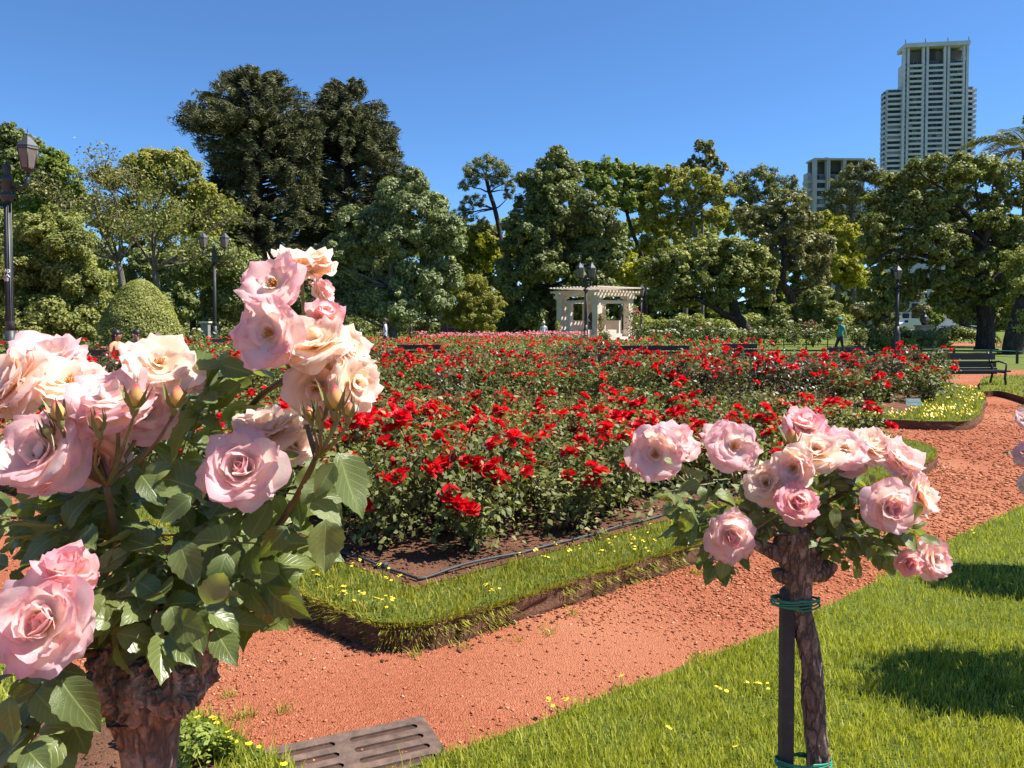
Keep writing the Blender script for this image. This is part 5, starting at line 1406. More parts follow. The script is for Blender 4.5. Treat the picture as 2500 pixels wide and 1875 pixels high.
# --- the two domed conifers
def bunya(label, px, Y, top, profile, seed, low):
    r = random.Random(seed); rr = np.random.default_rng(seed)
    base = tree_base(px, Y); o = empty('domed_conifer', base, 0, label, 'tree', 'domed conifers')
    H = P(px, top, Y).z; zl = P(px, low, Y).z
    obj('trunk', rough_tube('trunk', [(0, 0, -0.1), (0.1, 0, H * 0.35), (0, 0.1, H * 0.7), (0, 0, H * 0.98)], [0.65, 0.5, 0.38, 0.12], M_BARKD, 12, 0.1, 1, seed, 6), o)
    bmb = MB(); pos = []; nr = []; tang = []
    nb = 540
    for k in range(nb):
        t = ((k + r.random()) / nb) ** 0.8 if k < nb - 130 else 0.72 + 0.28 * r.random()
        y = low + (top - low) * t
        zb = P(px, y, Y).z
        a = r.random() * 6.2832
        xs_ = np.interp(y, [p[0] for p in profile], [p[1] for p in profile]); xe = np.interp(y, [p[0] for p in profile], [p[2] for p in profile])
        Rl, Rr = S(px - xs_, Y), S(xe - px, Y)
        c = math.cos(a); Lr = (Rr if c > 0 else Rl) * (0.55 + 0.45 * abs(c)) if abs(c) > 0.3 else (Rl + Rr) / 2 * 0.85
        Lr = max(0.5, Lr * r.uniform(0.86, 1.03))
        d = Vector((math.cos(a), math.sin(a), 0))
        rise = 0.15 + 0.55 * max(0, t - 0.62) * 2.2
        p0 = Vector((0, 0, zb - rise * Lr * 0.75)); p2 = d * Lr + Vector((0, 0, zb))
        p1 = d * Lr * 0.55 + Vector((0, 0, zb + 0.06 * Lr))
        pts = bez(p0, p1, p2, 7)
        bmb.tube(pts, [0.085, 0.075, 0.065, 0.055, 0.05, 0.04, 0.02], 4, cap=False)
        # hanging brushes along the outer part of the branch
        for m in range(14):
            f = (0.40 + 0.60 * r.random() ** 0.55) if t < 0.7 else (0.12 + 0.88 * r.random() ** 0.7); i = min(int(f * 6), 5)
            q = pts[i] + (pts[i + 1] - pts[i]) * (f * 6 - i)
            droop = Vector((d.x * 0.45 + r.uniform(-0.5, 0.5), d.y * 0.45 + r.uniform(-0.5, 0.5), -1.0 + 1.0 * max(0, f - 0.88) * 7 * t)).normalized()
            L2 = r.uniform(0.5, 1.35) * (0.75 + 0.35 * (1 - t))
            s = np.linspace(0.03, 1, 18)[:, None] * L2
            c_ = np.array(q)[None] + np.array(droop)[None] * s
            a2 = rr.random(18) * 6.28
            u_ = droop.orthogonal().normalized(); v_ = droop.cross(u_)
            out = np.cos(a2)[:, None] * np.array(u_)[None] + np.sin(a2)[:, None] * np.array(v_)[None]
            pos.append(c_ + out * 0.14); tang.append(unit(out + np.array(droop)[None] * 0.55)); nr.append(unit(np.cross(out, np.array(droop)[None]) + rr.normal(size=(18, 3)) * 0.5))
    bmb.build('branches', M_BARKD, o)['kind'] = 'stuff'
    pos, nr, tg = np.concatenate(pos), np.concatenate(nr), np.concatenate(tang)
    b_ = unit(np.cross(nr, tg)); s = (0.22 + 0.10 * rr.random(len(pos)))[:, None]
    V = np.stack([pos - tg * s * 0.5 + b_ * s * 0.17, pos + tg * s * 1.05, pos - tg * s * 0.5 - b_ * s * 0.17], 1).reshape(-1, 3)
    F = np.arange(len(pos) * 3).reshape(-1, 3)
    obj('crown', np_mesh('crown', V, F), o, LM['bunya'])['kind'] = 'stuff'
    NT_.append(('bunya', len(F)))
bunya('taller dark domed conifer with drooping brush tipped branches', 632, 74, 172, [(160, 610, 660), (185, 560, 705), (215, 515, 745), (250, 475, 770), (290, 450, 790), (330, 455, 790), (360, 520, 780), (420, 520, 780), (520, 505, 780), (640, 500, 790), (760, 520, 780)], 41, 740)
bunya('lower dark domed conifer behind the grey green tree', 850, 80, 195, [(190, 825, 880), (215, 790, 920), (250, 765, 945), (300, 745, 965), (350, 745, 980), (400, 735, 1000), (500, 735, 1000), (640, 720, 990), (760, 720, 990)], 42, 740)
# --- middle
T('grey_green_tree', 'large rounded grey green tree between the domed conifers and the leaning pine', 960, 60, [(960, 810), (955, 700), (960, 600)], [(1010, 455, 48), (965, 480, 50), (1055, 500, 48), (1010, 520, 60), (930, 540, 55), (1080, 560, 50), (860, 550, 46), (900, 590, 55), (990, 600, 65), (1070, 620, 60), (830, 610, 50), (860, 660, 60), (940, 670, 65), (1020, 680, 65), (1090, 680, 50), (820, 690, 50), (900, 740, 60), (980, 750, 60), (1060, 740, 50), (840, 740, 50), (800, 620, 36), (1110, 600, 30), (1000, 430, 26), (800, 740, 50), (1110, 560, 26), (1125, 590, 20), (860, 530, 30)], 'grey', seed=16, dens=0.95, rt=0.35)
T('lime_tree', 'bright lime green young tree beyond the leaning pine', 1165, 92, [(1165, 790), (1165, 690)], [(1160, 600, 36), (1195, 600, 36), (1135, 620, 34), (1170, 640, 40), (1130, 665, 34), (1120, 700, 34), (1205, 640, 26), (1110, 640, 26), (1150, 575, 18)], 'lime', seed=17, dens=0.8, rt=0.2)
T('willowy_shrub', 'soft feathery light green shrub left of the pergola', 1165, 66, [(1165, 805), (1165, 760)], [(1160, 695, 30), (1130, 720, 34), (1190, 725, 34), (1110, 755, 34), (1160, 750, 40), (1205, 765, 30), (1140, 780, 34), (1190, 790, 34), (1220, 740, 20), (1100, 780, 26)], 'yellow', size=0.2, seed=18, dens=1.1, rt=0.12, aspect=0.25)
T('leaning_pine', 'tall pine with a leaning bare trunk against the sky', 1232, 92, [(1235, 780), (1226, 640), (1222, 580), (1208, 510), (1195, 470), (1186, 430)], [(1185, 402, 28), (1220, 415, 30), (1150, 415, 26), (1240, 440, 26), (1160, 440, 28), (1205, 440, 28), (1135, 455, 22), (1245, 465, 18), (1145, 500, 26), (1170, 490, 22), (1120, 520, 22), (1150, 530, 22), (1125, 545, 18), (1180, 545, 18), (1240, 480, 14), (1165, 395, 16), (1200, 390, 16), (1160, 560, 18)], 'pine', size=0.26, seed=19, dens=0.75, bark=M_BARKD, rt=0.36, aspect=0.2, clumps=14)
T('filler_tree', 'olive tree low between the grey green tree and the pine', 1090, 105, [(1090, 790), (1090, 650)], [(1080, 540, 40), (1110, 580, 40), (1070, 600, 40), (1140, 590, 36), (1200, 600, 40), (1180, 560, 26), (1230, 600, 30)], 'olive', seed=20, dens=0.7, rt=0.2)
T('broad_evergreen', 'huge conical dark green evergreen rising behind the white pergola', 1350, 84, [(1350, 820), (1345, 700), (1350, 560), (1355, 470)], [(1360, 385, 30), (1335, 400, 26), (1385, 400, 28), (1350, 425, 44), (1390, 440, 40), (1310, 450, 42), (1360, 470, 55), (1420, 500, 50), (1300, 500, 50), (1340, 530, 60), (1410, 550, 60), (1460, 540, 48), (1270, 550, 46), (1290, 590, 60), (1360, 600, 65), (1440, 600, 60), (1490, 590, 45), (1260, 640, 55), (1330, 660, 65), (1410, 660, 60), (1480, 640, 45), (1250, 700, 50), (1310, 730, 60), (1390, 730, 60), (1460, 700, 50), (1250, 760, 40), (1300, 780, 50), (1370, 790, 50), (1440, 770, 45), (1515, 620, 30), (1235, 600, 26), (1365, 365, 16), (1275, 440, 22), (1500, 560, 30)], 'deep', seed=21, dens=0.95, rt=0.5, bark=M_BARKD)
T('lime_tree', 'lime green foliage just above the pergola roof', 1515, 88, [(1515, 800), (1515, 720)], [(1480, 635, 30), (1540, 640, 30), (1510, 665, 34), (1470, 680, 30), (1550, 680, 30), (1565, 650, 22), (1530, 620, 18), (1490, 700, 30), (1540, 710, 28), (1430, 690, 22)], 'lime', seed=22, dens=0.9, rt=0.2)
T('umbrella_tree', 'fresh green broad topped tree right of the huge evergreen', 1560, 100, [(1575, 800), (1570, 640), (1545, 570), (1530, 520)], [(1450, 415, 32), (1490, 412, 32), (1530, 425, 34), (1575, 430, 30), (1460, 445, 34), (1510, 455, 38), (1560, 465, 38), (1600, 450, 28), (1480, 490, 36), (1530, 500, 40), (1420, 410, 22), (1580, 510, 34), (1620, 430, 22), (1440, 470, 30), (1400, 430, 22)], 'fresh', seed=23, dens=0.95, rt=0.35, bark=M_BARKD)
T('light_crowned_tree', 'airy light green tree with pale bare limbs in its middle', 1690, 94, [(1670, 800), (1690, 640), (1700, 590), (1690, 530)], [(1620, 430, 30), (1660, 435, 34), (1700, 440, 34), (1740, 450, 32), (1650, 475, 36), (1700, 480, 36), (1750, 480, 32), (1600, 470, 30), (1630, 520, 36), (1690, 530, 36), (1620, 560, 36), (1740, 530, 34), (1660, 580, 30), (1770, 510, 26), (1590, 540, 30), (1590, 600, 36), (1720, 600, 30), (1780, 460, 22)], 'yellow', seed=24, dens=0.7, rt=0.35, bark=M_BARKG)
T('tall_gum', 'ragged crown of a tall gum poking above the other trees', 1715, 112, [(1715, 800), (1715, 560), (1712, 440)], [(1715, 365, 22), (1740, 375, 18), (1695, 395, 22), (1730, 400, 24), (1675, 405, 14), (1765, 410, 16), (1710, 420, 24), (1745, 430, 22), (1680, 425, 20), (1705, 352, 12), (1735, 350, 10)], 'gum', seed=25, dens=0.7, rt=0.3, clumps=12)
T('dark_pine', 'dark flat topped pine right of the tall gum', 1880, 100, [(1890, 800), (1885, 620), (1880, 500)], [(1810, 440, 30), (1850, 430, 28), (1890, 435, 30), (1930, 445, 26), (1800, 470, 32), (1850, 470, 36), (1900, 475, 34), (1945, 475, 26), (1960, 500, 22), (1820, 510, 34), (1880, 515, 36), (1930, 525, 34), (1970, 540, 30), (1860, 415, 16), (1900, 560, 40), (1950, 580, 40), (1840, 560, 36)], 'pine', size=0.32, seed=26, dens=0.9, rt=0.35, aspect=0.25, bark=M_BARKD)
T('twisted_tree', 'tree with a dark twisted trunk and forked limbs behind the white roses', 1935, 62, [(1935, 815), (1938, 760), (1930, 720), (1908, 690), (1912, 650), (1918, 620), (1905, 560), (1915, 520)], [(1880, 510, 40), (1930, 500, 40), (1840, 540, 40), (1900, 560, 44), (1960, 540, 38), (1990, 580, 40), (1950, 600, 40), (1850, 590, 36), (2000, 640, 44), (1820, 520, 30), (1890, 490, 26), (1945, 640, 36), (2030, 600, 34), (1870, 630, 30), (2010, 690, 40)], 'gum', seed=27, dens=0.62, rt=0.42, bark=M_BARKD, clumps=16)
T('spreading_tree', 'low wide tree with heavy dark boughs leaning over the white roses', 1820, 60, [(1825, 815), (1800, 775), (1790, 745), (1770, 700)], [(1640, 640, 46), (1690, 620, 46), (1740, 610, 46), (1790, 610, 40), (1830, 630, 44), (1600, 680, 44), (1650, 690, 48), (1720, 670, 50), (1780, 670, 46), (1850, 680, 44), (1610, 730, 40), (1680, 730, 44), (1750, 720, 46), (1870, 720, 40), (1580, 650, 30), (1880, 640, 36), (1620, 600, 28)], 'olive', seed=28, dens=0.85, rt=0.5, bark=M_BARKD)
limb(bpy.data.objects['spreading_tree'], P(1825, 800, 60) - tree_base(1820, 60), P(1700, 730, 58.5) - tree_base(1820, 60), 0.36, 0.16, M_BARKD, random.Random(2), 0.12)
T('lime_tree', 'lime green tree top behind the twisted tree', 2045, 78, [(2045, 800), (2045, 680)], [(2040, 550, 36), (2070, 575, 34), (2020, 580, 34), (2055, 610, 40), (2085, 620, 26), (2020, 530, 22), (2040, 660, 44), (2080, 680, 40), (2000, 640, 34)], 'lime', seed=29, dens=0.85, rt=0.22)
T('willowy_gum', 'drooping olive brown gum before the lower grey building', 2080, 104, [(2085, 800), (2085, 620), (2080, 520)], [(2060, 440, 34), (2110, 425, 34), (2140, 440, 30), (2040, 480, 34), (2090, 480, 40), (2150, 480, 30), (2030, 520, 36), (2080, 540, 40), (2140, 540, 40), (2165, 510, 26), (2120, 405, 18), (2070, 415, 16), (2110, 590, 44), (2160, 590, 40), (2015, 560, 30)], 'gum', seed=30, dens=0.8, rt=0.3, aspect=0.3)
T('round_shrub', 'dense olive shrub right of the twisted trunk', 2000, 56, [(2000, 815), (2000, 790)], [(1990, 730, 38), (1965, 770, 38), (2010, 770, 42), (1985, 800, 36), (2030, 800, 32), (1955, 800, 28), (1900, 790, 34), (1870, 800, 30), (1905, 760, 26)], 'olive', size=0.16, seed=31, dens=1.0, rt=0.1)
# --- right side
T('big_tipa', 'massive old spreading tree with dark trunk and bent limbs beside the benches', 2405, 44, [(2405, 855), (2410, 790), (2405, 720), (2395, 650), (2400, 590)], [(2200, 450, 52), (2260, 430, 52), (2320, 430, 55), (2380, 420, 55), (2440, 425, 52), (2490, 430, 50), (2160, 500, 48), (2220, 510, 56), (2290, 500, 56), (2360, 490, 56), (2430, 490, 56), (2500, 490, 50), (2130, 550, 44), (2190, 570, 52), (2260, 570, 52), (2330, 560, 48), (2470, 560, 50), (2120, 600, 40), (2170, 630, 44), (2230, 630, 40), (2350, 700, 46), (2310, 740, 40), (2400, 720, 50), (2450, 680, 46), (2490, 640, 46), (2490, 740, 50), (2290, 690, 36), (2360, 760, 40), (2450, 780, 36), (2150, 680, 44), (2200, 700, 40), (2140, 740, 44), (2550, 560, 60), (2560, 680, 60), (2280, 400, 30), (2180, 740, 36), (2230, 410, 26), (2280, 620, 50), (2320, 610, 46), (2370, 640, 44), (2250, 680, 44), (2420, 620, 46), (2460, 600, 44), (2220, 600, 44), (2300, 660, 40), (2340, 640, 40), (2270, 540, 44), (2400, 540, 46)], 'olive', size=0.15, seed=33, dens=0.6, rt=0.55, bark=M_BARKD, clumps=20, limbs=3)
ro = bpy.data.objects['big_tipa']; tb = tree_base(2405, 44); rq = random.Random(8)
for pts, r0 in (([(2395, 650), (2330, 640), (2260, 625)], 0.3), ([(2400, 600), (2350, 560), (2310, 550), (2290, 580)], 0.16), ([(2400, 590), (2440, 520), (2470, 510)], 0.18), ([(2260, 625), (2180, 610), (2140, 640), (2110, 660)], 0.15), ([(2405, 700), (2470, 650), (2540, 600)], 0.25)):
    for i in range(len(pts) - 1):
        limb(ro, P(*pts[i], 43.5) - tb, P(*pts[i + 1], 43.2) - tb, r0 * (1 - 0.3 * i), r0 * (0.7 - 0.25 * i), M_BARKD, rq, 0.1)
T('leaning_old_tree', 'dark old tree with a split leaning trunk by the wire fence', 2475, 39, [(2470, 880), (2478, 820), (2492, 770), (2515, 700)], [(2530, 640, 60), (2500, 700, 40), (2560, 720, 60), (2480, 800, 26), (2500, 770, 30)], 'olive', size=0.13, seed=34, dens=0.7, rt=0.55, bark=M_BARKD)
T('park_tree', 'thick trunked tree standing on the lawn beyond the benches', 2352, 75, [(2352, 815), (2362, 760), (2368, 690)], [(2340, 690, 36), (2390, 680, 40), (2310, 720, 26), (2420, 720, 30)], 'olive', size=0.22, seed=35, dens=0.7, rt=0.6, bark=M_BARKD)
T('small_round_tree', 'small round bright green tree behind the statue', 2282, 70, [(2284, 815), (2284, 790)], [(2282, 765, 18), (2270, 780, 17), (2296, 780, 17), (2282, 790, 18)], 'fresh', size=0.16, seed=36, dens=1.1, rt=0.1)
T('olive_tree', 'olive tree behind the single lamp on the lawn', 2170, 70, [(2170, 820), (2170, 760)], [(2150, 760, 34), (2190, 740, 34), (2120, 790, 30), (2160, 795, 28), (2200, 700, 30), (2230, 720, 26), (2100, 760, 30), (2240, 760, 24)], 'gum', size=0.2, seed=37, dens=0.8, rt=0.2)
# --- far wood that closes the view
rr_ = np.random.default_rng(99); bl = []
for x in np.arange(-150, 2680, 46):
    if 2195 < x < 2345: continue
    for y in (560, 620, 680, 730, 765, 790):
        if 1030 < x < 1120 and y < 600: continue
        Yf = 128 + rr_.random() * 8
        bl.append((P(x + rr_.uniform(-15, 15), y + rr_.uniform(-12, 12), Yf), S(42, Yf)))
pos, nr = crown_points(bl, rr_, 0.55, 0.33, 10)
pos = pos[pos[:, 2] > 0]; nr = nr[:len(pos)]
V, F = tri_cloud(pos, nr, 0.55 * (0.6 + 0.7 * rr_.random(len(pos))), rr_, 0.6)
tag(obj('far_wood', np_mesh('far_wood', V, F), None, LM['olive']), 'far dark wood closing the view behind the garden', 'wood', None, 'stuff')
# --- palm
def palm(label, px, Y, top, seed):
    r = random.Random(seed); base = tree_base(px, Y); o = empty('palm_tree', base, 0, label, 'palm')
    H = P(px, top, Y).z
    obj('trunk', rough_tube('trunk', [(0, 0, -0.05), (0.1, 0, H * 0.5), (0, 0, H)], [0.4, 0.33, 0.36], M_BARKB, 12, 0.12, 3, seed, 8), o)
    for k in range(20):
        a = 6.2832 * k / 20 + r.uniform(-0.1, 0.1); el = r.uniform(-0.1, 1.1); L_ = 4.6
        d = Vector((math.cos(a), math.sin(a), 0))
        pts = [Vector((0, 0, H)) + d * L_ * t * math.cos(el * 0.6) + Vector((0, 0, L_ * (math.sin(el) * t * 0.75 - 0.55 * t * t))) for t in [i / 12 for i in range(13)]]
        b = MB(); b.tube(pts, [0.05 - 0.0035 * i for i in range(13)], 4)
        sd = Vector((-d.y, d.x, 0))
        for i in range(64):
            f = 0.12 + 0.88 * i / 64; q = min(int(f * 12), 11); p = pts[q] + (pts[q + 1] - pts[q]) * (f * 12 - q)
            tn = (pts[q + 1] - pts[q]).normalized(); l = 0.75 * math.sin(math.pi * min(1, f * 0.9 + 0.12)) + 0.12
            for s in (-1, 1):
                e = p + (sd * s * 0.85 + tn * 0.55 + Vector((0, 0, r.uniform(-0.35, 0.15)))) * l
                b.add([p, (p + e) / 2 + tn * 0.05 + Vector((0, 0, 0.05)), e, (p + e) / 2 - tn * 0.05 + Vector((0, 0, 0.05))], [(0, 1, 2, 3)], 0)
        b.build('frond', LM['pine'], o)
    return o
palm('date palm whose fronds reach in above the big spreading tree', 2500, 50, 362, 3)
T('tall_conifer', 'tip of a tall tree at the picture edge above the palm', 2530, 90, [(2530, 800), (2530, 500), (2525, 330)], [(2512, 300, 22), (2525, 280, 20), (2530, 330, 26), (2508, 318, 12)], 'gum', seed=38, dens=0.8, rt=0.3)
print('TREES', sum(n for _, n in NT_), NT_)
# ================================================================== lamps
M_LAMP = simple('lamp_iron', (0.035, 0.04, 0.042), 0.5, 0.25, 3, 0.1, 20)
def m_lampglass():
    t = NT('lamp_glass')
    c = t.ramp(t.noise(9, 4, 0.7), [(0.3, (0.22, 0.18, 0.16)), (0.7, (0.34, 0.29, 0.26))])
    b = t.bsdf(c, 0.25, 0.5)
    return t.done(t.translucent(b, (0.5, 0.45, 0.4), 0.35))
M_LGLASS = m_lampglass()
def lantern(parent, loc, s):
    """six-sided lantern, s = height of the glass body"""
    e = bpy.data.objects.new('lantern', None); COL.objects.link(e); e.parent = parent; e.location = loc
    rb_, rt_ = 0.26 * s, 0.42 * s
    ring_ = lambda r, z: [Vector((r * math.cos(k * math.pi / 3), r * math.sin(k * math.pi / 3), z)) for k in range(6)]
    lo, hi = ring_(rb_, 0.18 * s), ring_(rt_, 1.0 * s)
    for k in range(6):
        j = (k + 1) % 6
        b = MB(); q = [lo[k], lo[j], hi[j], hi[k]]; c = sum(q, Vector()) / 4
        vs = [c + (v - c) * 0.93 for v in q]; nrm = (q[1] - q[0]).cross(q[3] - q[0]).normalized() * 0.006
        b.add([v + nrm for v in vs] + [v - nrm for v in vs], [(0, 1, 2, 3), (7, 6, 5, 4), (0, 4, 5, 1), (1, 5, 6, 2), (2, 6, 7, 3), (3, 7, 4, 0)])
        b.build('pane', M_LGLASS, e)
    b = MB()
    for k in range(6):
        b.tube([lo[k], hi[k]], 0.028 * s, 4); b.tube([lo[k], lo[(k + 1) % 6]], 0.028 * s, 4); b.tube([hi[k], hi[(k + 1) % 6]], 0.035 * s, 4)
    b.lathe([(0.07 * s, 0.0), (0.10 * s, 0.06 * s), (0.18 * s, 0.12 * s), (rb_ * 1.02, 0.16 * s)], 6)
    b.build('cage', M_LAMP, e)
    b = MB(); b.lathe([(rt_ * 1.10, 1.0 * s), (rt_ * 1.06, 1.06 * s), (rt_ * 1.06, 1.12 * s), (rt_ * 0.62, 1.34 * s), (rt_ * 0.30, 1.50 * s), (0.05 * s, 1.56 * s), (0.05 * s, 1.62 * s), (0.02 * s, 1.66 * s)], 6, smooth=False)
    b.tube([(0, 0, 1.62 * s), (0, 0, 1.95 * s)], [0.02 * s, 0.004 * s], 5)
    b.build('lantern_roof', M_LAMP, e)
def lamp(label, px, Y, top_py, lanterns, glass_px, group='park lamps', yaw=0.0, spread_px=34, post_px=9):
    """top_py: row of the lantern roof tip"""
    base = tree_base(px, Y); o = empty('park_lamp', base, yaw, label, 'lamp', group)
    H = P(px, top_py, Y).z; s = S(glass_px, Y); r_ = S(post_px, Y) / 2
    zt = H - s * 1.95
    b = MB(); b.lathe([(r_ * 2.6, 0), (r_ * 2.6, 0.25), (r_ * 2.1, 0.35), (r_ * 1.7, 0.9), (r_ * 1.9, 1.0), (r_ * 1.25, 1.1), (r_ * 1.25, 1.35)], 12); b.build('post_base', M_LAMP, o)
    zp = zt - (s * 0.62 if lanterns == 2 else 0.0)
    b = MB(); b.lathe([(r_ * 1.15, 1.35), (r_, 1.6), (r_ * 0.82, zp - 0.55 * s)], 14)
    for k in range(14):
        a = k * 6.2832 / 14; b.tube([(r_ * 1.04 * math.cos(a), r_ * 1.04 * math.sin(a), 1.62), (r_ * 0.84 * math.cos(a), r_ * 0.84 * math.sin(a), zp - 0.6 * s)], r_ * 0.09, 3)
    b.build('post', M_LAMP, o)
    if lanterns == 1:
        b = MB(); b.lathe([(r_ * 0.9, zp - 0.56 * s), (r_ * 1.9, zp - 0.36 * s), (r_ * 1.8, zp - 0.3 * s), (r_ * 0.9, zp - 0.25 * s), (r_ * 0.8, zp + 0.05 * s)], 12); b.build('collar', M_LAMP, o)
        lantern(o, (0, 0, zt), s)
    else:
        w = S(spread_px, Y)
        b = MB(); b.lathe([(r_ * 0.85, zp - 0.56 * s), (r_ * 1.3, zp - 0.5 * s), (r_ * 2.1, zp - 0.30 * s), (r_ * 1.9, zp - 0.26 * s), (r_ * 1.0, zp - 0.18 * s), (r_ * 1.3, zp - 0.12 * s), (r_ * 1.35, zp + 0.28 * s), (r_ * 1.7, zp + 0.33 * s), (r_ * 1.2, zp + 0.46 * s), (r_ * 0.6, zp + 0.6 * s), (r_ * 0.9, zp + 0.72 * s), (r_ * 1.1, zp + 0.9 * s), (r_ * 0.5, zp + 1.0 * s), (0.01, zp + 1.1 * s)], 12); b.build('collar', M_LAMP, o)
        for sx in (-1, 1):
            b = MB(); b.tube([(sx * r_, 0, zp + 0.02 * s), (sx * w * 0.55, 0, zp - 0.06 * s), (sx * w * 0.95, 0, zp + 0.1 * s), (sx * w, 0, zt + 0.05 * s)], [0.055 * s, 0.06 * s, 0.06 * s, 0.07 * s], 7)
            b.tube([(sx * w * (0.5 + 0.14 * math.cos(t)), 0, zp + s * (0.13 + 0.13 * math.sin(t))) for t in [i * 0.5 for i in range(13)]], 0.03 * s, 5)
            b.tube([(sx * w * (0.92 + 0.10 * math.cos(t)), 0, zp + s * (0.28 + 0.12 * math.sin(t))) for t in [i * 0.5 for i in range(13)]], 0.03 * s, 5)
            b.build('arm', M_LAMP, o)
            lantern(o, (sx * w, 0, zt), s)
    return o
lamp1 = lamp('tall fluted lamp with stencilled letters and scrolled arms at the picture edge', 25, 22, 308, 2, 58, spread_px=52, post_px=18)
lamp('dark lamp with two lanterns beside the clipped dome shrub', 525, 46, 558, 2, 26, spread_px=26, post_px=8)
lamp('small far lamp whose lantern shows beside the double lamp', 501, 80, 690, 1, 15, post_px=4)
lamp('dark lamp with two lanterns standing before the white pergola', 1430, 60, 632, 2, 26, spread_px=15, post_px=6.5, yaw=0.25)
lamp('single lantern lamp at the pergola corner', 1565, 72, 688, 1, 19, post_px=5)
lamp('single lantern lamp on the lawn near the man in green', 2190, 42, 640, 1, 24, post_px=8.5)
lamp('slim far lamp under the grey green tree', 1003, 78, 705, 1, 13, post_px=3.5)
# stencilled letters on the tall lamp
M_STENCIL = simple('stencil_white', (0.75, 0.75, 0.72), 0.8, 0.1)
for txt, py in (('B 40', 662), ('PZA', 673), ('148', 683)):
    cu = bpy.data.curves.new('lettering', 'FONT'); cu.body = txt; cu.size = S(12, 22); cu.align_x = 'CENTER'; cu.align_y = 'CENTER'; cu.extrude = 0.002; cu.offset = 0.004
    cu.space_character = 1.15
    to = bpy.data.objects.new('lettering', cu); COL.objects.link(to)
    dg = bpy.context.evaluated_depsgraph_get(); me = bpy.data.meshes.new_from_object(to.evaluated_get(dg)); bpy.data.objects.remove(to)
    rr0 = S(18, 22) / 2 * 1.03
    for v in me.vertices:
        x = v.co.x * 1.25; d = v.co.z
        a = x / rr0; v.co = Vector((math.sin(a) * (rr0 + 0.006 + d), -math.cos(a) * (rr0 + 0.006 + d), v.co.y))
    me.materials.clear(); me.materials.append(M_STENCIL)
    l_ = obj('lettering', me, lamp1); l_.location = (0, 0, P(25, py, 22).z); l_.rotation_euler = (0, 0, -0.85)

# ================================================================== pergola
M_STUCCO = simple('pergola_stucco', (0.66, 0.56, 0.47), 0.85, 0.10, 1.5, 0.15, 30)
YP = 70.0
pc_ = Vector((P(1452, 800, YP + 1.6).x, YP + 1.6, 0))
perg = empty('pergola', pc_, R(43), 'cream white square pergola with columns and open rafters behind the roses', 'pergola')
zf = 0.50; hc = P(1450, 722, YP).z; ht = P(1450, 700, YP).z
a_ = 2.14
def pbox(name, c, size): b = MB(); b.box(c, size); return b.build(name, M_STUCCO, perg)
pbox('floor_slab', (0, 0, 0.14), (5.9, 5.9, 0.28)); pbox('plinth', (0, 0, zf - 0.11), (5.4, 5.4, 0.22))
for sx in (-1, 1):
    for sy in (-1, 1):
        b = MB(); b.box((sx * a_, sy * a_, zf + 0.16), (0.86, 0.86, 0.32)); b.box((sx * a_, sy * a_, (zf + 0.32 + hc - 0.34) / 2), (0.62, 0.62, hc - 0.34 - zf - 0.32))
        b.box((sx * a_, sy * a_, hc - 0.28), (0.72, 0.72, 0.12)); b.box((sx * a_, sy * a_, hc - 0.11), (1.02, 1.02, 0.22)); b.build('column', M_STUCCO, perg)
for sx, sy in ((0.52, 1), (1, 0.5), (-1, 0.5), (0.5, -0.0), (-0.5, 1)):
    b = MB(); hh = hc - 0.55
    b.box((sx * a_, sy * a_, (zf + hh) / 2 + 0.0), (0.42, 0.42, hh - zf)); b.box((sx * a_, sy * a_, hh - 0.08), (0.58, 0.58, 0.16)); b.build('inner_column', M_STUCCO, perg)
for s in (-1, 1):
    pbox('beam', (0, s * a_, hc + 0.13), (2 * a_ + 1.3, 0.34, 0.26))
    pbox('beam', (s * a_, 0, hc + 0.136), (0.34, 2 * a_ - 0.36, 0.25))
    pbox('lower_beam', (0, s * (a_ - 0.02), hc - 0.52), (2 * a_ - 0.7, 0.24, 0.22))
    pbox('lower_beam', (s * (a_ - 0.02), 0, hc - 0.52), (0.24, 2 * a_ - 0.7, 0.22))
for k in range(13):
    x = -2.7 + k * 0.45
    pbox('rafter', (x, 0, hc + 0.36), (0.15, 5.9, 0.19))
for k in range(15):
    y = -2.8 + k * 0.4
    pbox('batten', (0, y, ht - 0.06), (6.0, 0.22, 0.10))
pbox('parapet', (a_, 0.3, zf + 0.62), (0.22, 2.9, 1.2)); pbox('parapet', (0.5, a_, zf + 0.62), (2.9, 0.22, 1.2))
for k, (x, y, sx_, sy_) in enumerate(((-2.9, -1.4, 0.5, 1.2), (-1.4, -2.95, 1.2, 0.5), (1.5, -2.95, 1.4, 0.5))): pbox('bench_block', (x, y, 0.45), (sx_, sy_, 0.9))
for k in range(3): pbox('step', (0.2, -3.1 - 0.3 * k, 0.21 - 0.09 * k), (1.8, 0.3, 0.14))
# bronze seated figure inside
M_BRONZE = simple('dark_bronze', (0.03, 0.032, 0.03), 0.45, 0.3, 3, 0.2, 10)
st = empty('bronze_statue', P(1447, 800, YP + 1.0).xy.to_3d() + Vector((0, 0, zf)), 0, 'dark bronze bust on a pedestal inside the pergola', 'statue')
b = MB(); b.box((0, 0, 0.5), (0.8, 0.8, 1.0)); b.box((0, 0, 1.06), (0.95, 0.95, 0.12)); b.build('pedestal', M_BRONZE, st)
obj('figure', lumpy('figure', (0, 0, 1.55), 0.42, M_BRONZE, 3, 4, 0.3, 1.0, stretch=(1.0, 0.7, 1.1)), st)
obj('figure_head', lumpy('figure_head', (0.1, 0, 2.12), 0.18, M_BRONZE, 5, 3, 0.15, 1.0, stretch=(0.85, 0.95, 1.15)), st)
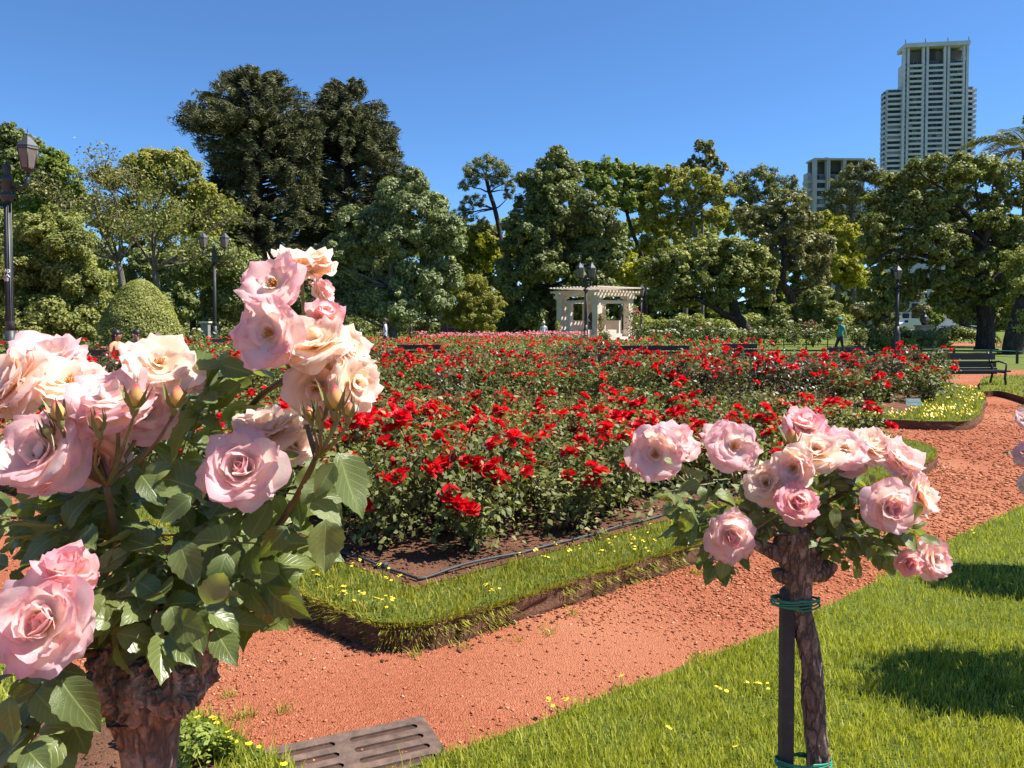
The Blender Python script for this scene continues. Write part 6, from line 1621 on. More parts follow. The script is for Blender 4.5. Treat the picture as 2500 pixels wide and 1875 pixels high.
# climbing roses on the pergola columns
M_CLIMB = LM['olive']
def climber(px, py0, py1, wpx, Y, seed, label):
    r = np.random.default_rng(seed); base = tree_base(px, Y); o = empty('climbing_rose', base, 0, label, 'climbing rose')
    n = 420; py = r.uniform(py0, py1, n); x = px + r.normal(size=n) * wpx * 0.5
    pos = np.array([tuple(P(a, b_, Y) - base) for a, b_ in zip(x, py)]); pos[:, 1] += r.normal(size=n) * 0.25
    V, F = leaf_cloud(pos, unit(r.normal(size=(n, 3)) + np.array([0.2, -0.4, 0.5])), 0.10 * (0.6 + 0.6 * r.random(n)), r, 0.55, 0.15)
    obj('foliage', np_mesh('foliage', V, F), o, M_CLIMB)['kind'] = 'stuff'
    b = MB(); b.tube([Vector((0, 0, 0))] + [P(px + r.uniform(-4, 4), q, Y) - base for q in np.linspace(py1, py0, 5)], [0.05, 0.045, 0.035, 0.03, 0.02, 0.01], 5); b.build('stem', M_BSTEM, o)
    for k in range(14):
        i = r.integers(0, n); q = obj('bloom', rnd.choice(PNK), o); q.matrix_local = Matrix.Translation(Vector(pos[i]) + Vector((0, -0.12, 0))) @ frame((r.uniform(-0.4, 0.4), -1, 0.5)) @ Matrix.Scale(0.10, 4)
climber(1545, 745, 830, 14, 67.2, 5, 'pink climbing rose on the pergola column beside the single lamp')
climber(1466, 765, 828, 7, 66.5, 6, 'red tipped climbing rose on the front pergola column')
climber(1362, 785, 830, 6, 67.2, 7, 'small climbing rose at the foot of the outer pergola column')

# ================================================================== buildings
M_CONC = simple('tower_concrete', (0.50, 0.505, 0.51), 0.85, 0.10, 0.3)
M_CONC2 = simple('block_concrete', (0.36, 0.355, 0.35), 0.85, 0.08, 0.3)
M_DARKWALL = simple('recess_dark', (0.05, 0.045, 0.04), 0.8, 0.2, 0.5)
M_ROOFWALL = simple('plant_room_wall', (0.13, 0.115, 0.10), 0.8, 0.2, 0.5)
def m_window():
    t = NT('window_glass'); oi = t.n('ShaderNodeObjectInfo')
    c = t.ramp(oi.outputs['Random'], [(0.0, (0.015, 0.018, 0.022)), (0.6, (0.03, 0.036, 0.04)), (0.88, (0.09, 0.11, 0.12)), (1.0, (0.25, 0.27, 0.27))])
    return t.done(t.bsdf(c, 0.3, 0.2))
M_WIN = m_window()
YT = 300.0
tw = empty('apartment_tower', (P(2262, 800, YT).x, YT, 0), R(-8.0), 'tall grey concrete apartment tower with rows of balconies', 'building')
def tx(px): return (px - 2262) * YT / FOC
zt_ = P(2262, 102, YT).z; z_mid = P(2262, 202, YT).z; z_lo0 = P(2262, 470, YT).z
fh = (P(2262, 150, YT).z - P(2262, 460, YT).z) / 24.3
def tb_(name, x0, x1, y0, y1, z0, z1, mat=M_CONC): b = MB(); b.box(((x0 + x1) / 2, (y0 + y1) / 2, (z0 + z1) / 2), (x1 - x0, y1 - y0, z1 - z0)); return b.build(name, mat, tw)
zp0 = P(2262, 146, YT).z   # foot of the plant storey
tb_('core_wall', tx(2205), tx(2348), 2.2, 9, 0, zp0, M_CONC)
tb_('wing_wall', tx(2167), tx(2368), 3.4, 8.5, 0, z_mid - 1.0, M_CONC)
tb_('plant_room', tx(2212), tx(2340), 3.5, 8.5, zp0, zt_ - 2.4, M_ROOFWALL)
tb_('plant_door', tx(2268), tx(2279), 3.3, 3.6, zp0 + 0.8, zp0 + 6.0, M_DARKWALL)
tb_('roof_slab', tx(2202), tx(2350), 0.2, 9.2, zt_ - 1.5, zt_, M_CONC)
# bays: piers, small-window strips, wide bays
PIERS = [2203, 2212.5, 2247, 2256.5, 2296, 2304.5, 2339, 2347]
for x in PIERS: tb_('pier', tx(x) - 0.42, tx(x) + 0.42, 1.2, 2.4, 0, zt_ - 1.5)
WIDE = [(2214.5, 2245.5, 0.7), (2258.5, 2294.5, 1.3), (2306, 2337.5, 0.7)]
SMALL = [(2205.5, 2210.5), (2249.5, 2254), (2298, 2302.5), (2341, 2345)]
me_cache = {}
def unit_box(name, w, d, h, mat):
    k = (name, round(w, 2), round(d, 2), round(h, 2))
    if k not in me_cache:
        b = MB(); b.box((0, 0, 0), (w, d, h)); me_cache[k] = b.mesh(name, [mat])
    return me_cache[k]
def put(name, x0, x1, y0, y1, z0, z1, mat, parent=None):
    o = obj(name, unit_box(name, x1 - x0, y1 - y0, z1 - z0, mat), parent or tw); o.location = ((x0 + x1) / 2, (y0 + y1) / 2, (z0 + z1) / 2); return o
nf = 27
for f in range(nf):
    z0 = zp0 - fh * (f + 1)
    for x0, x1, yy in WIDE:
        put('balcony_parapet', tx(x0), tx(x1), yy, 1.6, z0 - 0.1, z0 + fh * 0.36, M_CONC)
        n = 3; w = (tx(x1) - tx(x0) - 0.6) / n
        for k in range(n): put('window', tx(x0) + 0.3 + w * k + 0.1, tx(x0) + 0.3 + w * (k + 1) - 0.1, 1.9, 2.15, z0 + fh * 0.34, z0 + fh * 0.95, M_WIN)
    for x0, x1 in SMALL: put('window', tx(x0) + 0.15, tx(x1) - 0.15, 2.0, 2.18, z0 + fh * 0.36, z0 + fh * 0.74, M_WIN)
    if z0 + fh < z_mid:
        for x0, x1, cx in ((2168, 2201.5, 2167), (2349, 2367, 2368)):
            put('balcony_parapet', tx(x0), tx(x1), 2.3, 3.2, z0 - 0.1, z0 + fh * 0.36, M_CONC)
            put('window', tx(x0) + 0.5, tx(x1) - 0.5, 3.1, 3.35, z0 + fh * 0.34, z0 + fh * 0.95, M_WIN)
        put('balcony_end', tx(2367), tx(2371), 2.0, 5.5, z0 - 0.2, z0 + fh * 0.5, M_CONC)
        put('side_window', tx(2163.5), tx(2167) - 0.05, 4.2, 7.8, z0 + fh * 0.3, z0 + fh * 0.8, M_WIN)
        put('balcony_end', tx(2163), tx(2167) - 0.03, 3.6, 8.2, z0 - 0.2, z0 + fh * 0.28, M_CONC)
    elif f > 3:
        put('balcony_parapet', tx(2196), tx(2202), 2.6, 6, z0 - 0.2, z0 + fh * 0.44, M_CONC)
for x in (2204, 2249, 2300, 2347):
    b = MB(); b.tube([(tx(x), 0.6, zt_), (tx(x), 0.6, zt_ + 1.6)], 0.14, 5); b.build('mast', M_DARKWALL, tw)
# lower block
YB = 240.0
bb = empty('apartment_block', (P(2042, 800, YB).x, YB, 0), R(2), 'grey apartment block with open top floor behind the gum tree', 'building')
def bx_(px): return (px - 2042) * YB / FOC
def bz(py): return P(2042, py, YB).z
def b2(name, x0, x1, y0, y1, z0, z1, mat=M_CONC2): b = MB(); b.box(((x0 + x1) / 2, (y0 + y1) / 2, (z0 + z1) / 2), (x1 - x0, y1 - y0, z1 - z0)); return b.build(name, mat, bb)
b2('wall', bx_(1985), bx_(2107), 2.2, 7, 0, bz(423)); b2('roof_slab', bx_(1984), bx_(2108), 0.4, 7, bz(389), bz(385)); b2('back_wall', bx_(1988), bx_(2104), 5, 6.8, bz(423), bz(389), M_ROOFWALL)
b2('recess', bx_(2024), bx_(2056), 2.6, 3.0, bz(415), bz(389), M_DARKWALL); b2('recess', bx_(2061), bx_(2100), 2.6, 3.0, bz(415), bz(389), M_DARKWALL)
for x in (1986, 1989, 2017, 2021.5, 2057, 2061, 2102, 2106.5): b2('pier', bx_(x) - 0.22, bx_(x) + 0.22, 0.5, 2.3, 0, bz(389))
b2('chimney', bx_(2027.5), bx_(2034), 5, 6, bz(385), bz(375))
b2('low_annexe', bx_(1975), bx_(1985), 3, 6, 0, bz(418))
for f in range(9):
    z1 = bz(424 + f * 20); z0 = bz(424 + f * 20 + 20)
    for x0, x1 in ((1990.5, 2015.5), (2023, 2056), (2062.5, 2100)):
        b2('spandrel', bx_(x0), bx_(x1), 1.4, 2.15, z0 - 0.05, z0 + (z1 - z0) * 0.34)
        m = (x0 + x1) / 2
        b2('window', bx_(x0) + 0.15, bx_(m) - 0.1, 1.9, 2.15, z0 + (z1 - z0) * 0.36, z0 + (z1 - z0) * 0.95, M_WIN); b2('window', bx_(m) + 0.1, bx_(x1) - 0.15, 1.9, 2.15, z0 + (z1 - z0) * 0.36, z0 + (z1 - z0) * 0.95, M_WIN)
    b2('balcony', bx_(1973), bx_(1985), 2, 6, z0 - 0.1, z0 + 0.9)
# street frontage seen under the trees
M_WHITEW = simple('pale_render', (0.5, 0.5, 0.49), 0.85, 0.1, 0.5)
fr = empty('street_building', (P(2290, 800, 170).x, 170, 0), 0, 'pale flat roofed street frontage seen through the tree trunks', 'building')
def f2(name, px0, px1, y0, y1, py0, py1, mat):
    x0, x1 = S(px0 - 2290, 170), S(px1 - 2290, 170); z0, z1 = P(2290, py0, 170).z, P(2290, py1, 170).z
    b = MB(); b.box(((x0 + x1) / 2, (y0 + y1) / 2, (z0 + z1) / 2), (x1 - x0, y1 - y0, z1 - z0)); return b.build(name, mat, fr)
f2('wall', 2190, 2420, 3, 12, 803, 640, M_WHITEW)
f2('canopy', 2195, 2420, 0, 3, 806, 799, M_WHITEW)
for x in range(2200, 2420, 26): f2('shop_window', x, x + 20, 2.7, 2.95, 818, 807, M_DARKWALL)
for py in (665, 690, 715, 740, 765):
    for x in range(2198, 2420, 22): f2('window', x, x + 15, 2.75, 2.95, py + 12, py, M_WIN)
M_VAN = simple('van_white', (0.75, 0.76, 0.78), 0.35, 0.03); M_TYRE = simple('tyre', (0.02, 0.02, 0.02), 0.8)
van = empty('parked_van', (P(2222, 800, 160).x, 160, 0), 0, 'white delivery van parked on the street behind the statue', 'van')
b = MB(); b.add([(-2.4, -0.9, 0.4), (2.4, -0.9, 0.4), (2.4, -0.9, 2.1), (-1.2, -0.9, 2.2), (-1.7, -0.9, 1.5), (-2.4, -0.9, 1.1), (-2.4, 0.9, 0.4), (2.4, 0.9, 0.4), (2.4, 0.9, 2.1), (-1.2, 0.9, 2.2), (-1.7, 0.9, 1.5), (-2.4, 0.9, 1.1)], [(0, 1, 2, 3, 4, 5), (11, 10, 9, 8, 7, 6), (0, 6, 7, 1), (1, 7, 8, 2), (2, 8, 9, 3), (3, 9, 10, 4), (4, 10, 11, 5), (5, 11, 6, 0)]); b.build('body', M_VAN, van)
b = MB(); b.box((-1.25, -0.92, 1.65), (0.7, 0.03, 0.5)); b.build('side_window', M_WIN, van)
for x in (-1.5, 1.5):
    b = MB(); b.tube([(x, -0.95, 0.38), (x, -0.7, 0.38)], 0.38, 12); b.build('wheel', M_TYRE, van)
# stone pedestal with a seated bronze figure on the lawn
M_STONE = simple('grey_stone', (0.20, 0.20, 0.20), 0.85, 0.2, 2, 0.3, 20)
sb_ = tree_base(2256, 66); s2 = empty('lawn_statue', sb_, 0, 'dark seated statue on a grey stone pedestal under the trees', 'statue')
b = MB(); b.box((0, 0, 0.6), (1.05, 1.0, 1.2)); b.box((0, 0, 1.26), (1.2, 1.15, 0.12)); b.box((0, 0, 0.1), (1.25, 1.2, 0.2)); b.build('pedestal', M_STONE, s2)
obj('figure', lumpy('figure', (0, 0, 1.75), 0.45, M_BRONZE, 7, 4, 0.4, 1.0, stretch=(0.75, 0.7, 1.05)), s2)
obj('figure_head', lumpy('figure_head', (-0.05, -0.05, 2.35), 0.16, M_BRONZE, 8, 3, 0.15, 1.0, stretch=(0.85, 0.95, 1.2)), s2)
# ================================================================== clipped dome, shrubs, white roses
def dome_shrub():
    Y = 34.0; base = tree_base(343, Y); o = empty('clipped_dome_shrub', base, 0, 'neatly clipped dome shaped olive shrub behind the seated woman', 'shrub')
    H = P(343, 682, Y).z; r = np.random.default_rng(4); n = 26000
    z = r.random(n) ** 0.9; a = r.random(n) * 6.2832
    prof = np.interp(z, [0, 0.15, 0.35, 0.55, 0.75, 0.9, 0.97, 1.0], [1.0, 1.02, 0.97, 0.84, 0.62, 0.40, 0.22, 0.05]) * S(97, Y)
    rad = prof * (1 + 0.035 * np.sin(a * 5 + z * 7) * np.cos(z * 11)) * (1 - 0.06 * r.random(n) ** 2)
    pos = np.stack([np.cos(a) * rad, np.sin(a) * rad, z * H], 1)
    nr = unit(np.stack([np.cos(a), np.sin(a), 0.25 + z * 1.1], 1) + r.normal(size=(n, 3)) * 0.55)
    V, F = leaf_cloud(pos, nr, 0.05 * (0.7 + 0.6 * r.random(n)), r, 0.6, 0.2)
    obj('foliage', np_mesh('foliage', V, F), o, LM['olive'])['kind'] = 'stuff'
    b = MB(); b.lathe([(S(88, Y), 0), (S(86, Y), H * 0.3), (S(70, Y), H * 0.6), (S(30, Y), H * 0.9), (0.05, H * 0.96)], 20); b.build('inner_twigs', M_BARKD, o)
    b = MB(); b.tube([(0, 0, 0), (0, 0, H * 0.5)], 0.12, 7); b.build('trunk', M_BARKD, o)
dome_shrub()
SHRUB = [bush_foliage(200 + k, 0.55, 1.1, 620, 0.05) for k in range(3)]
def shrub(px, py_base, Y, sc, blooms, nb, bs_, label, group, r, zs=1.0):
    b0 = tree_base(px, Y)
    o = bush(b0.x, Y, 0, SHRUB, blooms, nb, bs_, label, group, r, sc, 'rose_shrub', 'rose shrub')
    return o
rs = random.Random(12)
for k, (px, Y, sc) in enumerate(((1600, 50, 1.25), (1640, 48, 1.2), (1690, 50, 1.3), (1735, 47, 1.2), (1780, 49, 1.25), (1815, 52, 1.3), (1560, 55, 1.2), (1660, 56, 1.4), (1720, 57, 1.4), (1850, 54, 1.3), (1890, 50, 1.3), (1940, 52, 1.3), (1985, 50, 1.3), (2095, 46, 1.3), (2130, 43, 1.3), (2160, 47, 1.3), (1400, 57, 0.8), (1480, 58, 0.8))):
    shrub(px, 830, Y, sc, WHT if rs.random() < 0.75 else PNK, rs.choice((3, 5, 8)), 0.085, 'tall white flowering rose shrub in the border beyond the beds', 'white rose shrubs of the far border', rs)
for px, Y, sc, col in ((465, 38, 1.1, WHT), (500, 40, 1.2, WHT), (560, 42, 1.2, WHT), (590, 40, 1.1, WHT), (430, 40, 1.1, WHT), (620, 43, 1.1, WHT)):
    shrub(px, 830, Y, sc, col, 6, 0.07, 'pale flowering rose shrub around the foot of the double lamp', 'rose shrubs at the double lamp', rs)
for px, Y, sc, col, lb in ((200, 24, 1.05, RED, 'red flowering rose shrub before the olive evergreen'), (245, 25, 0.9, PNK, 'pink flowering rose shrub behind the seated woman'), (25, 20, 0.95, RED, 'rose shrub with a red bloom at the foot of the tall lamp'), (360, 27, 0.8, RED, 'rose shrub before the clipped dome'), (335, 20, 0.55, RED, 'low rose bush in front of the park bench'), (150, 22, 0.8, PNK, 'rose shrub beside the tall lamp')):
    shrub(px, 850, Y, sc, col, 5, 0.06, lb, None, rs)
shrub(1040, 810, 62, 1.9, WHT, 12, 0.11, 'tall shrub rose with creamy yellow blooms left of the wooden hut', None, rs)
# standard white roses along the lawn strip
M_LIME = simple('limewashed_bark', (0.7, 0.69, 0.66), 0.9, 0.1)
STDF = bush_foliage(230, 0.42, 0.5, 520, 0.045)
for k, (px, Y) in enumerate(((1865, 36), (1915, 37), (1968, 36), (2022, 35), (2100, 36), (1700, 40), (1760, 39))):
    b0 = tree_base(px, Y); o = empty('standard_rose', b0, rs.random() * 6, 'small white standard rose with limewashed trunk on the lawn strip', 'rose tree', 'white standard roses in a row')
    b = MB(); b.tube([(0, 0, 0.3), (0.02, 0.01, 0.6), (0, 0, 0.95)], 0.025, 6); b.build('trunk', M_BARKB, o)
    b = MB(); b.tube([(0, 0, 0), (0, 0, 0.32)], 0.034, 6); b.build('limewashed_foot', M_LIME, o)
    f = obj('foliage', STDF[0], o); f.location = (0, 0, 0.78); f['kind'] = 'stuff'; f.scale = (0.95, 0.95, 0.95)
    for _ in range(rs.choice((3, 5, 6))):
        t = Vector(rs.choice(STDF[2])); q = obj('bloom', rs.choice(WHT), o); q.matrix_local = Matrix.Translation(t * 0.95 + Vector((rs.uniform(-0.08, 0.08), rs.uniform(-0.08, 0.08), 0.8))) @ frame((rs.uniform(-0.5, 0.5), rs.uniform(-0.8, 0.3), 0.6)) @ Matrix.Scale(0.065, 4)
# low clipped hedges
def hedge(name, label, pts, w, h, mat, leaf, n, seed, cat='hedge'):
    r = np.random.default_rng(seed); base = Vector((pts[0][0], pts[0][1], 0)); o = empty(name, base, 0, label, cat)
    P2 = np.array(pts, float); seg = np.linalg.norm(np.diff(P2, axis=0), axis=1); cum = np.concatenate([[0], np.cumsum(seg)])
    s = r.random(n) * cum[-1]; i = np.clip(np.searchsorted(cum, s) - 1, 0, len(seg) - 1); t = ((s - cum[i]) / seg[i])[:, None]
    c = P2[i] * (1 - t) + P2[i + 1] * t; d = (P2[i + 1] - P2[i]) / seg[i][:, None]; nn = np.stack([-d[:, 1], d[:, 0]], 1)
    a = r.random(n) * np.pi; ww = w * (1 + 0.2 * np.sin(s * 1.7)); hh = h * (1 + 0.15 * np.sin(s * 1.1 + 2) + 0.08 * np.sin(s * 3.3))
    off = np.cos(a) * ww / 2; z = np.sin(a) ** 0.5 * hh * (0.9 + 0.15 * r.random(n))
    pos = np.stack([c[:, 0] + nn[:, 0] * off - base.x, c[:, 1] + nn[:, 1] * off - base.y, np.maximum(z * r.random(n) ** 0.25, 0.02)], 1)
    nr = unit(np.stack([nn[:, 0] * np.cos(a), nn[:, 1] * np.cos(a), np.sin(a) + 0.2], 1) + r.normal(size=(n, 3)) * 0.5)
    V, F = leaf_cloud(pos, nr, leaf * (0.7 + 0.6 * r.random(n)), r, 0.6, 0.2)
    obj('foliage', np_mesh('foliage', V, F), o, mat)['kind'] = 'stuff'
def gx(px, Y): return (P(px, 800, Y).x, Y)
hedge('hedge', 'dark clipped hedge around the stone pedestal under the trees', [gx(2160, 52), gx(2230, 50), gx(2320, 49), gx(2370, 52)], 3.0, 1.15, LM['deep'], 0.1, 9000, 3)
hedge('hedge', 'low dark hedge between the pergola and the grey green tree', [gx(900, 88), gx(1100, 86), gx(1300, 88)], 2.0, 1.7, LM['deep'], 0.16, 6000, 4)
hedge('hedge', 'dark shrub border behind the white roses', [gx(1560, 80), gx(1750, 76), gx(1950, 78), gx(2110, 80)], 3.0, 2.1, LM['olive'], 0.18, 9000, 5)
hedge('hedge', 'dark shrub border behind the clipped dome', [gx(-60, 70), gx(200, 68), gx(450, 70), gx(760, 72), gx(900, 74)], 3.0, 2.3, LM['deep'], 0.17, 12000, 6)
hedge('hedge', 'bright yellow green shrubs at the foot of the single lawn lamp', [gx(2150, 44), gx(2185, 43.5), gx(2220, 45)], 1.4, 0.7, LM['yellow'], 0.07, 2500, 7)
hedge('hedge', 'ground cover with yellow flowers before the green shirted man', [gx(2030, 33), gx(2060, 32.6), gx(2095, 33)], 0.5, 0.22, LM['lime'], 0.05, 900, 8)
hedge('dark_shrub', 'leafy dark green shrublet in the grass beside the thick rose trunk', [(-1.42, 2.95), (-1.2, 2.85), (-1.05, 2.72)], 0.16, 0.12, LM['fresh'], 0.012, 2200, 9, 'shrub')

# ================================================================== benches
M_BENCH = simple('bench_paint', (0.012, 0.017, 0.018), 0.45, 0.3, 4)
def bench(label, px, Y, rz, L_=1.8, zt=0.88):
    o = empty('park_bench', tree_base(px, Y), rz, label, 'bench')
    for z in (zt - 0.08, zt - 0.26, zt - 0.42):
        b = MB(); b.box((0, 0.26 + (z - 0.5) * 0.25, z), (L_, 0.04, 0.15)); b.build('back_slat', M_BENCH, o)
    for y in (-0.2, -0.05, 0.1):
        b = MB(); b.box((0, y, 0.44), (L_, 0.11, 0.035)); b.build('seat_slat', M_BENCH, o)
    for x in (-L_ / 2 + 0.12, L_ / 2 - 0.12):
        b = MB()
        b.tube([(x, -0.28, 0), (x, -0.22, 0.3), (x, -0.24, 0.42)], 0.028, 6); b.tube([(x, 0.34, 0), (x, 0.2, 0.42), (x, 0.42, zt + 0.02)], 0.03, 6); b.tube([(x, -0.24, 0.41), (x, 0.2, 0.41)], 0.025, 6)
        b.tube([(x, -0.24, 0.42), (x, -0.26, 0.62), (x, 0.0, 0.66), (x, 0.3, 0.62)], 0.022, 6)
        b.build('iron_frame', M_BENCH, o)
    return o
bench('dark slatted bench seen from behind at the bend of the path', 2368, 18.6, 0.06, 1.7, 0.84)
bench('dark bench partly hidden by the roses beside the other bench', 2185, 20.5, 0.1, 1.9, 0.82)
bench('dark bench back just above the roses, centre of the garden', 1522, 24, 0.0, 1.5, 0.86)
bench('dark bench back next to its twin above the red roses', 1638, 24.2, 0.0, 1.3, 0.86)
bench('dark bench back between the roses near the standing visitor', 1020, 25, 0.0, 1.4, 0.86)
bench('dark bench back before the white rose shrubs', 1815, 25.5, 0.0, 1.1, 0.88)
bench('dark bench back below the man in green', 2085, 23, 0.0, 1.2, 0.84)
bench('dark bench on which the woman in orange sits', 295, 20.5, 3.0, 1.7)
bench('dark bench between the double lamp and the pink blooms', 570, 33, 0.4, 1.7)

# ================================================================== name plate, fence, hut, signs
M_PLATE = simple('plate_green_grey', (0.22, 0.33, 0.28), 0.4, 0.1); M_INK = simple('plate_lettering', (0.6, 0.66, 0.62), 0.6, 0.05); M_STEEL = simple('plate_rod', (0.35, 0.37, 0.36), 0.5, 0.1)
pp = P(2230, 982, 11.75 + 1.0); gp = Vector((pp.x, pp.y, BH))
np_ = empty('name_plate', gp, -0.15, 'small grey green name plate on a rod in front of the red roses', 'sign')
hz_ = pp.z - BH
b = MB(); b.tube([(0, 0.01, 0), (0, 0.01, hz_)], 0.006, 6); b.build('rod', M_STEEL, np_)
tilt = Matrix.Rotation(R(-25), 4, 'X')
b = MB(); b.box((0, 0, 0), (0.23, 0.006, 0.13)); q = b.build('plate', M_PLATE, np_); q.matrix_local = Matrix.Translation((0, 0, hz_)) @ tilt
for k, (w, z) in enumerate(((0.18, 0.035), (0.19, 0.018), (0.16, 0.002), (0.10, -0.035), (0.08, -0.048))):
    b = MB(); b.box((0, -0.0045, z), (w, 0.002, 0.006)); b.build('text_line', M_INK, q)
M_WIRE = simple('green_wire', (0.05, 0.22, 0.16), 0.5, 0.1)
fe = empty('wire_fence', gx(2490, 30) + (0,), 0, 'low wire fence with short posts along the lawn by the old trees', 'fence')
fp = [(2250, 33), (2330, 31.5), (2420, 30.5), (2485, 30), (2560, 29)]
for px, Y in fp:
    q = tree_base(px, Y) - fe.location; b = MB(); b.box((q.x, q.y, 0.26), (0.07, 0.07, 0.52)); b.build('fence_post', M_BARKB, fe)
for z in (0.50, 0.28):
    b = MB(); b.tube([tree_base(px, Y) - fe.location + Vector((0, 0, z - 0.03 * (i % 2))) for i, (px, Y) in enumerate(fp)], 0.011, 4); b.build('wire', M_WIRE, fe)
M_WOOD = simple('hut_wood', (0.17, 0.10, 0.06), 0.8, 0.3, 3, 0.3, 12); M_WOODL = simple('hut_pale_wood', (0.36, 0.25, 0.16), 0.8, 0.2, 3)
hu = empty('wooden_hut', tree_base(1092, 84), 0.1, 'small brown wooden hut under the feathery shrub', 'hut')
b = MB(); b.box((0, 0, 1.35), (1.6, 1.4, 1.5)); b.build('hut_body', M_WOOD, hu)
b = MB(); b.add([(-1.1, -1.0, 2.1), (1.1, -1.0, 2.1), (1.1, 1.0, 2.1), (-1.1, 1.0, 2.1), (-0.9, 0, 2.65), (0.9, 0, 2.65)], [(0, 1, 5, 4), (1, 2, 5), (2, 3, 4, 5), (3, 0, 4), (0, 3, 2, 1)]); b.build('roof', M_WOODL, hu)
for x in (-0.75, 0.0, 0.75):
    b = MB(); b.box((x, -0.74, 1.05), (0.14, 0.1, 2.1)); b.build('post', M_WOODL, hu)
b = MB(); b.box((0.4, -0.76, 1.0), (0.9, 0.3, 0.08)); b.build('counter', M_WOODL, hu)
M_YSIGN = simple('yellow_sign_paint', (0.5, 0.27, 0.04), 0.6, 0.1)
for px, w, lb in ((914, 11, 'wider yellow notice board beside the standing visitor'), (928, 7, 'narrow yellow notice board behind the standing visitor')):
    e = empty('notice_board', tree_base(px, 70), 0, lb, 'sign'); zz = P(px, 772, 70).z
    b = MB(); b.box((0, 0, zz), (S(w, 70), 0.04, S(7, 70))); b.build('board', M_YSIGN, e)
    b = MB(); b.tube([(0, 0.03, 0), (0, 0.03, zz)], 0.03, 5); b.build('post', M_BARKD, e)
# stone gate pier beside the double lamp
gp_ = empty('stone_pier', tree_base(502, 60), 0, 'pale square stone pier behind the white rose shrubs', 'pier')
b = MB(); b.box((0, 0, 0.75), (0.55, 0.55, 1.5)); b.build('shaft', M_STONE, gp_)
b = MB(); b.box((0, 0, 1.56), (0.75, 0.75, 0.12)); b.build('cap', M_STUCCO, gp_)

# ================================================================== people
def mk(c, n, rough=0.7): return simple(n, c, rough, 0.08)
SKIN = mk((0.45, 0.24, 0.16), 'skin', 0.5); SKIN2 = mk((0.30, 0.15, 0.09), 'skin_tan', 0.5)
def figure(label, loc, rz, joints, bones, rad, zones, extras=(), scale=1.0):
    """one skinned body; zones: function(co) -> material index"""
    me = bpy.data.meshes.new('body'); names = list(joints)
    me.from_pydata([joints[n] for n in names], [(names.index(a), names.index(c)) for a, c in bones], [])
    tmp = bpy.data.objects.new('body', me); COL.objects.link(tmp)
    sk = tmp.modifiers.new('skin', 'SKIN'); sk.use_smooth_shade = True
    for i, n in enumerate(names):
        r_ = rad[n]; me.skin_vertices[0].data[i].radius = r_ if isinstance(r_, tuple) else (r_, r_)
        me.skin_vertices[0].data[i].use_root = (n == 'pelvis')
    ss = tmp.modifiers.new('sub', 'SUBSURF'); ss.levels = 1; ss.render_levels = 1
    dg = bpy.context.evaluated_depsgraph_get(); m2 = bpy.data.meshes.new_from_object(tmp.evaluated_get(dg)); bpy.data.objects.remove(tmp)
    m2.name = 'body'
    fn, mats = zones
    m2.materials.clear()
    for m in mats: m2.materials.append(m)
    for p in m2.polygons: p.material_index = fn(p.center); p.use_smooth = True
    o = empty('person', loc, rz, label, 'person'); o.scale = (scale,) * 3
    obj('body', m2, o)
    for nm, mesh in extras: obj(nm, mesh, o)
    return o
def arm_hand(j, b, r, side, sh, el, wr, hand_dir):
    s = side
    j['sh' + s], j['el' + s], j['wr' + s] = sh, el, wr
    w = Vector(wr); d = Vector(hand_dir).normalized(); x = d.orthogonal().normalized()
    j['pa' + s] = tuple(w + d * 0.07)
    b += [('sh' + s, 'el' + s), ('el' + s, 'wr' + s), ('wr' + s, 'pa' + s)]
    r['sh' + s], r['el' + s], r['wr' + s], r['pa' + s] = 0.062, 0.045, 0.032, (0.042, 0.022)
    for k, (off, ln) in enumerate(((-0.03, 0.075), (-0.01, 0.085), (0.01, 0.08), (0.03, 0.062))):
        n1_, n2_ = 'f%d%s' % (k, s), 'g%d%s' % (k, s)
        j[n1_] = tuple(w + d * 0.10 + x * off); j[n2_] = tuple(w + d * (0.10 + ln) + x * off * 1.15 + Vector((0, -0.012, 0)))
        b += [('pa' + s, n1_), (n1_, n2_)]; r[n1_] = 0.0095; r[n2_] = 0.0075
    j['th' + s] = tuple(w + d * 0.055 + x * 0.055); b.append(('wr' + s, 'th' + s)); r['th' + s] = 0.010
def head_parts(prefix_hair, hair_mat, c, face_dir, rad=0.105, hair=0.0):
    """hair cap, nose, eyes, ears as small meshes"""
    c = Vector(c); f = Vector(face_dir).normalized(); sd = Vector((-f.y, f.x, 0))
    out = []
    def hm(name, cc, r_, stretch, mat, seed, cut=None):
        me = lumpy(name, (0, 0, 0), r_, mat, seed, 3, 0.12, 1.0, stretch=stretch)
        for v in me.vertices: v.co += Vector(cc)
        return (name, me)
    if hair_mat: out.append(hm('hair', c - f * 0.028 + Vector((0, 0, 0.035)), rad * 1.06, (0.95, 0.98, 1.0), hair_mat, 3))
    out.append(hm('nose', c + f * rad * 0.98 + Vector((0, 0, -0.01)), 0.018, (0.8, 0.8, 1.2), SKIN, 1))
    for s in (-1, 1):
        out.append(hm('ear', c + sd * s * rad * 0.82 + Vector((0, 0, -0.01)), 0.024, (0.6, 0.8, 1.2), SKIN, 2))
        out.append(hm('eye', c + f * rad * 0.84 + sd * s * 0.036 + Vector((0, 0, 0.012)), 0.011, (1, 1, 1), M_DARKWALL, 2))
    out.append(hm('mouth', c + f * rad * 0.86 + Vector((0, 0, -0.055)), 0.016, (1.3, 1.3, 0.35), mk((0.35, 0.10, 0.09), 'lips'), 4))
    return out
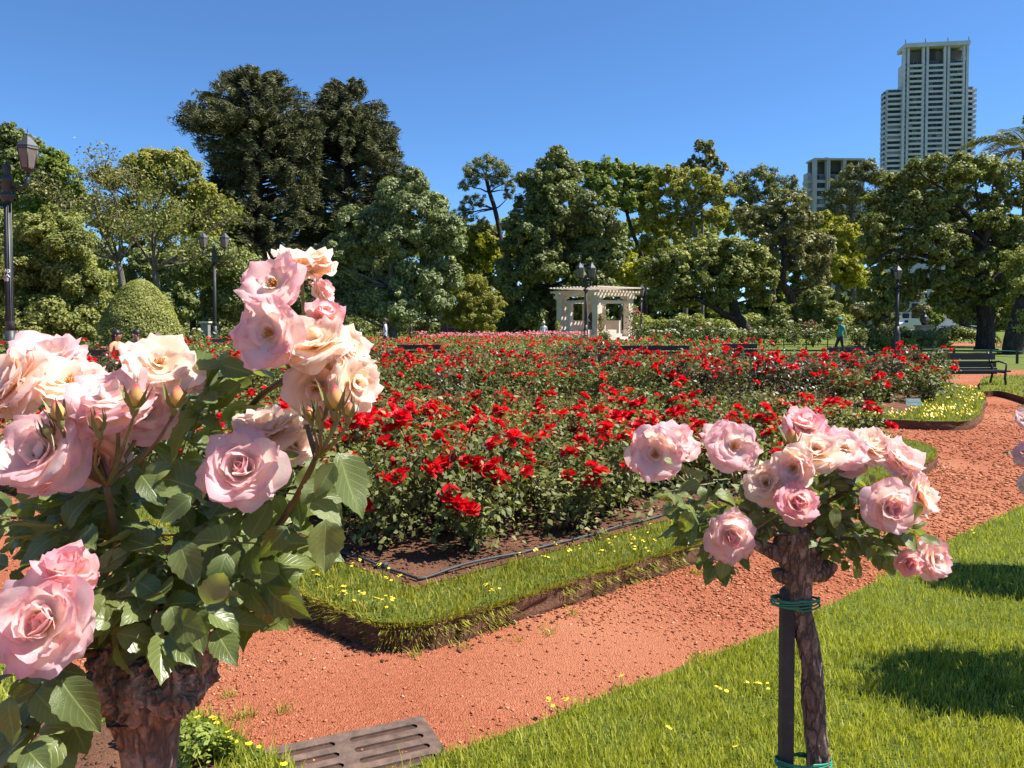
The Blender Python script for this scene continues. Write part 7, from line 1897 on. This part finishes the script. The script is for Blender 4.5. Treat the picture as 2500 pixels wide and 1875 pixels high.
def walker(label, loc, rz, shirt, trousers, shoes, skin, hair_mat, extra=(), bag=None, arms='down', stride=0.22, h=1.0):
    """walks along -x in its own frame"""
    j = {'pelvis': (0, 0, 0.95), 'waist': (0, 0, 1.08), 'chest': (0.02, 0, 1.28), 'neck': (0.0, 0, 1.47), 'chin': (-0.02, 0, 1.55), 'head': (-0.03, 0, 1.64), 'crown': (-0.025, 0, 1.72),
         'hipl': (0, 0.09, 0.90), 'hipr': (0, -0.09, 0.90), 'knl': (-stride * 0.8, 0.09, 0.50), 'knr': (stride * 0.3, -0.09, 0.50), 'anl': (-stride * 1.1, 0.09, 0.09), 'anr': (stride * 1.2, -0.09, 0.12), 'tol': (-stride * 1.1 - 0.16, 0.10, 0.035), 'tor': (stride * 1.2 - 0.14, -0.10, 0.05),
         'clavl': (0.02, 0.12, 1.42), 'clavr': (0.02, -0.12, 1.42)}
    b = [('pelvis', 'waist'), ('waist', 'chest'), ('chest', 'neck'), ('neck', 'chin'), ('chin', 'head'), ('head', 'crown'), ('pelvis', 'hipl'), ('pelvis', 'hipr'), ('hipl', 'knl'), ('hipr', 'knr'), ('knl', 'anl'), ('knr', 'anr'), ('anl', 'tol'), ('anr', 'tor'), ('chest', 'clavl'), ('chest', 'clavr')]
    r = {'pelvis': (0.13, 0.16), 'waist': (0.115, 0.15), 'chest': (0.125, 0.17), 'neck': 0.058, 'chin': 0.07, 'head': 0.092, 'crown': 0.06, 'hipl': 0.098, 'hipr': 0.098, 'knl': 0.066, 'knr': 0.066, 'anl': 0.045, 'anr': 0.045, 'tol': 0.035, 'tor': 0.035, 'clavl': 0.075, 'clavr': 0.075}
    if arms == 'down':
        arm_hand(j, b, r, 'l', (0.03, 0.21, 1.37), (0.08, 0.25, 1.10), (0.05, 0.26, 0.86), (-0.1, 0, -1))
        arm_hand(j, b, r, 'r', (0.03, -0.21, 1.37), (0.12, -0.25, 1.11), (0.12, -0.26, 0.87), (-0.1, 0, -1))
    else:
        arm_hand(j, b, r, 'l', (0.03, 0.21, 1.37), (0.02, 0.25, 1.12), (-0.22, 0.2, 1.06), (-1, 0, 0))
        arm_hand(j, b, r, 'r', (0.03, -0.21, 1.37), (0.04, -0.26, 1.12), (-0.24, -0.22, 1.05), (-1, 0, 0))
    b += [('clavl', 'shl'), ('clavr', 'shr')]
    def zone(c):
        if c.z > 1.485: return 3
        if c.z < 0.10: return 2
        if (abs(c.y) > 0.195 and c.z < 1.20) or c.x < -0.14 and c.z > 0.97: return 3
        if c.z > 0.93: return 0
        return 1
    ex = head_parts('', hair_mat, (-0.03, 0, 1.64), (-1, 0, 0)) + list(extra)
    return figure(label, loc, rz, j, b, r, (zone, [shirt, trousers, shoes, skin]), ex, h)
M_TEAL = mk((0.03, 0.24, 0.19), 'teal_shirt'); M_NAVY = mk((0.012, 0.016, 0.025), 'dark_trousers'); M_SHOE = mk((0.02, 0.02, 0.02), 'shoes', 0.5)
M_CAP = mk((0.02, 0.30, 0.17), 'green_cap'); M_HAIRD = mk((0.012, 0.009, 0.008), 'dark_hair', 0.5); M_HAIRW = mk((0.55, 0.50, 0.40), 'white_hair', 0.6); M_WSHIRT = mk((0.62, 0.64, 0.70), 'pale_shirt'); M_ORANGE = mk((0.62, 0.27, 0.14), 'orange_top'); M_GLOVE = mk((0.7, 0.7, 0.66), 'glove_white')
b = MB(); b.lathe([(0.112, 1.665), (0.114, 1.70), (0.10, 1.755), (0.06, 1.79), (0.01, 1.80)], 14, (-0.03, 0, 0)); capm = b.mesh('cap', [M_CAP])
b = MB(); b.add([(-0.11, -0.085, 1.675), (-0.11, 0.085, 1.675), (-0.19, 0.075, 1.655), (-0.24, 0.0, 1.65), (-0.19, -0.075, 1.655), (-0.11, -0.085, 1.66), (-0.11, 0.085, 1.66), (-0.19, 0.075, 1.642), (-0.24, 0, 1.637), (-0.19, -0.075, 1.642)], [(0, 1, 2, 3, 4), (9, 8, 7, 6, 5), (0, 5, 6, 1), (1, 6, 7, 2), (2, 7, 8, 3), (3, 8, 9, 4), (4, 9, 5, 0)]); brim = b.mesh('cap_brim', [M_CAP])
gl = lumpy('glove', (0.11, -0.26, 0.80), 0.055, M_GLOVE, 2, 3, 0.2, 1.0, stretch=(0.8, 0.5, 1.5))
b = MB(); b.add([(0.15, -0.27, 1.0), (0.20, -0.25, 0.98), (0.19, -0.24, 0.74), (0.14, -0.26, 0.72), (0.16, -0.22, 0.86)], [(0, 1, 4), (1, 2, 4), (2, 3, 4), (3, 0, 4)]); rag = b.mesh('green_cloth', [M_CAP])
walker('person in green cap and teal shirt walking past a bench', tree_base(2052, 36.5), 0.0, M_TEAL, M_NAVY, M_SHOE, SKIN2, M_HAIRD, [('cap', capm), ('cap_brim', brim), ('glove', gl), ('green_cloth', rag)], stride=0.2)
b = MB(); b.tube([(0.10, 0.16, 1.44), (0.13, -0.02, 1.28), (0.11, -0.18, 1.05)], 0.014, 5); strap = b.mesh('bag_strap', [M_DARKWALL])
pony = lumpy('hair_bun', (0.10, 0, 1.66), 0.06, mk((0.06, 0.035, 0.02), 'brown_hair'), 4, 3, 0.15, 1.0, stretch=(1.1, 0.8, 1))
walker('person in white shirt and dark trousers standing among the far roses', tree_base(940, 38), 0.15, M_WSHIRT, mk((0.02, 0.03, 0.06), 'navy_trousers'), M_SHOE, SKIN, bpy.data.materials['brown_hair'], [('bag_strap', strap), ('hair_bun', pony)], arms='fwd', stride=0.04)
def sitter(label, loc, rz, shirt, trousers, skin, hair_mat, lean=0.0, h=1.0, extra=(), look=(-1, 0, 0)):
    """sits facing -x, seat at 0.45"""
    j = {'pelvis': (0.05, 0, 0.53), 'waist': (0.05 - lean * 0.3, 0, 0.68), 'chest': (0.04 - lean * 0.7, 0, 0.90), 'neck': (0.02 - lean, 0, 1.09), 'chin': (-lean - 0.0, 0, 1.17), 'head': (-0.01 - lean, 0, 1.26), 'crown': (-lean, 0, 1.34),
         'hipl': (0.02, 0.1, 0.53), 'hipr': (0.02, -0.1, 0.53), 'knl': (-0.42, 0.12, 0.52), 'knr': (-0.42, -0.12, 0.52), 'anl': (-0.42, 0.12, 0.10), 'anr': (-0.38, -0.12, 0.10), 'tol': (-0.58, 0.13, 0.035), 'tor': (-0.54, -0.13, 0.035), 'clavl': (0.03 - lean * 0.9, 0.12, 1.03), 'clavr': (0.03 - lean * 0.9, -0.12, 1.03)}
    b = [('pelvis', 'waist'), ('waist', 'chest'), ('chest', 'neck'), ('neck', 'chin'), ('chin', 'head'), ('head', 'crown'), ('pelvis', 'hipl'), ('pelvis', 'hipr'), ('hipl', 'knl'), ('hipr', 'knr'), ('knl', 'anl'), ('knr', 'anr'), ('anl', 'tol'), ('anr', 'tor'), ('chest', 'clavl'), ('chest', 'clavr')]
    r = {'pelvis': (0.14, 0.16), 'waist': (0.115, 0.15), 'chest': (0.12, 0.165), 'neck': 0.055, 'chin': 0.07, 'head': 0.092, 'crown': 0.06, 'hipl': 0.10, 'hipr': 0.10, 'knl': 0.068, 'knr': 0.068, 'anl': 0.045, 'anr': 0.045, 'tol': 0.035, 'tor': 0.035, 'clavl': 0.07, 'clavr': 0.07}
    arm_hand(j, b, r, 'l', (0.04 - lean * 0.9, 0.20, 0.99), (0.05 - lean, 0.25, 0.74), (-0.2, 0.18, 0.64), (-1, -0.2, 0))
    arm_hand(j, b, r, 'r', (0.04 - lean * 0.9, -0.20, 0.99), (0.06 - lean, -0.25, 0.74), (-0.2, -0.18, 0.64), (-1, 0.2, 0))
    b += [('clavl', 'shl'), ('clavr', 'shr')]
    def zone(c):
        if c.z > 1.10: return 3
        if c.z < 0.11: return 2
        if abs(c.y) > 0.185 and c.z < 0.86 and c.z > 0.58: return 3
        if c.z > 0.62: return 0
        return 1
    return figure(label, loc, rz, j, b, r, (zone, [shirt, trousers, M_SHOE, skin]), head_parts('', hair_mat, (-0.01 - lean, 0, 1.26), look) + list(extra), h)
bun = lumpy('hair_bun', (0.07, 0, 1.33), 0.07, M_HAIRD, 6, 3, 0.15, 1.0, stretch=(1.0, 0.8, 1))
back_hair = lumpy('long_hair', (0.06, 0, 1.18), 0.09, M_HAIRD, 7, 3, 0.15, 1.0, stretch=(0.6, 0.9, 1.5))
sitter('person in orange top with tied dark hair sitting on a bench', tree_base(288, 20.4) + Vector((0, -0.1, 0.0)), math.pi - 0.2, M_ORANGE, M_NAVY, SKIN, M_HAIRD, 0.04, 1.0, [('hair_bun', bun), ('long_hair', back_hair)])
sitter('dark haired person in grey on the bench facing the woman in orange', tree_base(332, 21.2), 1.3, mk((0.12, 0.16, 0.17), 'grey_top'), M_NAVY, SKIN, M_HAIRD, 0.0, 1.0)
stl = empty('stone_bench', tree_base(1327, 64.5), 0, 'low pale stone block before the pergola with someone on it', 'bench')
b = MB(); b.box((0, 0, 0.22), (1.2, 0.6, 0.44)); b.build('block', M_STUCCO, stl)
sitter('white haired person in pale shirt sitting before the pergola', tree_base(1327, 64.4) + Vector((0, 0, 0.02)), 1.7, M_WSHIRT, M_NAVY, SKIN, M_HAIRW, 0.05, 1.15)
